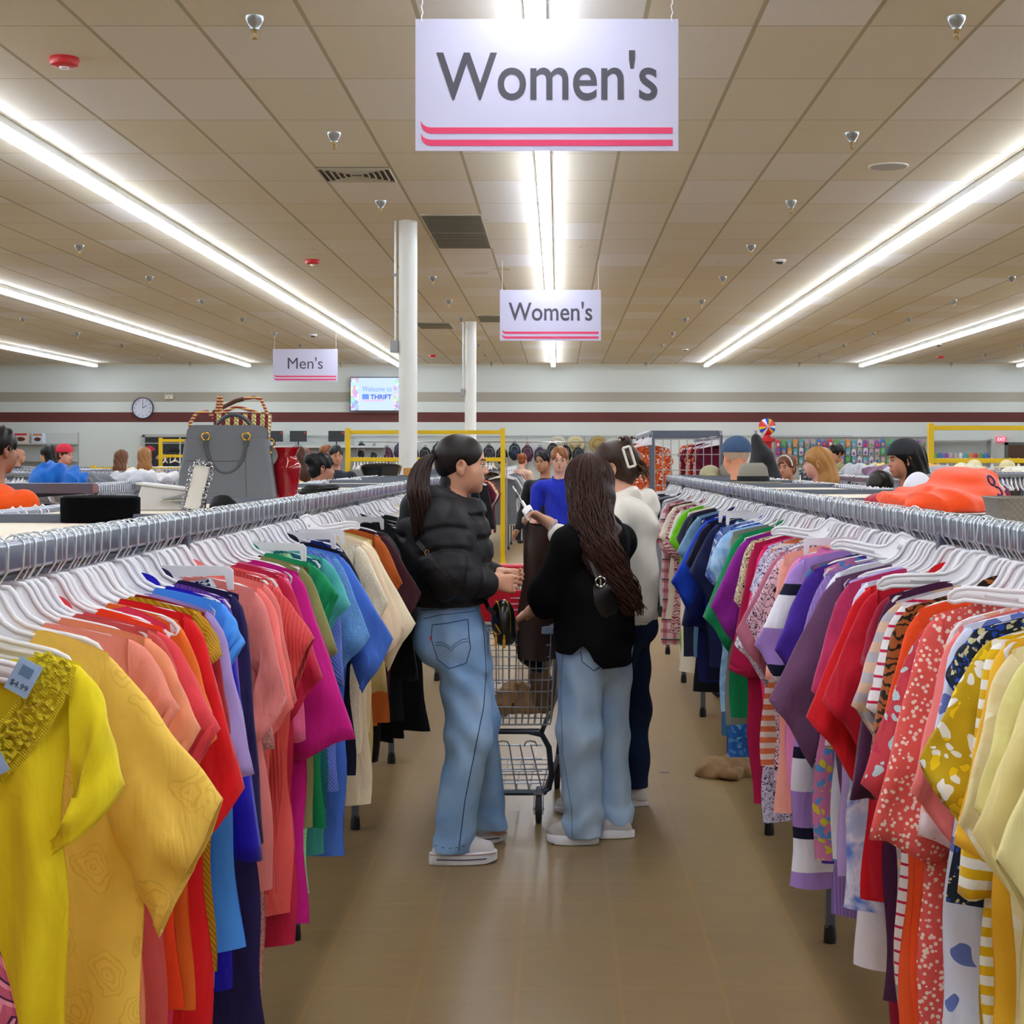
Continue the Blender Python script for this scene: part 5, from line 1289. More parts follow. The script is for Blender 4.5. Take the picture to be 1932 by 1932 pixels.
    th = mat('denim_thread', '#33507c', .8); X_ = lambda px, py: at(px, py, d-.1)
    seam(bvh, [X_(1062, 1230), X_(1058, 1320), X_(1062, 1420), X_(1078, 1520), X_(1080, 1580)], je, .0016, mat('thread_soft', '#5f86b4', .8), 'side_seam')
    seam(bvh, [X_(1095, 1225), X_(1098, 1245), X_(1120, 1262), X_(1140, 1250)], je, .0018, th, 'pocket_seam')
    seam(bvh, [X_(1142, 1575), X_(1170, 1578), X_(1196, 1568)], je, .0013, th, 'hem_seam', dash=True)
    cv = mat('canvas_grey', '#cfc8c4', .8)
    shoe((-.045, d-.06), (.165, d-.085), 0, P, cv, '#f2f2f4', '#2a3050', platform=.036); shoe((.12, d+.05), (.318, d+.03), 0, P, cv, '#f2f2f4', '#2a3050', platform=.03, sz=.72)
    # shoulder bag
    t = empty('shoulder_bag', (.19, d-.17, 1.0), 0, 'black leather shoulder bag with silver buckle against the black cardigan', 'handbag')
    T_ = lambda v: tuple(Vector(v)-t.location)
    S = SDF(.006); S.ell((.165, d-.165, 1.0), (.085, .035, .085), .02).cap((.1, d-.15, .97), (.2, d-.165, 1.06), .03, .035, .03); sobj(S, 'bag_body', mat('leather_black', '#0e0e11', .28), t)
    rb = MB(); pts = [(.085, d-.135, 1.29), (.105, d-.165, 1.245), (.13, d-.18, 1.19), (.155, d-.188, 1.13), (.168, d-.192, 1.10)]
    rb.loft([[T_(Vector(p)+q) for q in (V3((.013, -.003, .004)), V3((-.013, -.003, -.004)), V3((-.013, .003, -.004)), V3((.013, .003, .004)))] for p in pts]); rb.build('strap', mat('strap_grey', '#4a4b50', .5), t)
    rb = MB(); pts = [(.172, d-.193, 1.08), (.178, d-.195, 1.04), (.18, d-.19, .99)]
    rb.loft([[T_(Vector(p)+q) for q in (V3((.013, -.003, .0)), V3((-.013, -.003, -.0)), V3((-.013, .003, -.0)), V3((.013, .003, .0)))] for p in pts]); rb.build('strap', mat('strap_black', '#0b0b0d', .5), t)
    MB().tube([T_((.172+.02*math.cos(a), d-.2, 1.09+.02*math.sin(a))) for a in [k*PI/8 for k in range(16)]], .0042, 6, closed=True).box(T_((.172, d-.2, 1.085)), (.006, .004, .034)).build('buckle', CHR, t, smooth=True)

# ---------------------------------------------------------------- woman in the cream hoodie
def woman_hoodie():
    d = 7.2
    P = wp('person', (.3, d, 0), 0, 'woman in cream hoodie and dark jeans, hair clipped up, holding a hanger out', 'person')
    hc = (.245, d, 1.545); B = SDF(.0055)
    h, M = add_head(B, hc, 172, -4, .99, neck=(.3, d, 1.36))
    B.cap((.31, d, 1.33), (.32, d, 1.0), .11, .1, .05, (1, .72, 1)); B.cap((.32, d, 1.0), (.325, d, .88), .1, .12, .05, (1, .8, 1))
    for hp, kn, an in (((.31, d+.08, .84), (.33, d+.1, .47), (.35, d+.09, .09)), ((.29, d-.08, .84), (.17, d-.1, .48), (.09, d-.05, .09))):
        B.cap(hp, kn, .082, .055, .03).cap(kn, an, .05, .035, .03).cap(an, (an[0]-.03, an[1], .06), .03, .025, .02)
    WR = (-.035, d-.27, 1.305)
    for sh, el, wr in (((.3, d-.17, 1.34), (.06, d-.3, 1.2), WR), ((.33, d+.17, 1.34), (.36, d+.2, 1.08), (.2, d+.15, 1.02))):
        B.cap((.305, d+(sh[1]-d)*.4, 1.36), sh, .055, .05, .04).cap(sh, el, .046, .038, .03).cap(el, wr, .036, .025, .02)
    add_hand(B, WR, (-.85, 0, .52), (-.5, -.35, -.85), -1, .95, (.7, .8, .85, .9), .6)
    sobj(B, 'body', SK3, P); face_bits(h, M, P, SK3)
    S = SDF(.0055); hair_cap(S, h, M, 1.0); face_open(S, h, M, .99, z0=.068, rx=.09); S.ell(h(0, .0, -.11), (.12, .08, .07), .01, M, True)
    for s in (-1, 1): S.ell(h(s*.09, .0, -.012), (.03, .028, .042), .01, M, True)
    S.ell(h(0, -.09, .02), (.045, .05, .07), .03, M); S.ell(h(.0, -.075, .115), (.032, .03, .028), .012, M)
    S.post.append(lambda V, X, Y, Z: V+.003*np.sin(X*130+Z*80)*np.clip((X-.26)*20, 0, 1))
    sobj(S, 'hair', hairm('#1c1310', '#4a3020'), P)
    m = MB(); rr = random.Random(5)
    for k in range(46):
        c0 = Vector(h(rr.uniform(-.03, .03), -.1, rr.uniform(-.02, .06))); e_ = Vector(h(rr.uniform(-.045, .045), -.135-rr.uniform(0, .035), rr.uniform(-.075, .0)))
        m.tube([c0, c0.lerp(e_, .5)+Vector((.012, -.01, .004)), e_], [.005, .004, .0015], 5)
    for k in range(18):
        a = rr.uniform(0, 6.28); c0 = Vector(h(.02*math.cos(a), -.075+.02*math.sin(a), .11)); m.tube([c0, c0+Vector((.02*math.cos(a), -.02*math.sin(a), .03)), c0+Vector((.034*math.cos(a), -.01, .02))], [.005, .004, .002], 5)
    m.build('loose_hair', hairm('#2a1a12', '#6a4226'), P, smooth=True, sharp=0)
    # claw clip
    c = Vector(at(1187, 862, d-.12)); cl = MB(); Rm = Matrix.Rotation(-.30, 3, 'Y')
    fr = [(-.016, .045), (.016, .045), (.016, -.045), (-.016, -.045)]
    for i in range(4):
        a, b = fr[i], fr[(i+1) % 4]; cl.tube([Rm @ Vector((a[0], 0, a[1])), Rm @ Vector((b[0], 0, b[1]))], .0065, 6)
    o = cl.build('claw_clip', mat('clip_cream', '#efe6d4', .3), P, smooth=True); o.location = c
    # hoodie
    Hd = SDF(.0065)
    Hd.cap((.315, d, 1.3), (.315, d, .92), .135, .135, .06, (1, .7, 1)); Hd.cap((.315, d-.13, 1.335), (.315, d+.13, 1.335), .078, None, .05)
    Hd.cap((.29, d-.18, 1.33), (.075, d-.3, 1.185), .078, .072, .04).cap((.075, d-.3, 1.185), (.0, d-.285, 1.262), .07, .045, .03)
    Hd.cap((.34, d+.17, 1.3), (.375, d+.2, 1.05), .08, .075, .04).cap((.375, d+.2, 1.05), (.25, d+.16, 1.02), .07, .05, .03)
    Hd.cap((.375, d-.14, 1.27), (.385, d-.13, .93), .062, .058, .05)
    Hd.post.append(lambda V, X, Y, Z: np.maximum(V+.005*np.sin(Z*30+X*26+2*np.sin(X*9+Z*6))+.003*np.sin(X*50+Z*20), .865-Z))
    hm_ = mat('hoodie_cream', '#e9e2d4', .95, bump=.25, bscale=300, sheen=.3); ho = sobj(Hd, 'hoodie', hm_, P)
    K = SDF(.0065); K.cap((.27, d-.1, 1.375), (.27, d+.1, 1.375), .05, None, .04); K.ell((.375, d, 1.37), (.085, .125, .078), .03); K.cap((.34, d-.11, 1.43), (.26, d-.09, 1.40), .035, .03, .03); K.cap((.40, d-.07, 1.41), (.42, d+.07, 1.41), .035, None, .03)
    K.ell((.29, d, 1.47), (.095, .075, .075), .015, neg=True)
    K.post.append(lambda V, X, Y, Z: V+.004*np.sin(X*45-Z*52+Y*12)); k_ = sobj(K, 'hood', hm_, P); k_.parent = ho; k_.matrix_parent_inverse = Matrix.Identity(4)
    W = SDF(.0065); W.cap((.315, d, .9), (.315, d, .88), .137, .136, .02, (1, .7, 1)); W.post.append(cutz(.852, .902)); W.post.append(lambda V, X, Y, Z: V+.002*np.sin(np.arctan2(Y-d, X-.315)*90))
    w_ = sobj(W, 'waistband', mat('rib_cream', '#ddd5c6', .95), P); w_.parent = ho; w_.matrix_parent_inverse = Matrix.Identity(4)
    # bracelet
    b = Vector((-.022, d-.272, 1.288)); MB().tube([b+Vector((.012*math.cos(a)+.012*math.sin(a)*.5, .027*math.sin(a)*1., .03*math.cos(a))) for a in [k*PI/8 for k in range(16)]], .008, 6, closed=True).build('bracelet', fabric('#c8bcc4', 'script', '#2a2438', scale=2), P, smooth=True)
    D = SDF(.007)
    D.cap((.32, d, .92), (.32, d, .84), .125, .13, .04, (1, .75, 1)); D.cap((.32, d+.07, .84), (.335, d+.09, .46), .1, .085, .04).cap((.335, d+.09, .46), (.345, d+.09, .085), .082, .07, .04)
    D.cap((.3, d-.07, .84), (.19, d-.1, .48), .1, .08, .04).cap((.19, d-.1, .48), (.115, d-.05, .09), .078, .068, .04)
    D.post.append(lambda V, X, Y, Z: np.maximum(V+.005*np.sin(Z*30+X*30+2*np.sin(X*10))+.003*np.sin(X*55), .085-Z)); sobj(D, 'jeans', denim('#101c36', '#1c3056'), P)
    shoe((.235, d+.09), (.41, d+.085), 0, P, mat('shoe_offwhite', '#d9d2ca', .6), '#e8e0dc', '#1a1a1e', platform=.028); shoe((-.015, d-.06), (.2, d-.05), 0, P, mat('shoe_offwhite', '#d9d2ca', .6), '#d8d4d6', '#1a1a1e', platform=.028)
    # the hanger and the brown garment she holds
    t = hanger(-.075, d-.27, 1.30, 1, .5, 'white clip hanger held up in the hand of the woman in the cream hoodie', None, HC, -.9)
    t.location = (-.195, d-.28, 1.465); t.rotation_euler = (Matrix.Rotation(-.55, 3, 'Y') @ Matrix.Rotation(1.5, 3, 'Z')).to_euler()
    g, p = garment(-.085, d-.28, .15, 'trousers', '#38221a', 900, 'dark brown satin trousers held over the shopping cart', len=.60, hw=.06, bw=.075, hem=.105, neck=.045, z=1.44, fold=.012)
    g.data.materials.clear(); g.data.materials.append(mat('satin_brown', '#38231b', .38, spec=.5, bump=.1, bscale=30))
woman_puffer(); woman_cardigan(); woman_hoodie()
# ============================================================ shopping cart
def cart():
    t = wp('shopping_cart', (-.24, 6.9, 0), 0, 'grey wire shopping cart with red handle between the shoppers', 'shopping cart')
    WM = mat('cart_wire', '#a8aeb8', .3, .65); FM = mat('cart_frame', '#3c424c', .35, .6); RED_ = mat('cart_red', '#d4142c', .35)
    f, r_ = 6.9, 7.72; cx = -.24
    def corner(y, z):     # half width of the basket
        u = (y-f)/(r_-f); return .205+.03*u+.02*(z-.43)/.42
    def bx(mb, z, rr, zr=None, back=True):
        zr = z if zr is None else zr; a, b = corner(f, z), corner(r_, zr)
        pts = [(cx-b, r_, zr), (cx-a, f+.02, z), (cx-a+.02, f, z), (cx+a-.02, f, z), (cx+a, f+.02, z), (cx+b, r_, zr)]
        mb.tube(pts, rr, 6, closed=back)
    m = MB(); zt, zb, zrt, zrb = .855, .435, .97, .50
    for i in range(10):
        k = (0, .03, .06, .18, .30, .42, .54, .66, .82, 1)[i]; bx(m, zt+(zb-zt)*k, .0028 if 0 < i < 9 else .004, zrt+(zrb-zrt)*k)
    for i in range(15):
        u = -1+2*i/14; m.tube([(cx+u*(corner(f, zt)-.015), f, zt), (cx+u*(corner(f, zb)-.015), f, zb), (cx+u*(corner(r_, zrb)-.01), r_, zrb)], .0026, 5)
    for s in (-1, 1):
        for i in range(1, 18):
            u = i/18; y = f+(r_-f)*u; a = zt+(zrt-zt)*u; b = zb+(zrb-zb)*u; m.tube([(cx+s*corner(y, a), y, a), (cx+s*(corner(y, b)), y, b)], .0024, 5)
    for i in range(11):
        u = -1+2*i/10; m.tube([(cx+u*corner(r_, zrt), r_, zrt), (cx+u*corner(r_, zrb), r_, zrb)], .0024, 5)
    for i in range(1, 7): y = f+(r_-f)*i/7; b = zb+(zrb-zb)*i/7; m.tube([(cx-corner(y, b), y, b), (cx+corner(y, b), y, b)], .0024, 5)
    m.build('basket', WM, t, smooth=True)
    rim = MB(); rim.tube([(cx-corner(f, zt), f+.01, zt+.008), (cx+corner(f, zt), f+.01, zt+.008)], .011, 8); rim.build('front_rim', mat('rim_plastic', '#6c7482', .4), t, smooth=True)
    MB().box((cx+.19, f-.004, zt-.01), (.07, .012, .035)).build('corner_bumper', mat('bumper_grey', '#8c98ac', .45), t, bevel=.004)
    # lower frame
    a = .2
    fr = MB()
    pts = [(cx-a, r_-.05, .47), (cx-a, f+.12, .405), (cx-a+.04, f+.03, .40), (cx+a-.09, f+.03, .40), (cx+a-.03, f+.03, .385), (cx+a+.0, f+.035, .33), (cx+a+.012, f+.05, .2), (cx+a-.0, f+.06, .145), (cx+a-.03, f+.05, .13)]
    fr.tube(pts[2:], .0125, 8); fr.tube([(2*cx-x, y, z) for x, y, z in pts[2:]], .0125, 8)
    fr.tube([(cx-a+.03, f+.05, .13), (cx+a-.03, f+.05, .13)], .0135, 8)
    for s in (-1, 1):
        fr.tube([(cx+s*(a-.02), f+.05, .13), (cx+s*(a+.04), r_-.05, .15), (cx+s*(a+.055), r_+.0, .3), (cx+s*(a+.06), r_+.02, .5), (cx+s*(a+.06), r_+.03, .96)], .0125, 8)
        fr.tube([(cx+s*(a-.03), f+.04, .40), (cx+s*(a+.045), r_, .47)], .0115, 8)
    fr.build('frame', FM, t, smooth=True)
    lr = MB()
    for i, z in enumerate((.34, .28, .225, .17)): lr.tube([(cx-a+.03-.0, f+.03+.008*i, z), (cx+a-.03, f+.03+.008*i, z)], .0035, 5)
    for i in range(7):
        u = -1+2*i/6; lr.tube([(cx+u*.14-.02, f+.028, .345), (cx+u*.17, f+.05, .14), (cx+u*.2, r_-.1, .16)], .0032, 5)
    for i in range(3):
        c0 = cx-.12+.12*i; lr.tube([(c0-.03, f+.028, .335), (c0-.02, f+.028, .355), (c0, f+.028, .36), (c0+.02, f+.028, .355), (c0+.03, f+.028, .335)], .0035, 5)
    for i in range(5): lr.tube([(cx-.2, f+.2+.12*i, .155), (cx+.2, f+.2+.12*i, .155)], .003, 5)
    lr.build('lower_tray', WM, t, smooth=True)
    hx = .27
    MB().tube([(cx-hx+.02, r_+.1, 1.055), (cx+hx-.02, r_+.1, 1.055)], .0165, 12).build('handle', RED_, t, smooth=True)
    br = MB()
    for s in (-1, 1): br.tube([(cx+s*(a+.06), r_+.03, .96), (cx+s*(hx-.01), r_+.08, 1.03), (cx+s*(hx-.015), r_+.1, 1.055)], .012, 8)
    br.build('handle_bracket', mat('bracket_grey', '#8a8f98', .4), t, smooth=True)
    MB().b2((cx-.2, r_-.03, .80), (cx+.2, r_-.018, .955)).build('child_seat_flap', RED_, t, bevel=.006)
    for k, w_ in enumerate((.10, .12, .09)): MB().box((cx+.06, r_-.033, .925-.028*k-.01), (w_, .002, .006)).build('printed_line', mat('print_pale', '#f0c8cc', .6), t)
    st = MB()
    for i in range(8): st.tube([(cx-.2+.057*i, r_-.04, .74), (cx-.2+.057*i, r_-.02, .8)], .003, 5)
    for z in (1.0, 1.03): st.tube([(cx-.24, r_+.0, z), (cx+.24, r_+.0, z)], .003, 5)
    for i in range(10): st.tube([(cx-.22+.048*i, r_, .97), (cx-.22+.048*i, r_+.005, 1.035)], .0025, 5)
    st.build('seat_wires', WM, t, smooth=True)
    MY = Matrix.Rotation(PI/2, 3, 'Y')
    for wx, wy, big in ((cx+.155, f+.04, 1), (cx-.155, f+.04, 1), (cx+.235, r_-.06, 1), (cx-.235, r_-.06, 1)):
        R_ = .062
        o = MB().lathe([(R_-.012, -.014), (R_-.002, -.012), (R_, 0), (R_-.002, .012), (R_-.012, .014)], (wx, wy, R_), 24, MY).build('wheel', mat('wheel_dark', '#26282c', .5), t, smooth=True)
        o2 = MB().lathe([(.03, -.0155), (.03, .0155)], (wx, wy, R_), 20, MY).lathe([(.008, -.024), (.008, .024)], (wx, wy, R_), 10, MY).build('hub', mat('hub_grey', '#85888c', .4, .5), None, smooth=True); o2.parent = o
        MB().box((wx-.02, wy+.004, R_+.02), (.004, .03, .09)).box((wx+.02, wy+.004, R_+.02), (.004, .03, .09)).box((wx, wy+.004, R_+.066), (.046, .034, .006)).lathe([(.012, .068), (.012, .09), (.008, .1)], (wx, wy, R_), 12).build('caster_fork', mat('fork_steel', '#a8adb2', .3, .8), t)
cart()
def cloth_heap(name, label, cat, c, r, col, seed, group=None, pat=None, h=.008, lump=1., kind=None, parts=9, M_=None, flat=None, amp=.007):
    """crumpled clothing as a folded solid lump"""
    rr = random.Random(seed); S = SDF(h); c = Vector(c)
    for k in range(parts):
        a = rr.uniform(0, 6.28); q = rr.uniform(.1, .75); p = c+Vector((r[0]*q*math.cos(a), r[1]*q*math.sin(a), rr.uniform(0, r[2]*.35)))
        S.ell(p, (r[0]*rr.uniform(.3, .5), r[1]*rr.uniform(.3, .5), r[2]*rr.uniform(.4, .75)), .03)
    fa = [rr.uniform(.7, 1.4) for _ in range(6)]
    amp = max(amp, h*1.25)
    S.post.append(lambda V, X, Y, Z: V+amp*1.3*np.abs(np.sin(X*24*fa[0]+Y*20*fa[1]+2.2*np.sin(Y*13+Z*18)))-amp*.4+amp*.6*np.sin(X*50*fa[2]-Z*44+Y*38*fa[3]))
    zf = c.z if flat is None else flat
    S.post.append(lambda V, X, Y, Z: np.maximum(V, zf-Z))
    me = S.mesh(name); m = pat or fabric(col); me.materials.append(m); o = bpy.data.objects.new(name, me); COL.objects.link(o); tag(o, label, cat, group, kind); return o
cloth_heap('shirt', 'tan crumpled shirt lying in the bottom of the shopping cart', 'clothing', (-.17, 7.05, .47), (.13, .12, .14), '#b98a5a', 31)
cloth_heap('belt_bag', 'brown leather piece on the tan shirt in the cart', 'clothing', (-.24, 7.0, .50), (.08, .07, .09), '#5a3a20', 32, parts=6)
cloth_heap('blouse', 'pink and white folded blouse at the bottom of the cart', 'clothing', (-.30, 7.02, .455), (.1, .1, .06), '#e8c4cc', 33)
cloth_heap('jacket', 'beige brown jacket draped down inside the right side of the cart', 'clothing', (-.07, 7.1, .47), (.06, .12, .42), '#8a6a4a', 34, parts=12)
S_ = SDF(.007); S_.cap((-.15, 7.02, .86), (-.14, 7.02, .72), .05, .04, .03, (1, .5, 1)).cap((-.1, 7.02, .86), (-.09, 7.02, .68), .045, .035, .03, (1, .5, 1)); S_.post.append(fold(.006, 40, 20, 30))
me = S_.mesh('top'); me.materials.append(fabric('#0e0d0f')); o = bpy.data.objects.new('top', me); COL.objects.link(o); tag(o, 'small black top hanging over the front rim inside the cart', 'clothing')
cloth_heap('trousers', 'light brown trousers fallen on the floor under the right rack', 'clothing', (.87, 8.0, .0), (.17, .2, .1), '#a8845c', 35, parts=14, amp=.01)
MB().box((.0, 0, 0), (.05, .04, .001)).build('scrap', mat('scrap_purple', '#8a7a88', .8)).location = (.54, 8.05, .001)
tag(bpy.data.objects['scrap'], 'tiny torn purple grey scrap on the aisle floor', 'litter')

# ============================================================ things lying on the rack tops
BZ = RZ-.0175
def lathe_thing(name, label, cat, loc, prof, m, n=32, part='body', M=None):
    t = empty(name, loc, 0, label, cat); MB().lathe(prof, n=n, M=M).build(part, m, t, smooth=True); return t
# black velvet pillbox hat
t = empty('pillbox_hat', (-1.065, 3.70, BZ), 0, 'black velvet pillbox hat on the cream rack top at the left', 'hat')
S = SDF(.004); S.cap((0, 0, .028), (0, 0, .030), .022, None, .01, (.24, .24, 1)); 
def _hat(V, X, Y, Z):
    r_ = np.sqrt((X/.091)**2+(Y/.075)**2); V = np.maximum((r_-1)*.08, np.maximum(Z-.058, -Z)); return V+.0012*np.sin(X*60+Y*50)
S = SDF(.004); S.ell((0, 0, .03), (.1, .1, .07), .0); S.post.append(_hat); me = S.mesh('crown'); me.materials.append(mat('velvet_black', '#070709', .95, bump=.3, bscale=600, spec=.1)); o = obj_of('crown', me, None, t)
MB().lathe([(.0, .0575), (.86, .0575), (.93, .061), (.96, .058)], n=36, M=Matrix.Diagonal((.091, .075, 1)), cap=False).build('top_disc', mat('felt_dark', '#161619', .95, bump=.4, bscale=800), t, smooth=True)
# silver handbag lying by the frame
t = empty('clutch_bag', (-1.14, 4.62, BZ), .12, 'pale silver leather handbag with folded gusset lying on the left rack top', 'handbag')
SL = mat('silver_leather', '#d4d2d0', .35, .15, bump=.1, bscale=80)
m = MB(); sec = [(-.07, 0), (.075, 0), (.08, .03), (.06, .058), (-.058, .072), (-.066, .04)]
m.prism(sec, .16); m.build('bag_body', SL, t, smooth=True, sharp=25, bevel=.004)
MB().prism([(-.074, .074), (.07, .056), (.085, .04), (.09, .045), (.075, .063), (-.074, .08)], .17).build('flap', SL, t, bevel=.002)
g = MB()
for q in (0, .012, .024): g.tube([(.075+0*q, -.083, .012+q*.3), (-.0+q, -.088, .03+q*.1), (.075, -.083, .05-q*.3)], .0025, 5)
g.build('gusset_folds', mat('silver_shade', '#a8a8aa', .35, .3), t, smooth=True)
MB().tube([(.0, -.09, .03), (.04, -.092, .03), (.07, -.09, .032)], .003, 6).ell((0, -.091, .03), (.005, .004, .005)).build('clasp', CHR, t, smooth=True)
# picture frame with the curly silver border
t = empty('picture_frame', (-1.02, 4.42, BZ), -.2, 'small silver picture frame with curly border leaning on the left rack top', 'picture frame')
t.rotation_euler = (-.16, .19, -.15)
MB().box((0, 0, .07), (.045, .004, .125)).build('picture', mat('frame_blank', '#d8d4c8', .7), t)
m = MB(); rr = random.Random(2)
for side in range(4):
    for k in range(9 if side < 2 else 4):
        x, z = ((-.028, .006+.0155*k), (.028, .006+.0155*k), (-.02+.0135*k, .0), (-.02+.0135*k, .14))[side]
        a0 = rr.uniform(0, 6)
        m.tube([(x+.0075*math.cos(a0+a)*(1-a/9), -.003+.002*math.sin(a*2), z+.0085*math.sin(a0+a)*(1-a/9)) for a in [q*.7 for q in range(9)]], .0024, 5)
m.build('ornate_border', mat('old_silver', '#a9a9ae', .25, .95), t, smooth=True)
MB().b2((-.026, .001, .003), (.026, .006, .137)).build('backing', mat('frame_back', '#3a3a3e', .6), t)
MB().box((.012, .03, .05), (.02, .003, .11), rot=Matrix.Rotation(.5, 3, 'X')).build('easel_leg', mat('frame_back', '#3a3a3e', .6), t)
cloth_heap('scarf', 'black strap coiled behind the picture frame', 'belt', (-.985, 4.72, BZ), (.06, .05, .03), '#141416', 41, parts=5, h=.005)
# grey handbag
t = empty('tote_handbag', (-1.2, 5.78, BZ), .1, 'large smooth grey structured handbag with round handles and gold rings on the left rack', 'handbag')
GL = mat('grey_leather', '#66686c', .42, bump=.08, bscale=300); GD = mat('grey_leather_dark', '#4a4c50', .45)
def bag_ring(z):
    u = z/.262; hw_ = .178-.035*u; hd_ = .085-.035*u; r = .02; return [(x, y, z) for x, y in rrect(2*hw_, 2*hd_, r, 4)]
MB().loft([bag_ring(z) for z in (0, .006, .08, .16, .22)], cap0=True, cap1=True).build('body', GL, t, smooth=True, sharp=40, bevel=0)
for sy in (-1, 1):
    pts = rrect(.285, .13, .03, 5); MB().loft([[(x-.0, sy*(.056-.02*((z+.06)/.13))-.004, z+.205) for x, z in pts], [(x, sy*(.056-.02*((z+.06)/.13))+.004, z+.205) for x, z in pts]]).build('side_panel', GL, t, smooth=True, sharp=40)
    for sx in (-1, 1):
        o = MB().box((sx*.072, sy*.06, .21), (.018, .01, .04)).build('tab', GD, t, bevel=.004); 
        MB().tube([(sx*.072+.014*math.cos(a), sy*.066, .228+.014*math.sin(a)) for a in [k*PI/6 for k in range(12)]], .003, 6, closed=True).build('ring', GO if 'GO' in globals() else mat('gold', '#d8a53a', .25, 1.0), t, smooth=True)
hd = [(-.072+.144*(.5-.5*math.cos(a)), -.068, .215-.118*math.sin(a)) for a in [k*PI/14 for k in range(15)]]
MB().tube(hd, .0062, 8).build('handle', GD, t, smooth=True)
hd = [(-.06+.15*(.5-.5*math.cos(a)), .06, .215+.095*math.sin(a)) for a in [k*PI/14 for k in range(15)]]
MB().tube(hd, .0075, 8).build('handle', GD, t, smooth=True)
MB().tube([(.075, -.0858, .0), (.07, -.0722, .1), (.068, -.0592, .2)], .0013, 5).tube([(-.145, -.0668, .14), (.07, -.0668, .14)], .001, 5).build('seam', GD, t, smooth=True)
MB().tube([(.155+.013*math.cos(a), -.03, .205+.016*math.sin(a)) for a in [k*PI/6 for k in range(12)]], .003, 6, closed=True).ell((.157, -.04, .17), (.005, .004, .005)).build('strap_ring', mat('gold', '#d8a53a', .25, 1.0), t, smooth=True)
MB().box((.152, -.035, .175), (.02, .012, .045), bevel=0).build('strap_tab', GD, t, bevel=.004) if False else MB().box((.152, -.03, .172), (.02, .012, .05)).build('strap_tab', GD, t, bevel=.004)
# woven striped basket bag behind it
def weave():
    m = bpy.data.materials.new('woven_straw'); m.use_nodes = True; nt = m.node_tree; L = nt.links.new; b = nt.nodes['Principled BSDF']; b.inputs['Roughness'].default_value = .6
    tc = nt.nodes.new('ShaderNodeTexCoord'); sep = nt.nodes.new('ShaderNodeSeparateXYZ'); L(tc.outputs['Object'], sep.inputs[0])
    f = mathn(nt, 'FRACT', mathn(nt, 'MULTIPLY', mathn(nt, 'ADD', sep.outputs[0], mathn(nt, 'MULTIPLY', sep.outputs[1], .55)), 31.))
    c = mixc(nt, mathn(nt, 'GREATER_THAN', f, .52), lin('#e3d68a'), lin('#8e1c30'))
    fx = mathn(nt, 'FRACT', mathn(nt, 'MULTIPLY', mathn(nt, 'ADD', sep.outputs[0], sep.outputs[1]), 62.)); fz = mathn(nt, 'FRACT', mathn(nt, 'MULTIPLY', sep.outputs[2], 70.))
    dk = mathn(nt, 'MULTIPLY', mathn(nt, 'LESS_THAN', mathn(nt, 'ABSOLUTE', mathn(nt, 'SUBTRACT', fx, .5)), .16), mathn(nt, 'LESS_THAN', fz, .3))
    c = mixc(nt, mathn(nt, 'MULTIPLY', dk, .7), c, lin('#3a1c14')); L(c, b.inputs['Base Color'])
    h = mathn(nt, 'MULTIPLY', mathn(nt, 'SINE', mathn(nt, 'MULTIPLY', sep.outputs[2], 440.)), mathn(nt, 'SINE', mathn(nt, 'MULTIPLY', sep.outputs[0], 380.)))
    bp = nt.nodes.new('ShaderNodeBump'); bp.inputs['Strength'].default_value = .8; bp.inputs['Distance'].default_value = .004; L(h, bp.inputs['Height']); L(bp.outputs['Normal'], b.inputs['Normal']); return m
t = empty('basket_bag', (-1.20, 6.05, BZ), .12, 'woven yellow and dark red striped basket bag behind the grey handbag', 'handbag')
MB().loft([[(x, y, z) for x, y in rrect(2*(.085+.022*z/.32), 2*(.06+.01*z/.32), .02, 3)] for z in (0, .1, .2, .3, .318)]).build('body', weave(), t, smooth=True, sharp=40)
RS = fabric('#d8c078', 'hstripe', '#9a2436', scale=3.); LB = mat('leather_brown', '#54301f', .5)
def hp(pts, r=.0065): 
    out = []
    for a, b in zip(pts[:-1], pts[1:]): out += [Vector(a).lerp(Vector(b), k/5) for k in range(5)]
    return out+[Vector(pts[-1])]
MB().tube(hp([(-.1, -.05, .30), (-.125, -.06, .325), (-.165, -.065, .32), (-.188, -.065, .285), (-.19, -.065, .25)]), .0068, 7).build('handle', RS, t, smooth=True)
MB().tube(hp([(-.19, -.065, .25), (-.178, -.065, .21), (-.15, -.065, .185), (-.12, -.065, .19), (-.105, -.065, .215)]), .0075, 7).build('handle_grip', LB, t, smooth=True)
MB().tube(hp([(-.1, .0, .31), (-.09, .0, .38), (-.083, .0, .385), (-.078, .0, .37), (-.085, .0, .31)]), .0065, 7).build('handle', RS, t, smooth=True)
MB().tube(hp([(-.098, -.05, .312), (-.02, -.05, .345), (.02, -.05, .335), (.07, -.05, .318)]), .006, 7).build('handle', RS, t, smooth=True)
MB().tube(hp([(-.115, .05, .325), (-.09, .05, .34), (-.03, .05, .37), (.0, .05, .378)]), .0085, 7).build('handle_grip', LB, t, smooth=True)
MB().tube(hp([(.0, .05, .378), (.04, .05, .385), (.065, .05, .378), (.09, .05, .32)]), .006, 7).build('handle', RS, t, smooth=True)
MB().box((-.118, -.075, .235), (.032, .002, .04), rot=Matrix.Rotation(.75, 3, 'Y')).build('red_tag', mat('tag_red', '#c8142c', .5), t)
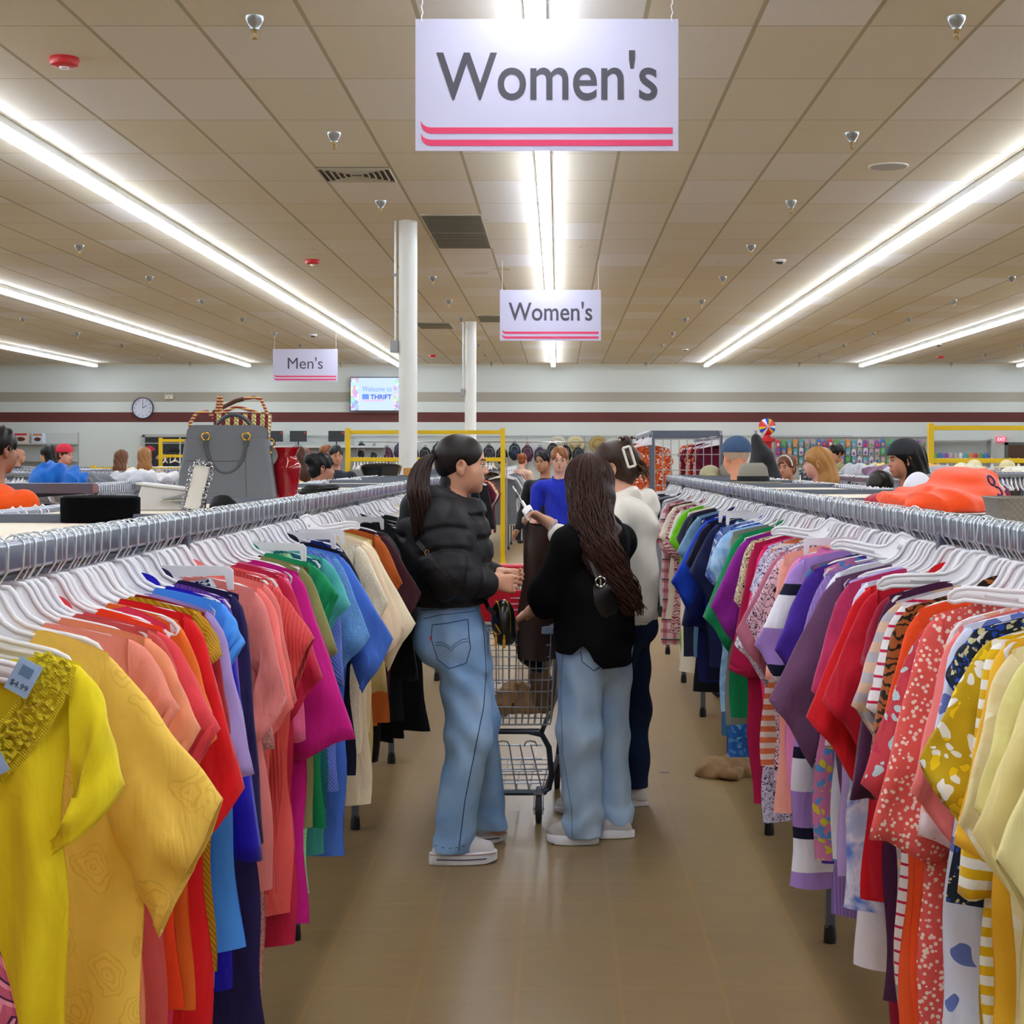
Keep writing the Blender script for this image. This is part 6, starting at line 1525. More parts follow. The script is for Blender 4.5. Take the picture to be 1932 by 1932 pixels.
# red vase
t = lathe_thing('glass_vase', 'tall ruby red glass vase beside the grey handbag', 'vase', (-1.0, 5.86, BZ), [(.036, 0), (.038, .004), (.040, .03), (.046, .075), (.051, .105), (.05, .125), (.04, .142), (.034, .155), (.034, .162), (.04, .178), (.049, .19), (.047, .1905), (.032, .165), (.03, .156), (.036, .143), (.046, .125), (.047, .105), (.042, .07), (.035, .02), (.0, .012)], mat('ruby_glass', '#c4081c', .06, trans=.55, ior=1.45, coat=.5), 36, 'body')
# coiled black belt
t = empty('belt', (-1.0, 6.6, BZ), 0, 'coiled black leather strap on the left rack top', 'belt'); m = MB()
for k in range(3): m.tube([(.075*math.cos(a)*(1-.04*k)+.01*k, .05*math.sin(a), .008+.012*k+.004*math.sin(a*2)) for a in [q*PI/14 for q in range(28)]], .006, 6, closed=True)
m.build('strap', mat('strap_black', '#0b0b0d', .5), t, smooth=True)
# far end: black trays and wooden box
t = empty('serving_tray', (-1.40, 12.6, BZ+.018), 0, 'black lidded serving pan at the far end of the left rack', 'tray')
m = MB(); m.loft([[(x, y, z) for x, y in rrect(w_, w_*.7, .03, 4)] for w_, z in ((.27, 0), (.30, .05), (.31, .07))]); m.build('pan', mat('enamel_black', '#101014', .15), t, smooth=True, sharp=40)
m = MB(); m.loft([[(x, y, z) for x, y in rrect(w_, w_*.7, .03, 4)] for w_, z in ((.315, .071), (.315, .078), (.26, .092), (.1, .1))]); m.build('lid', mat('enamel_black', '#101014', .15), t, smooth=True, sharp=40)
t = empty('wooden_box', (-1.19, 12.75, BZ+.018), 0, 'small light wooden box at the far end of the left rack', 'box')
MB().box((0, 0, .03), (.09, .12, .06)).build('box_body', mat('wood_light', '#c89048', .5, bump=.2, bscale=30), t, bevel=.003)
# ---- right rack
t = empty('fedora_hat', (1.19, 9.7, BZ), 0, 'grey felt fedora with black band on the right rack top', 'hat')
FE = mat('felt_grey', '#8b867a', .9, bump=.3, bscale=400)
MB().lathe([(.17, .012), (.165, .004), (.12, .008), (.1, .014)], n=40, M=Matrix.Diagonal((1, .8, 1)), cap=False).build('brim', FE, t, smooth=True).modifiers.new('s', 'SOLIDIFY').thickness = .003
MB().lathe([(.098, .008), (.094, .05), (.084, .1), (.06, .125), (.03, .12), (.0, .112)], n=40, M=Matrix.Diagonal((1, .82, 1))).build('crown', FE, t, smooth=True, sharp=0)
MB().lathe([(.1, .012), (.0985, .045)], n=40, M=Matrix.Diagonal((1, .82, 1)), cap=False).build('hat_band', mat('band_black', '#1a1c1e', .8), t, smooth=True)
t = empty('fur_hat', (1.36, 12.5, BZ+.018), 0, 'grey brown fuzzy hat at the far end of the right rack', 'hat')
S = SDF(.008); S.ell((0, 0, .03), (.09, .09, .1), .01); S.post.append(lambda V, X, Y, Z: np.maximum(V+.004*np.sin(X*220)*np.sin(Y*200)*np.sin(Z*240), -Z)); obj_of('crown', S.mesh('crown'), mat('fur_grey', '#827c70', 1, bump=1, bscale=300), t)
t = empty('sun_hat', (1.2, 12.55, BZ+.018), 0, 'small olive cap beside the fuzzy hat on the right rack end', 'hat')
S = SDF(.008); S.ell((0, 0, .01), (.085, .08, .075), .01); S.cap((0, -.06, .006), (0, -.12, .004), .01, .008, .01, (.25, 1, 1)); S.post.append(cutz(0)); obj_of('crown', S.mesh('crown'), mat('cap_olive', '#a39c7c', .9), t)
# orange sweatshirt heap
S = SDF(.007)
S.ell((1.16, 4.62, BZ+.04), (.13, .2, .06), .04); S.ell((1.17, 4.62, BZ+.085), (.075, .13, .045), .04); S.ell((1.235, 4.66, BZ+.06), (.05, .13, .06), .03)
S.cap((1.1, 4.38, BZ+.02), (.955, 4.66, BZ+.022), .038, .026, .03); S.ell((1.08, 4.42, BZ+.025), (.12, .1, .04), .03); S.cap((1.05, 4.5, BZ+.03), (.99, 4.8, BZ+.03), .04, .025, .03)
S.post.append(lambda V, X, Y, Z: np.maximum(V-.004+.013*np.abs(np.sin(X*24+Z*34+2.0*np.sin(Y*9+X*11)))+.003*np.sin(X*60-Z*50+Y*20), BZ+.001-Z))
me = S.mesh('sweatshirt'); me.materials.append(mat('fleece_orange', '#f9500f', .95, bump=.3, bscale=300, sheen=.3)); o = bpy.data.objects.new('sweatshirt', me); COL.objects.link(o); tag(o, 'bright orange sweatshirt heaped on the right rack top', 'sweatshirt')
bv = bvh_of(o); NV = mat('print_navy', '#34205a', .8); m = MB()
for cx_, cz_, r0, a0, a1 in ((1.235, BZ+.085, .013, 0, 6.28), (1.245, BZ+.055, .012, -2.4, 1.8)):
    pts = [Vector((cx_+r0*math.cos(a0+(a1-a0)*k/16), 4.2, cz_+r0*math.sin(a0+(a1-a0)*k/16))) for k in range(17)]
    q = [bv.ray_cast(p, Vector((0, 1, 0)))[0] for p in pts]; q = [v-Vector((0, .002, 0)) for v in q if v is not None]
    if len(q) > 3: m.tube(q, .0038, 5)
if m.v:
    pr = m.build('chest_print', NV, None, smooth=True); pr.parent = o
cloth_heap('t_shirt', 'dark red cloth tucked under the orange sweatshirt', 't-shirt', (1.02, 4.95, BZ), (.07, .12, .035), '#a81430', 51, parts=6)
t = empty('folded_hat', (1.2, 5.3, BZ), 0, 'white and grey folded hat standing behind the orange sweatshirt', 'hat')
S = SDF(.007); S.ell((0, 0, .02), (.055, .06, .085), .01); S.post.append(cutz(0)); obj_of('white_side', S.mesh('white_side'), mat('cone_white', '#e8e8f2', .6), t)
S = SDF(.007); S.ell((.045, .02, .02), (.055, .06, .078), .01); S.post.append(cutz(0)); obj_of('grey_side', S.mesh('grey_side'), mat('cone_grey', '#8a8a92', .7), t)
cloth_heap('beret', 'crimson felt piece beside the white folded hat', 'hat', (1.27, 5.2, BZ), (.06, .06, .05), '#b01030', 52, parts=5)
# woven plastic basket with a taupe cap
t = empty('storage_basket', (1.055, 3.5, BZ), 0, 'grey brown woven plastic basket at the right edge of the right rack', 'basket')
def bask():
    m = bpy.data.materials.new('woven_plastic'); m.use_nodes = True; nt = m.node_tree; L = nt.links.new; b = nt.nodes['Principled BSDF']; b.inputs['Base Color'].default_value = lin('#847c72'); b.inputs['Roughness'].default_value = .45
    tc = nt.nodes.new('ShaderNodeTexCoord'); mp = nt.nodes.new('ShaderNodeMapping'); mp.inputs['Scale'].default_value = (110, 110, 110); L(tc.outputs['Object'], mp.inputs['Vector'])
    br = nt.nodes.new('ShaderNodeTexChecker'); br.inputs['Scale'].default_value = 1.3; L(mp.outputs['Vector'], br.inputs['Vector']); bp = nt.nodes.new('ShaderNodeBump'); bp.inputs['Distance'].default_value = .003; L(br.outputs['Fac'], bp.inputs['Height']); L(bp.outputs['Normal'], b.inputs['Normal'])
    L(mixc(nt, mathn(nt, 'MULTIPLY', br.outputs['Fac'], .35), lin('#8a8278'), lin('#5c564e')), b.inputs['Base Color']); return m
m = MB(); m.loft([[(x, y, z) for x, y in rrect(w_, w_*.8, .03, 5)] for w_, z in ((.19, 0), (.205, .05), (.21, .058), (.215, .062), (.21, .064), (.2, .06), (.185, .004))], True, True); m.build('basket_body', bask(), t, smooth=True, sharp=40)
cloth_heap('bucket_hat', 'taupe cap inside the grey woven basket', 'hat', (1.08, 3.52, BZ+.03), (.07, .07, .07), '#9c8870', 53, parts=7, h=.006, flat=BZ+.01)
# ============================================================ racks, people and shelves in the background
FARC = ['#20242e', '#8a2030', '#d8d4cc', '#3a4a6a', '#6a6e74', '#c8b48a', '#14161a', '#7a2a48', '#4a6a8a', '#b8bcc4', '#2a3a2c', '#e0dcd8', '#a04a3a', '#5a4a3c', '#243a7a', '#9aa6b0', '#c06a80', '#3c3c44']
CNAME = {'#20242e': 'blue black', '#8a2030': 'dark red', '#d8d4cc': 'off white', '#3a4a6a': 'slate blue', '#6a6e74': 'grey', '#c8b48a': 'khaki', '#14161a': 'black', '#7a2a48': 'plum', '#4a6a8a': 'steel blue', '#b8bcc4': 'pale grey', '#2a3a2c': 'dark green', '#e0dcd8': 'white', '#a04a3a': 'brick red', '#5a4a3c': 'brown', '#243a7a': 'navy', '#9aa6b0': 'blue grey', '#c06a80': 'pink', '#3c3c44': 'charcoal', '#e0622c': 'orange floral', '#6a1030': 'maroon', '#1c38b8': 'royal blue', '#d89028': 'ochre floral'}
FM_ = []
for k, (kd, sd) in enumerate((('tee', 1), ('long', 2), ('blouse', 3), ('dress', 4))):
    me = garment_mesh(params(kd, 700+sd), 700+sd, .45).mesh(NAME[kd]); me.materials.append(fabric('#888888')); FM_.append((NAME[kd], me))
hb_low = MB().prism([(0, -.07), (.02, -.08), (.04, -.12), (.1, -.14), (.2, -.17), (.2, -.188), (.1, -.165), (0, -.15), (-.1, -.165), (-.2, -.188), (-.2, -.17), (-.1, -.14), (-.04, -.12), (-.02, -.08)], .012).tube([(.004, 0, -.07), (.0165, 0, -.05), (.0165, 0, -.012), (0, 0, .004), (-.0165, 0, -.012)], .003, 4)
mass = []   # the many remaining far hangers
cnt = [0]
def far_fill(root_loc, rz, width, length, cols, where, rails=(-1, 1), zr=RZ, n=14, pitch=.045, only=None, long_=False):
    Mz = Matrix.Rotation(rz, 4, 'Z'); rr = random.Random(int(abs(root_loc[0]*37+root_loc[1]*11)))
    for s in rails:
        for i in range(n):
            y = length*(i+.5)/n+rr.uniform(-.05, .05); p = Mz @ Vector((s*width/2, y, zr)); p += Vector(root_loc)
            nm, me = FM_[3 if long_ else rr.randrange(len(FM_))]; c = cols[(i*5+rr.randrange(3)) % len(cols)]
            o = bpy.data.objects.new(nm, me); COL.objects.link(o); o.location = p; o.rotation_euler = (0, 0, rz+rr.uniform(-.1, .1)); o.scale = (1, 1.5, rr.uniform(.9, 1.15))
            o.material_slots[0].link = 'OBJECT'
            o.material_slots[0].material = fabric(c, 'floral' if 'floral' in CNAME[c] else 'solid', '#f4e0d0', '#a02818'); cnt[0] += 1
            kn = nm.replace('_', ' '); tag(o, '%s %s hanging on the %s' % (CNAME[c], kn, where), kn, '%s %ss on the %s' % (CNAME[c], kn, where))
        k = int(length/pitch)
        for i in range(k):
            if rr.random() < .18: continue
            y = length*(i+.5)/k; p = Mz @ Vector((s*width/2, y, zr)); p += Vector(root_loc); mass.append((p, rz+rr.uniform(-.15, .15)))
def far_rack(x, y, rz, length, where, cols=FARC, n=12, zr=RZ, width=.55, rails=(-1, 1), colour=None, **kw):
    ys = [.05+(length-.1)*k/max(1, round(length/1.6)) for k in range(max(1, round(length/1.6))+1)]
    t = rack((x, y, 0), width, length, ys, 'clothes rack packed with clothes, the '+where, rz, zr=zr, colour=colour, boards=kw.pop('boards', True))
    far_fill((x, y, 0), rz, width, length, cols, where, rails, zr, n, **kw); return t
far_rack(-2.75, 8.5, 0, 5.4, 'second left rack', n=12)
far_rack(2.62, 10.8, 0, 4.0, 'second right rack', n=10)
far_rack(-3.2, 17.2, PI/2, 5.4, 'crosswise rack behind the orange man', n=10)
far_rack(-4.2, 22.0, PI/2, 5.6, 'crosswise middle left rack', n=9)
far_rack(-5.0, 28.5, PI/2, 6.6, 'farthest left crosswise rack', n=8)
far_rack(7.6, 16.6, PI/2, 5.0, 'crosswise rack beyond the orange sweatshirt', n=9)
far_rack(9.4, 22.2, PI/2, 6.0, 'crosswise middle right rack', n=9)
far_rack(-1.15, 24.6, 0, 8.4, 'rack beyond the yellow frame', cols=['#7a2a48', '#c8b48a', '#6a6e74', '#5a4a3c', '#1c38b8', '#14161a', '#9aa6b0', '#d8d4cc'], n=14)
far_rack(-1.42, 19.2, 0, 2.2, 'short rack before the yellow frame', cols=['#14161a', '#d89028', '#e0dcd8', '#6a1030'], n=6, width=.7)
far_rack(1.35, 16.8, 0, 2.9, 'tall grey rack with wire panel', cols=['#e0622c', '#e0622c', '#6a1030', '#243a7a', '#6a1030'], n=9, zr=1.89, width=.74, boards=False, long_=True)
# wire end panel of that tall rack
t = empty('wire_panel', (1.35, 16.62, 0), 0, 'white wire grid panel on the end of the tall grey rack', 'wire panel'); m = MB()
for k in range(9): m.tube([(-.34+.085*k, 0, .5), (-.34+.085*k, 0, 1.8)], .005, 5)
for k in range(9): m.tube([(-.35, 0, .5+.1625*k), (.35, 0, .5+.1625*k)], .005, 5)
m.build('grid', mat('wire_grey', '#b4b8bc', .35, .5), t, smooth=True)
MB().b2((-.37, -.01, 0), (-.345, .015, 1.84)).b2((.345, -.01, 0), (.37, .015, 1.84)).build('panel_leg', STEEL, t)
# every other far hanger: one mass
def hanger_mass():
    vs = np.array(hb_low.v); nv = len(vs); V = []; Fc = []
    for i, (p, a) in enumerate(mass):
        c, s = math.cos(a), math.sin(a); W = np.stack([vs[:, 0]*c-vs[:, 1]*s+p.x, vs[:, 0]*s+vs[:, 1]*c+p.y, vs[:, 2]+p.z], 1); V.append(W); Fc += [tuple(q+i*nv for q in f) for f in hb_low.f]
    me = bpy.data.meshes.new('clothes_hangers'); me.from_pydata(np.concatenate(V).tolist(), [], Fc); me.materials.append(WHITE_PL())
    o = bpy.data.objects.new('clothes_hangers', me); COL.objects.link(o); tag(o, 'crowded white hangers along the racks in the background', 'clothes hanger', kind='stuff')
# rails on the far side of the two aisle racks
rr = random.Random(77)
for sx, sn in ((-1, 'left'), (1, 'right')):
    x = LX-WL/2 if sx < 0 else RX+WR/2
    for i in range(22):
        y = 2.6+.45*i; nm, me = FM_[i % 3]; c = FARC[(i*7+(5 if sx > 0 else 0)) % len(FARC)]
        o = bpy.data.objects.new(nm, me); COL.objects.link(o); o.location = (x, y, RZ); o.rotation_euler = (0, 0, rr.uniform(-.1, .1)); o.scale = (1, 2.0, 1.2)
        o.material_slots[0].link = 'OBJECT'; o.material_slots[0].material = fabric(c); kn = nm.replace('_', ' ')
        tag(o, '%s %s hanging on the far side of the %s aisle rack' % (CNAME[c], kn, sn), kn, '%s %ss on the far side of the %s rack' % (CNAME[c], kn, sn))
    for i in range(190):
        if rr.random() < .3: continue
        mass.append((Vector((x, 1.2+.06*i, RZ)), rr.uniform(-.12, .12)))

# yellow gondola frames
YL = mat('frame_yellow', '#e2bd12', .4)
def yellow_frame(x0, x1, y, ztop, zlow, label, hang=0, bars=None):
    t = empty('display_frame', ((x0+x1)/2, y, 0), 0, label, 'display frame'); hw_ = (x1-x0)/2
    for s in (-1, 1): MB().b2((s*hw_-.035, -.04, 0), (s*hw_+.035, .04, ztop+.02)).build('post', YL, t, bevel=.004)
    for z in (ztop-.04, zlow): MB().b2((-hw_, -.02, z-.03), (hw_, .02, z+.03)).build('crossbar', YL, t, bevel=.003)
    for s in (-1, 1): MB().b2((s*hw_-.035, -.35, 0), (s*hw_+.035, .35, .06)).build('base_foot', YL, t, bevel=.004)
    MB().b2((hw_+.045, .0, .1), (hw_+.065, .03, 1.62)).build('upright_channel', mat('channel_silver', '#c4c8cc', .3, .8), t)
    for i in range(hang):
        if i % 7 == 5: continue
        mass.append((Vector((x0+.1+(x1-x0-.2)*i/hang, y, zlow+.035)), PI/2+.3*math.sin(i*2.3)))
    return t
yellow_frame(-3.12, -.82, 23.6, 2.03, 1.585, 'tall yellow metal frame just left of the aisle', 44)
yellow_frame(4.78, 8.4, 20.4, 2.03, 1.57, 'tall yellow metal frame at the right edge', 30)
yellow_frame(-8.5, -6.2, 34.0, 2.03, 1.66, 'yellow metal frame at the left, in front of the dark doors', 20)
yellow_frame(-7.6, -5.9, 26.0, 1.47, 1.2, 'low yellow frame among the far left racks')
def cap_like(name, label, cat, loc, r, col, group=None, brim=True):
    t = empty(name, loc, 0, label, cat, group); S = SDF(.012); S.ell((0, 0, 0), (r, r*.9, r*.85), .01)
    S.post.append(cutz(-.01)); obj_of('crown', S.mesh('crown'), mat('hat_'+col, col, .9, bump=.3, bscale=200), t)
    if brim: MB().lathe([(r*1.75, -.012), (r*1.5, -.004), (r*.9, .0)], n=24, cap=False).build('brim', mat('hat_'+col, col, .9, bump=.3, bscale=200), t, smooth=True).modifiers.new('s', 'SOLIDIFY').thickness = .006
    return t
for k in range(7): cap_like('sun_hat', 'pale straw hat hanging on the yellow frame at the right', 'hat', (5.3+.42*k, 20.25, 1.5), .1, '#e8dcae', 'straw hats on the right yellow frame')
for x, c, w_ in ((-.02, '#c9c2b0', 'leftmost'), (.43, '#cdbf96', 'middle'), (1.0, '#a8905c', 'rightmost')):
    t = cap_like('sun_hat', '%s of three wide hats hung high on the back wall by the backpacks' % w_, 'hat', (x, BW-.15, 1.96), .13, c); t.rotation_euler = (PI/2-.2, 0, 0)

# ---- people further back
def bg_person(px, py, d, yaw, label, top, hair, skinc='#d9a184', style='short', fem=1, height=None, legs='#2a3242', h=.012, extra=None, tilt=-6, wide=1., sleeve=True, hc2=None):
    c = at(px, py, d); cz = c.z; x, y = c.x, c.y; a = math.radians(yaw); f = Vector((math.cos(a), math.sin(a), 0)); r_ = Vector((f.y, -f.x, 0))
    H_ = cz+.12; k = H_/1.68; P = wp('person', (x, y, 0), 0, label, 'person'); hd = Vector((x, y, cz)); ch = hd-f*.03
    B = SDF(h); nk = ch+Vector((0, 0, -.2)); hh, M = add_head(B, hd, yaw, tilt, 1., neck=tuple(nk))
    pel = Vector((x-f.x*.03, y-f.y*.03, .93*k)); W_ = (.165 if fem else .2)*wide
    B.cap(tuple(ch+Vector((0, 0, -.30))), tuple(pel), .11*wide, .12, .05); B.cap(tuple(nk+r_*W_*.8-Vector((0, 0, .06))), tuple(nk-r_*W_*.8-Vector((0, 0, .06))), .055, None, .04)
    sh = []
    for s in (-1, 1):
        s0 = nk+r_*s*W_-Vector((0, 0, .07)); e = s0+r_*s*.05+Vector((0, 0, -.28*k))+f*.02; w = e+f*.14+Vector((0, 0, -.17*k)); sh.append((s0, e, w))
        B.cap(tuple(s0), tuple(e), .045, .037).cap(tuple(e), tuple(w), .035, .026); add_hand(B, tuple(w), f+Vector((0, 0, -.8)), -r_*s, s, .95, (.3, .4, .5, .5), .3)
        hp = pel+r_*s*.08; kn = hp+Vector((0, 0, -.43*k)); an = Vector((kn.x, kn.y, .08)); B.cap(tuple(hp), tuple(kn), .08, .055).cap(tuple(kn), tuple(an), .05, .036)
    sk = skin(skinc); sobj(B, 'body', sk, P); face_bits(hh, M, P, sk)
    S = SDF(h*.8)
    if style != 'bald':
        hair_cap(S, hh, M, 1.02, back=style in ('long', 'bun')); face_open(S, hh, M, 1., z0=.058, rx=.08)
        if style == 'short': S.ell(hh(0, 0, -.1), (.12, .1, .075), .01, M, True)
        if style == 'long': S.chain([tuple(hd-f*.06+Vector((0, 0, .02))), tuple(hd-f*.085+Vector((0, 0, -.14))), tuple(hd-f*.10+Vector((0, 0, -.34)))], [.085, .085, .05], .04)
        if style == 'bun': S.ell(tuple(hd-f*.09+Vector((0, 0, .07))), (.055, .055, .05), .02)
        if style == 'pony': S.chain([tuple(hd-f*.1+Vector((0, 0, .04))), tuple(hd-f*.17+Vector((0, 0, -.02))), tuple(hd-f*.16+Vector((0, 0, -.2)))], [.035, .035, .02], .02)
        S.post.append(lambda V, X, Y, Z: V+.004*np.sin(X*90+Y*80+3*np.sin(Z*20)))
        sobj(S, 'hair', hairm(hair, hc2 or hair), P)
    T = SDF(h); T.cap(tuple(ch+Vector((0, 0, -.30))), tuple(pel+Vector((0, 0, .02))), .135*wide, .15*wide, .05); T.cap(tuple(nk+r_*W_*.85-Vector((0, 0, .065))), tuple(nk-r_*W_*.85-Vector((0, 0, .065))), .075, None, .05)
    for s0, e, w in sh:
        if sleeve: T.cap(tuple(s0), tuple(e), .065, .055, .03).cap(tuple(e), tuple(e.lerp(w, .85)), .055, .04, .03)
        else: T.cap(tuple(s0), tuple(s0.lerp(e, .7)), .068, .062, .03)
    T.post.append(lambda V, X, Y, Z: np.maximum(V+.005*np.sin(Z*28+X*22+2*np.sin(Y*9)), (pel.z-.08)-Z))
    tm = top if not isinstance(top, str) else fabric(top); sobj(T, 'top', tm, P)
    L_ = SDF(h); L_.cap(tuple(pel+Vector((0, 0, .05))), tuple(pel), .13, .135, .04)
    for s in (-1, 1):
        hp = pel+r_*s*.08; kn = hp+Vector((0, 0, -.43*k)); L_.cap(tuple(hp), tuple(kn), .098, .07, .03).cap(tuple(kn), (kn.x, kn.y, .07), .068, .055, .03)
        b = Vector((kn.x, kn.y, 0)); MB().ell(b+f*.05+Vector((0, 0, .035)), (.05, .05, .035)).ell(b+f*.12+Vector((0, 0, .028)), (.045, .05, .028)).build('shoe', mat('shoe_dark', '#2c2c30', .6), P, smooth=True)
    L_.post.append(cutz(.06)); sobj(L_, 'trousers', fabric(legs), P)
    if extra: extra(P, hh, M, hd, f, r_)
    return P
def cap_on(col, back=False, brim=True):
    def g(P, hh, M, hd, f, r_):
        S = SDF(.008); S.ell(hh(0, -.010, .046), (.094, .114, .096), .0, M); z = hd.z+.03
        S.post.append(lambda V, X, Y, Z: np.maximum(V, z+(.0)*X-Z))
        q = -1 if back else 1
        if brim: S.cap(hh(-.03, q*.1, .045), hh(.03, q*.1, .045), .02, None, .02); S.cap(hh(-.02, q*.13, .04), hh(.02, q*.13, .04), .012, None, .02)
        sobj(S, 'cap', mat('cap_'+col, col, .8), P)
    return g
def glasses(P, hh, M, hd, f, r_):
    m = MB(); Mm = Matrix(M.tolist())
    for s in (-1, 1): m.tube([Vector(hh(s*.031+.019*math.cos(a), .102, .004+.015*math.sin(a))) for a in [k*PI/7 for k in range(14)]], .0018, 5, closed=True); m.tube([hh(s*.05, .1, .006), hh(s*.078, .0, .004)], .0018, 5)
    m.tube([hh(-.012, .103, .006), hh(.012, .103, .006)], .0018, 5); m.build('glasses', mat('glasses_metal', '#b8a890', .3, .8), P, smooth=True)
def polo_collar(P, hh, M, hd, f, r_):
    c = hd-f*.025+Vector((0, 0, -.185)); m = fabric('#1c2cb0')
    MB().tube([c+r_*.068*math.cos(a)+f*.068*math.sin(a)+Vector((0, 0, .014-.022*math.sin(a))) for a in [1.75+k*PI/9 for k in range(17)]], .013, 6).build('collar', m, P, smooth=True)
    MB().ell(c+f*.115+Vector((0, 0, -.06)), (.006, .006, .006)).ell(c+f*.125+Vector((0, 0, -.1)), (.006, .006, .006)).build('button', mat('button_blue', '#5060d0', .4), P)
bg_person(-4, 850, 7.9, 62, 'man with cropped black hair in a bright orange shirt at the left edge', '#ff5a10', '#14100e', '#a8745a', 'short', 0, wide=1.1, h=.009)
bg_person(1056, 868, 15.0, -92, 'young man with ginger hair and glasses in a royal blue polo shirt', '#1c2cb0', '#8a5428', '#e4b09a', 'short', 0, h=.009, sleeve=False, legs='#14161c', extra=lambda *a: (glasses(*a), polo_collar(*a)))
bg_person(1026, 871, 16.4, -120, 'man with black hair in a black shirt behind the ginger haired man', '#17171b', '#100e0e', '#c08a6c', 'short', 0)
bg_person(1389, 862, 10.6, 118, 'man in a blue baseball cap and dark jacket by the right rack', '#35363c', '#b09a88', '#cf8f70', 'short', 0, extra=cap_on('#3a5478', True, False), h=.009)
bg_person(1484, 882, 15.2, -125, 'woman with reddish bun and white headband facing the camera', '#1c1c22', '#6a3820', '#c48a6c', 'bun', 1, extra=lambda P, hh, M, hd, f, r_: MB().tube([hh(.08*math.cos(a), .035, .02+.098*math.sin(a)) for a in [k*PI/12 for k in range(13)]], .008, 6).build('headband', mat('band_white', '#d8dcd0', .6), P, smooth=True))
bg_person(1541, 874, 12.5, 172, 'woman with long ginger hair and lilac top near the right rack', '#b48ac0', '#a06a34', '#e0a890', 'long', 1, hc2='#b88848')
bg_person(1577, 857, 19.5, 205, 'dark haired bearded man looking down in the right background', '#1e1e22', '#0e0c0c', '#b88464', 'short', 0)
bg_person(1706, 868, 10.2, 185, 'person wearing a backwards black cap in profile on the right', '#26262c', '#120e0c', '#c48468', 'long', 1, extra=cap_on('#26282c', True), h=.009)
bg_person(1660, 925, 10.4, 100, 'top of a dark haired head low behind the right rack', '#3a3430', '#2a2420', '#c08a70', 'short', 1)
bg_person(90, 858, 20.5, 160, 'woman with long black hair and maroon top on the left', '#8a1834', '#14100e', '#d0a084', 'long', 1)
bg_person(122, 858, 19.6, -20, 'woman with a red headscarf in the left background', '#c02438', '#50281c', '#d8a08c', 'bun', 1, extra=cap_on('#d83048', False, False))
bg_person(36, 860, 27, 20, 'balding man in navy at the far left', '#20283c', '#8a6a58', '#c08a70', 'bald', 0)
bg_person(230, 866, 21.5, 85, 'woman with brown hair seen from behind, left of the fair haired woman', '#5a5a60', '#6a4228', '#d8a088', 'long', 1)
bg_person(272, 862, 20.6, 110, 'woman with light brown hair turned away in the left background', '#26262a', '#8a5a32', '#d8a088', 'long', 1, hc2='#a87840')
bg_person(558, 866, 16.0, 150, 'woman with brown hair in a yellow floral dress behind the red vase', fabric('#d8b030', 'floral', '#f0dc80', '#b07818'), '#4a2a1c', '#c88c70', 'long', 1)
bg_person(576, 862, 22., 100, 'woman with reddish brown hair far behind the red vase', '#6a4a48', '#6a3a20', '#d09880', 'long', 1)
bg_person(607, 884, 12.6, 20, 'woman with black hair in a bun low beside the left rack', '#e4e4e8', '#120e10', '#c08870', 'bun', 1)
bg_person(615, 856, 22.5, 200, 'red haired youth left of the yellow frame', '#8a2a34', '#8a5430', '#e0ac94', 'short', 0)
bg_person(634, 860, 19.5, -70, 'young man with wavy black hair left of the yellow frame', '#2a2e3c', '#14100f', '#c48c70', 'short', 0)
bg_person(986, 868, 30.0, 60, 'person with auburn hair and bare shoulders far down the aisle', '#e0b8a0', '#8a4a24', '#e0a890', 'bun', 1)
# garments on the racks seen behind the people
cloth_heap('jacket', 'bright blue jacket thrown over the left rack beside the man in orange', 'jacket', (-2.74, 8.8, BZ), (.2, .2, .15), '#1a6ac4', 61, parts=10, h=.012)
for k, (x, y, c, nm) in enumerate(((-2.55, 9.3, '#c4c6cc', 'pale grey'), (-2.6, 9.9, '#e6e4e6', 'white'), (-2.75, 9.1, '#6e7278', 'mid grey'), (-2.7, 10.5, '#b49c84', 'patterned tan'))):
    cloth_heap('shirt', '%s crumpled shirt on top of the second left rack' % nm, 'shirt', (x, y, BZ), (.24, .2, .08), c, 62+k, parts=8, h=.012)
for k, (x, y, c, nm) in enumerate(((3.35, 16.85, '#d9c56a', 'mustard'), (2.95, 16.85, '#8a8a5c', 'olive'), (3.8, 16.9, '#d8a45c', 'tan'), (3.15, 16.95, '#a88c70', 'taupe'), (4.3, 16.9, '#e4dcc0', 'cream'), (2.55, 11.2, '#a8aab0', 'grey'), (2.62, 12.0, '#c8c8d0', 'light grey'), (2.6, 12.8, '#8c6a88', 'mauve'), (2.65, 13.6, '#b8bcc4', 'silver grey'), (5.0, 16.85, '#e6e2d6', 'ivory'), (5.7, 16.9, '#c84a60', 'rose red'), (6.3, 16.85, '#7888a8', 'dusty blue'))):
    cloth_heap('shirt', '%s shirt heaped on a rack top on the right' % nm, 'shirt', (x, y, BZ), (.28, .2, .11), c, 72+k, parts=8, h=.014)
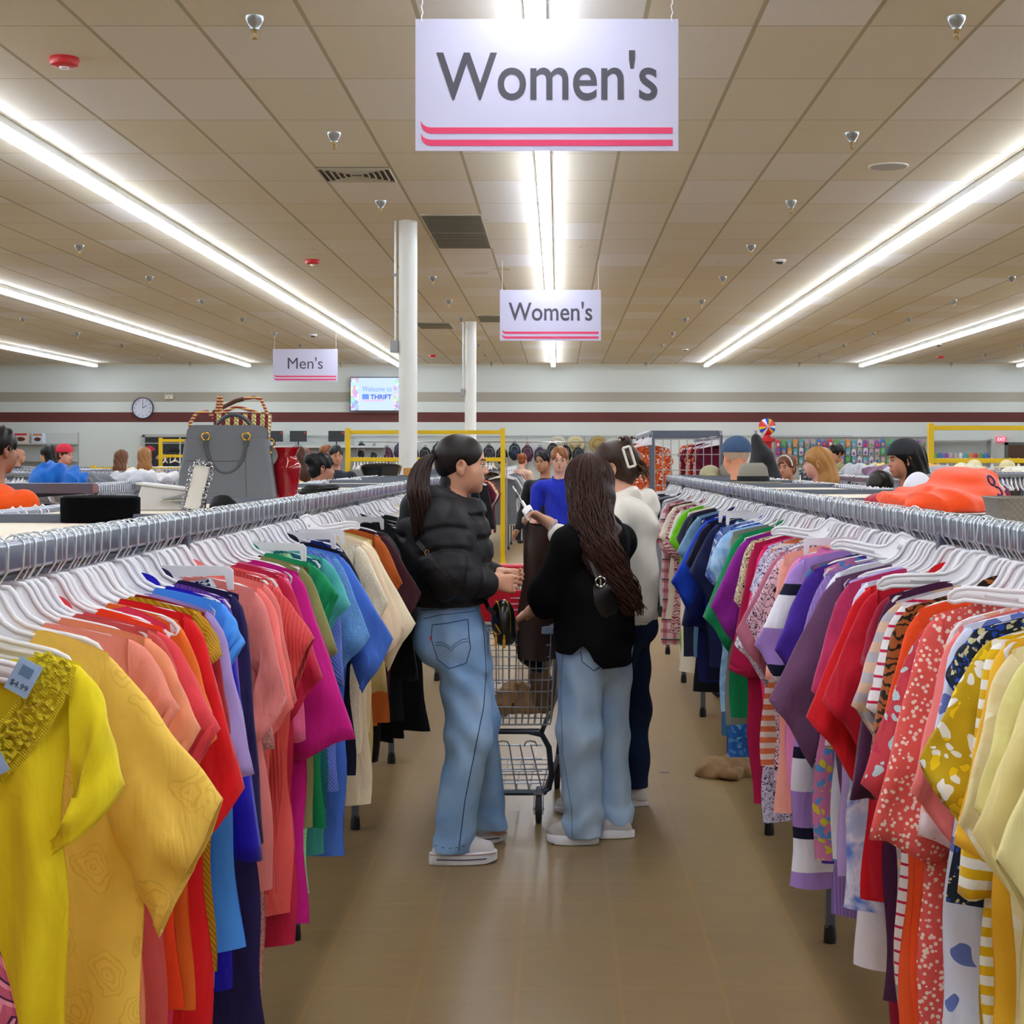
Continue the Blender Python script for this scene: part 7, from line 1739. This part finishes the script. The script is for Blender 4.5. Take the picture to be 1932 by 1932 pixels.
# black hooded coat held high, and the toy with the ball
S = SDF(.012); S.chain([(1.61, 12.9, 1.74), (1.66, 12.9, 1.6), (1.72, 12.9, 1.42)], [.03, .075, .1], .04); S.cap((1.60, 12.9, 1.76), (1.62, 12.9, 1.5), .02, .09, .04); S.post.append(fold(.01, 18, 20, 9))
me = S.mesh('jacket'); me.materials.append(mat('coat_black', '#17171a', .6)); o = bpy.data.objects.new('jacket', me); COL.objects.link(o); tag(o, 'black hooded coat hanging high behind the man in the blue cap', 'jacket')
MB().tube([(0, 0, -.02), (-.0, 0, -.25)], .012, 6).build('stand', CHR, tag(empty('coat_stand', (1.61, 12.95, 1.84)), 'thin coat hook stand rising out of the black hooded coat', 'stand')); 
t = empty('gumball_machine', (5.1, 38.8, 0), 0, 'tall red toy stand topped with a red yellow and blue beach ball', 'toy')
MB().lathe([(.2, 0), (.2, .04), (.04, .06), (.04, 1.5), (.11, 1.52), (.11, 2.0), (.2, 2.02), (.2, 2.1), (.1, 2.12), (.08, 2.18)], n=24).build('stand', mat('toy_red', '#c81e28', .4), t, smooth=True)
def ballm():
    m = bpy.data.materials.new('beach_ball'); m.use_nodes = True; nt = m.node_tree; L = nt.links.new; b = nt.nodes['Principled BSDF']; b.inputs['Roughness'].default_value = .2
    tc = nt.nodes.new('ShaderNodeTexCoord'); sep = nt.nodes.new('ShaderNodeSeparateXYZ'); L(tc.outputs['Object'], sep.inputs[0]); a = mathn(nt, 'ARCTAN2', sep.outputs[2], sep.outputs[0])
    f = mathn(nt, 'FRACT', mathn(nt, 'MULTIPLY', mathn(nt, 'ADD', a, 4.0), .478)); cr = nt.nodes.new('ShaderNodeValToRGB'); cr.color_ramp.interpolation = 'CONSTANT'; e = cr.color_ramp.elements
    e[0].color = lin('#e02030'); e[1].position = .4; e[1].color = lin('#f0c020'); q = e.new(.6); q.color = lin('#2048d0'); q = e.new(.8); q.color = lin('#e8f0f8'); L(f, cr.inputs[0]); L(cr.outputs[0], b.inputs['Base Color']); return m
o = MB().ell((0, 0, 0), (.21, .21, .21), 24, 14).build('ball', ballm(), t, smooth=True); o.location = (0, 0, 2.38)
# ---- back wall fixtures
SH = mat('shelf_grey', '#b4b8b6', .5, .2)
t = empty('wall_track', (-1.0, BW-.06, 2.18), 0, 'thin grey display rail running along the back wall', 'rail'); MB().b2((-5.8, -.01, -.012), (8.4, .02, .012)).build('rail', SH, t)
for k in range(10): MB().b2((-5.6+1.45*k, -.012, -1.0), (-5.57+1.45*k, .012, 0)).build('upright', SH, t)
t = empty('hanging_rod', (-2.1, BW-.35, 2.02), 0, 'chrome rod with backpacks along the back wall', 'rail'); MB().tube([(-2.9, 0, 0), (2.9, 0, 0)], .016, 8).build('rod', CHR, t, smooth=True)
bc = ['#15161c', '#23254a', '#1c2030', '#101216', '#3a2a50', '#1a2a3c', '#2c2c34', '#5a3a20', '#202830', '#14141a', '#4a2038']
bn = ['black', 'navy', 'dark blue', 'deep black', 'purple', 'petrol', 'charcoal', 'brown', 'slate', 'jet black', 'wine']
def backpack(x, z, c, label):
    t = empty('backpack', (x, BW-.35, z), 0, label, 'backpack'); S = SDF(.016); S.ell((0, 0, 0), (.15, .1, .22), .02); S.ell((0, -.06, -.06), (.11, .07, .11), .02); S.post.append(lambda V, X, Y, Z: V+.006*np.sin(X*40+Z*30))
    obj_of('bag_body', S.mesh('bag_body'), mat('nylon_'+c, c, .6), t); MB().tube([(-.03, 0, .2), (-.02, 0, .26), (.02, 0, .26), (.03, 0, .2)], .008, 5).build('loop', mat('nylon_'+c, c, .6), t)
    MB().tube([(-.1, -.1, .0), (-.06, -.1, .13), (.06, -.1, .13), (.1, -.1, .0)], .006, 5).build('zip', CHR, t)
for k in range(18):
    q = (k*5) % 11; backpack(-4.9+.318*k, 1.78-.05*(k % 3), bc[q], '%s backpack hanging %s on the back wall rod' % (bn[q], ('at the left part', 'in the middle', 'at the right part')[k//6]) if True else '')
# shelf with boxes at the far left
t = empty('wall_shelf', (-12.9, BW-.3, 0), 0, 'grey steel shelf unit with boxed goods at the far left', 'shelf')
for z in (1.98, 1.55, 1.1): MB().b2((-.85, -.2, z-.02), (.85, .25, z+.01)).build('shelf_board', SH, t)
for x in (-.85, .0, .85): MB().b2((x-.015, .22, 0), (x+.015, .25, 2.27)).build('upright', SH, t)
MB().b2((-.85, .24, 1.0), (.85, .25, 2.25)).build('back_panel', mat('panel_grey', '#c9ccc8', .6), t)
for x, w_, h_, c, c2, nm in ((-.66, .38, .27, '#d8c8c0', '#c03038', 'white box with red print and a dark pan picture'), (-.24, .28, .26, '#c8d0e0', '#c88040', 'blue white box with a round pie picture'), (-1.05+.0, .16, .33, '#c8b8a8', '#e08040', 'tall narrow box with an orange label')):
    b = empty('cardboard_box', (-12.9+x+.2, BW-.38, 1.99), 0, nm+' on the far left shelf', 'box'); MB().b2((-w_/2, -.1, 0), (w_/2, .1, h_)).build('carton', mat('box_'+c, c, .6), b); MB().b2((-w_*.4, -.103, h_*.72), (w_*.4, -.1, h_*.9)).build('title_band', mat('band_'+c2, c2, .6), b)
    MB().ell((0, -.1, h_*.38), (w_*.3, .004, h_*.2)).build('picture', mat('boxpic', '#5a3020', .6), b)
# screens on a counter
t = empty('wall_counter', (-6.2, BW-.35, 0), 0, 'long light counter along the back wall under the monitors', 'counter'); MB().b2((-1.5, -.3, 1.88), (1.9, .3, 1.93)).build('counter_top', mat('counter_white', '#d4d8d8', .5), t); MB().b2((-1.5, -.1, 0), (1.9, .3, 1.88)).build('counter_base', mat('counter_base', '#8a8e90', .6), t)
for x, w_, nm in ((-7.05, .4, 'leftmost of three dark monitors on the back counter'), (-6.47, .42, 'middle of three dark monitors on the back counter'), (-5.52, .4, 'rightmost of three dark monitors on the back counter')):
    m_ = empty('monitor', (x, BW-.4, 1.93), 0, nm, 'monitor'); MB().b2((-w_/2, -.02, .1), (w_/2, .02, .37)).build('screen', mat('screen_dark', '#34383c', .35), m_, bevel=.004); MB().box((0, 0, .05), (.03, .03, .1)).box((0, 0, .005), (.16, .12, .01)).build('stand', mat('screen_dark', '#34383c', .35), m_); MB().box((w_*.4, -.023, .32), (.04, .002, .06)).build('sticker', mat('sticker_red', '#c83838', .5), m_)
# toys on pegs at the right, clothes rail by the doors
PC = [('#d84050', 'red'), ('#4878c8', 'blue'), ('#c8a0b8', 'pink'), ('#d8d8dc', 'white'), ('#e0903c', 'orange'), ('#68a850', 'green'), ('#8858a8', 'purple'), ('#b8b0a0', 'beige'), ('#50a8b0', 'teal')]
t = empty('pegboard', (7.4, BW-.1, 0), 0, 'long pegboard of small packaged toys on the right back wall', 'pegboard'); MB().b2((-2.0, 0, 1.1), (1.9, .05, 2.15)).build('board', mat('peg_grey', '#b0b0ac', .7), t); MB().b2((-2, -.04, 2.14), (1.9, .05, 2.17)).build('top_rail', SH, t)
pk0 = {}
rr = random.Random(4)
for row in range(3):
    for k in range(26):
        c, nm = PC[(k*4+row*5+rr.randrange(2)) % 9]
        if c not in pk0:
            q = MB(); q.box((0, 0, 0), (.1, .05, .17)); q.box((0, 0, .1), (.04, .004, .04)); me = q.mesh('toy_package', False); me.materials.append(mat('pack_'+c, c, .4)); q2 = MB().ell((0, -.028, -.02), (.035, .02, .045), 8, 6).mesh('window'); q2.materials.append(mat('pack_in_'+c, PC[(PC.index((c, nm))+3) % 9][0], .4)); pk0[c] = (me, q2)
        o = bpy.data.objects.new('toy_package', pk0[c][0]); COL.objects.link(o); o.location = (5.5+.146*k, BW-.2, 1.98-.21*row+rr.uniform(-.02, .02)); obj_of('blister', pk0[c][1], None, o)
        tag(o, 'small %s toy package hanging on the pegboard' % nm, 'toy', '%s toy packages on the pegboard' % nm)
t = empty('mirror_unit', (10.0, BW-.25, 0), 0, 'open grey shelf unit with small goods right of the pegboard', 'shelf')
for z in (1.6, 2.05): MB().b2((-.8, -.15, z), (.8, .2, z+.02)).build('shelf_board', SH, t)
for x in (-.8, .8): MB().b2((x-.02, -.15, 0), (x+.02, .2, 2.1)).build('upright', SH, t)
for k in range(12): 
    c, nm = PC[(k*5) % 9]; cl = MB().lathe([(.05, 0), (.06, .06), (.04, .12), (.02, .13)], n=12).build('ornament', mat('orn_'+c, c, .4), None, smooth=True); cl.location = (9.3+.125*k, BW-.3, 1.62); tag(cl, 'little %s ornament on the open grey shelf' % nm, 'ornament', 'little %s ornaments on the grey shelf' % nm)
for k, (x, z, c, nm, cat) in enumerate(((-9.9, 1.8, '#b02840', 'red and white cap', 'hat'), (-9.3, 1.78, '#161618', 'black cap', 'hat'), (-8.75, 1.8, '#1a1a20', 'dark woollen hat', 'hat'), (-9.6, 1.6, '#c8a080', 'beige cap', 'hat'))):
    cap_like('cap', nm+' hanging in front of the dark doors', cat, (x, 38.5, z), .14, c, brim=False)
t = empty('hat_rail', (-9.2, 38.6, 0), 0, 'grey rail with hats in front of the dark doors', 'rail'); MB().tube([(-.9, 0, 0), (-.9, 0, 1.98), (.9, 0, 1.98), (.9, 0, 0)], .02, 6).build('tube_frame', SH, t)
hanger_mass()
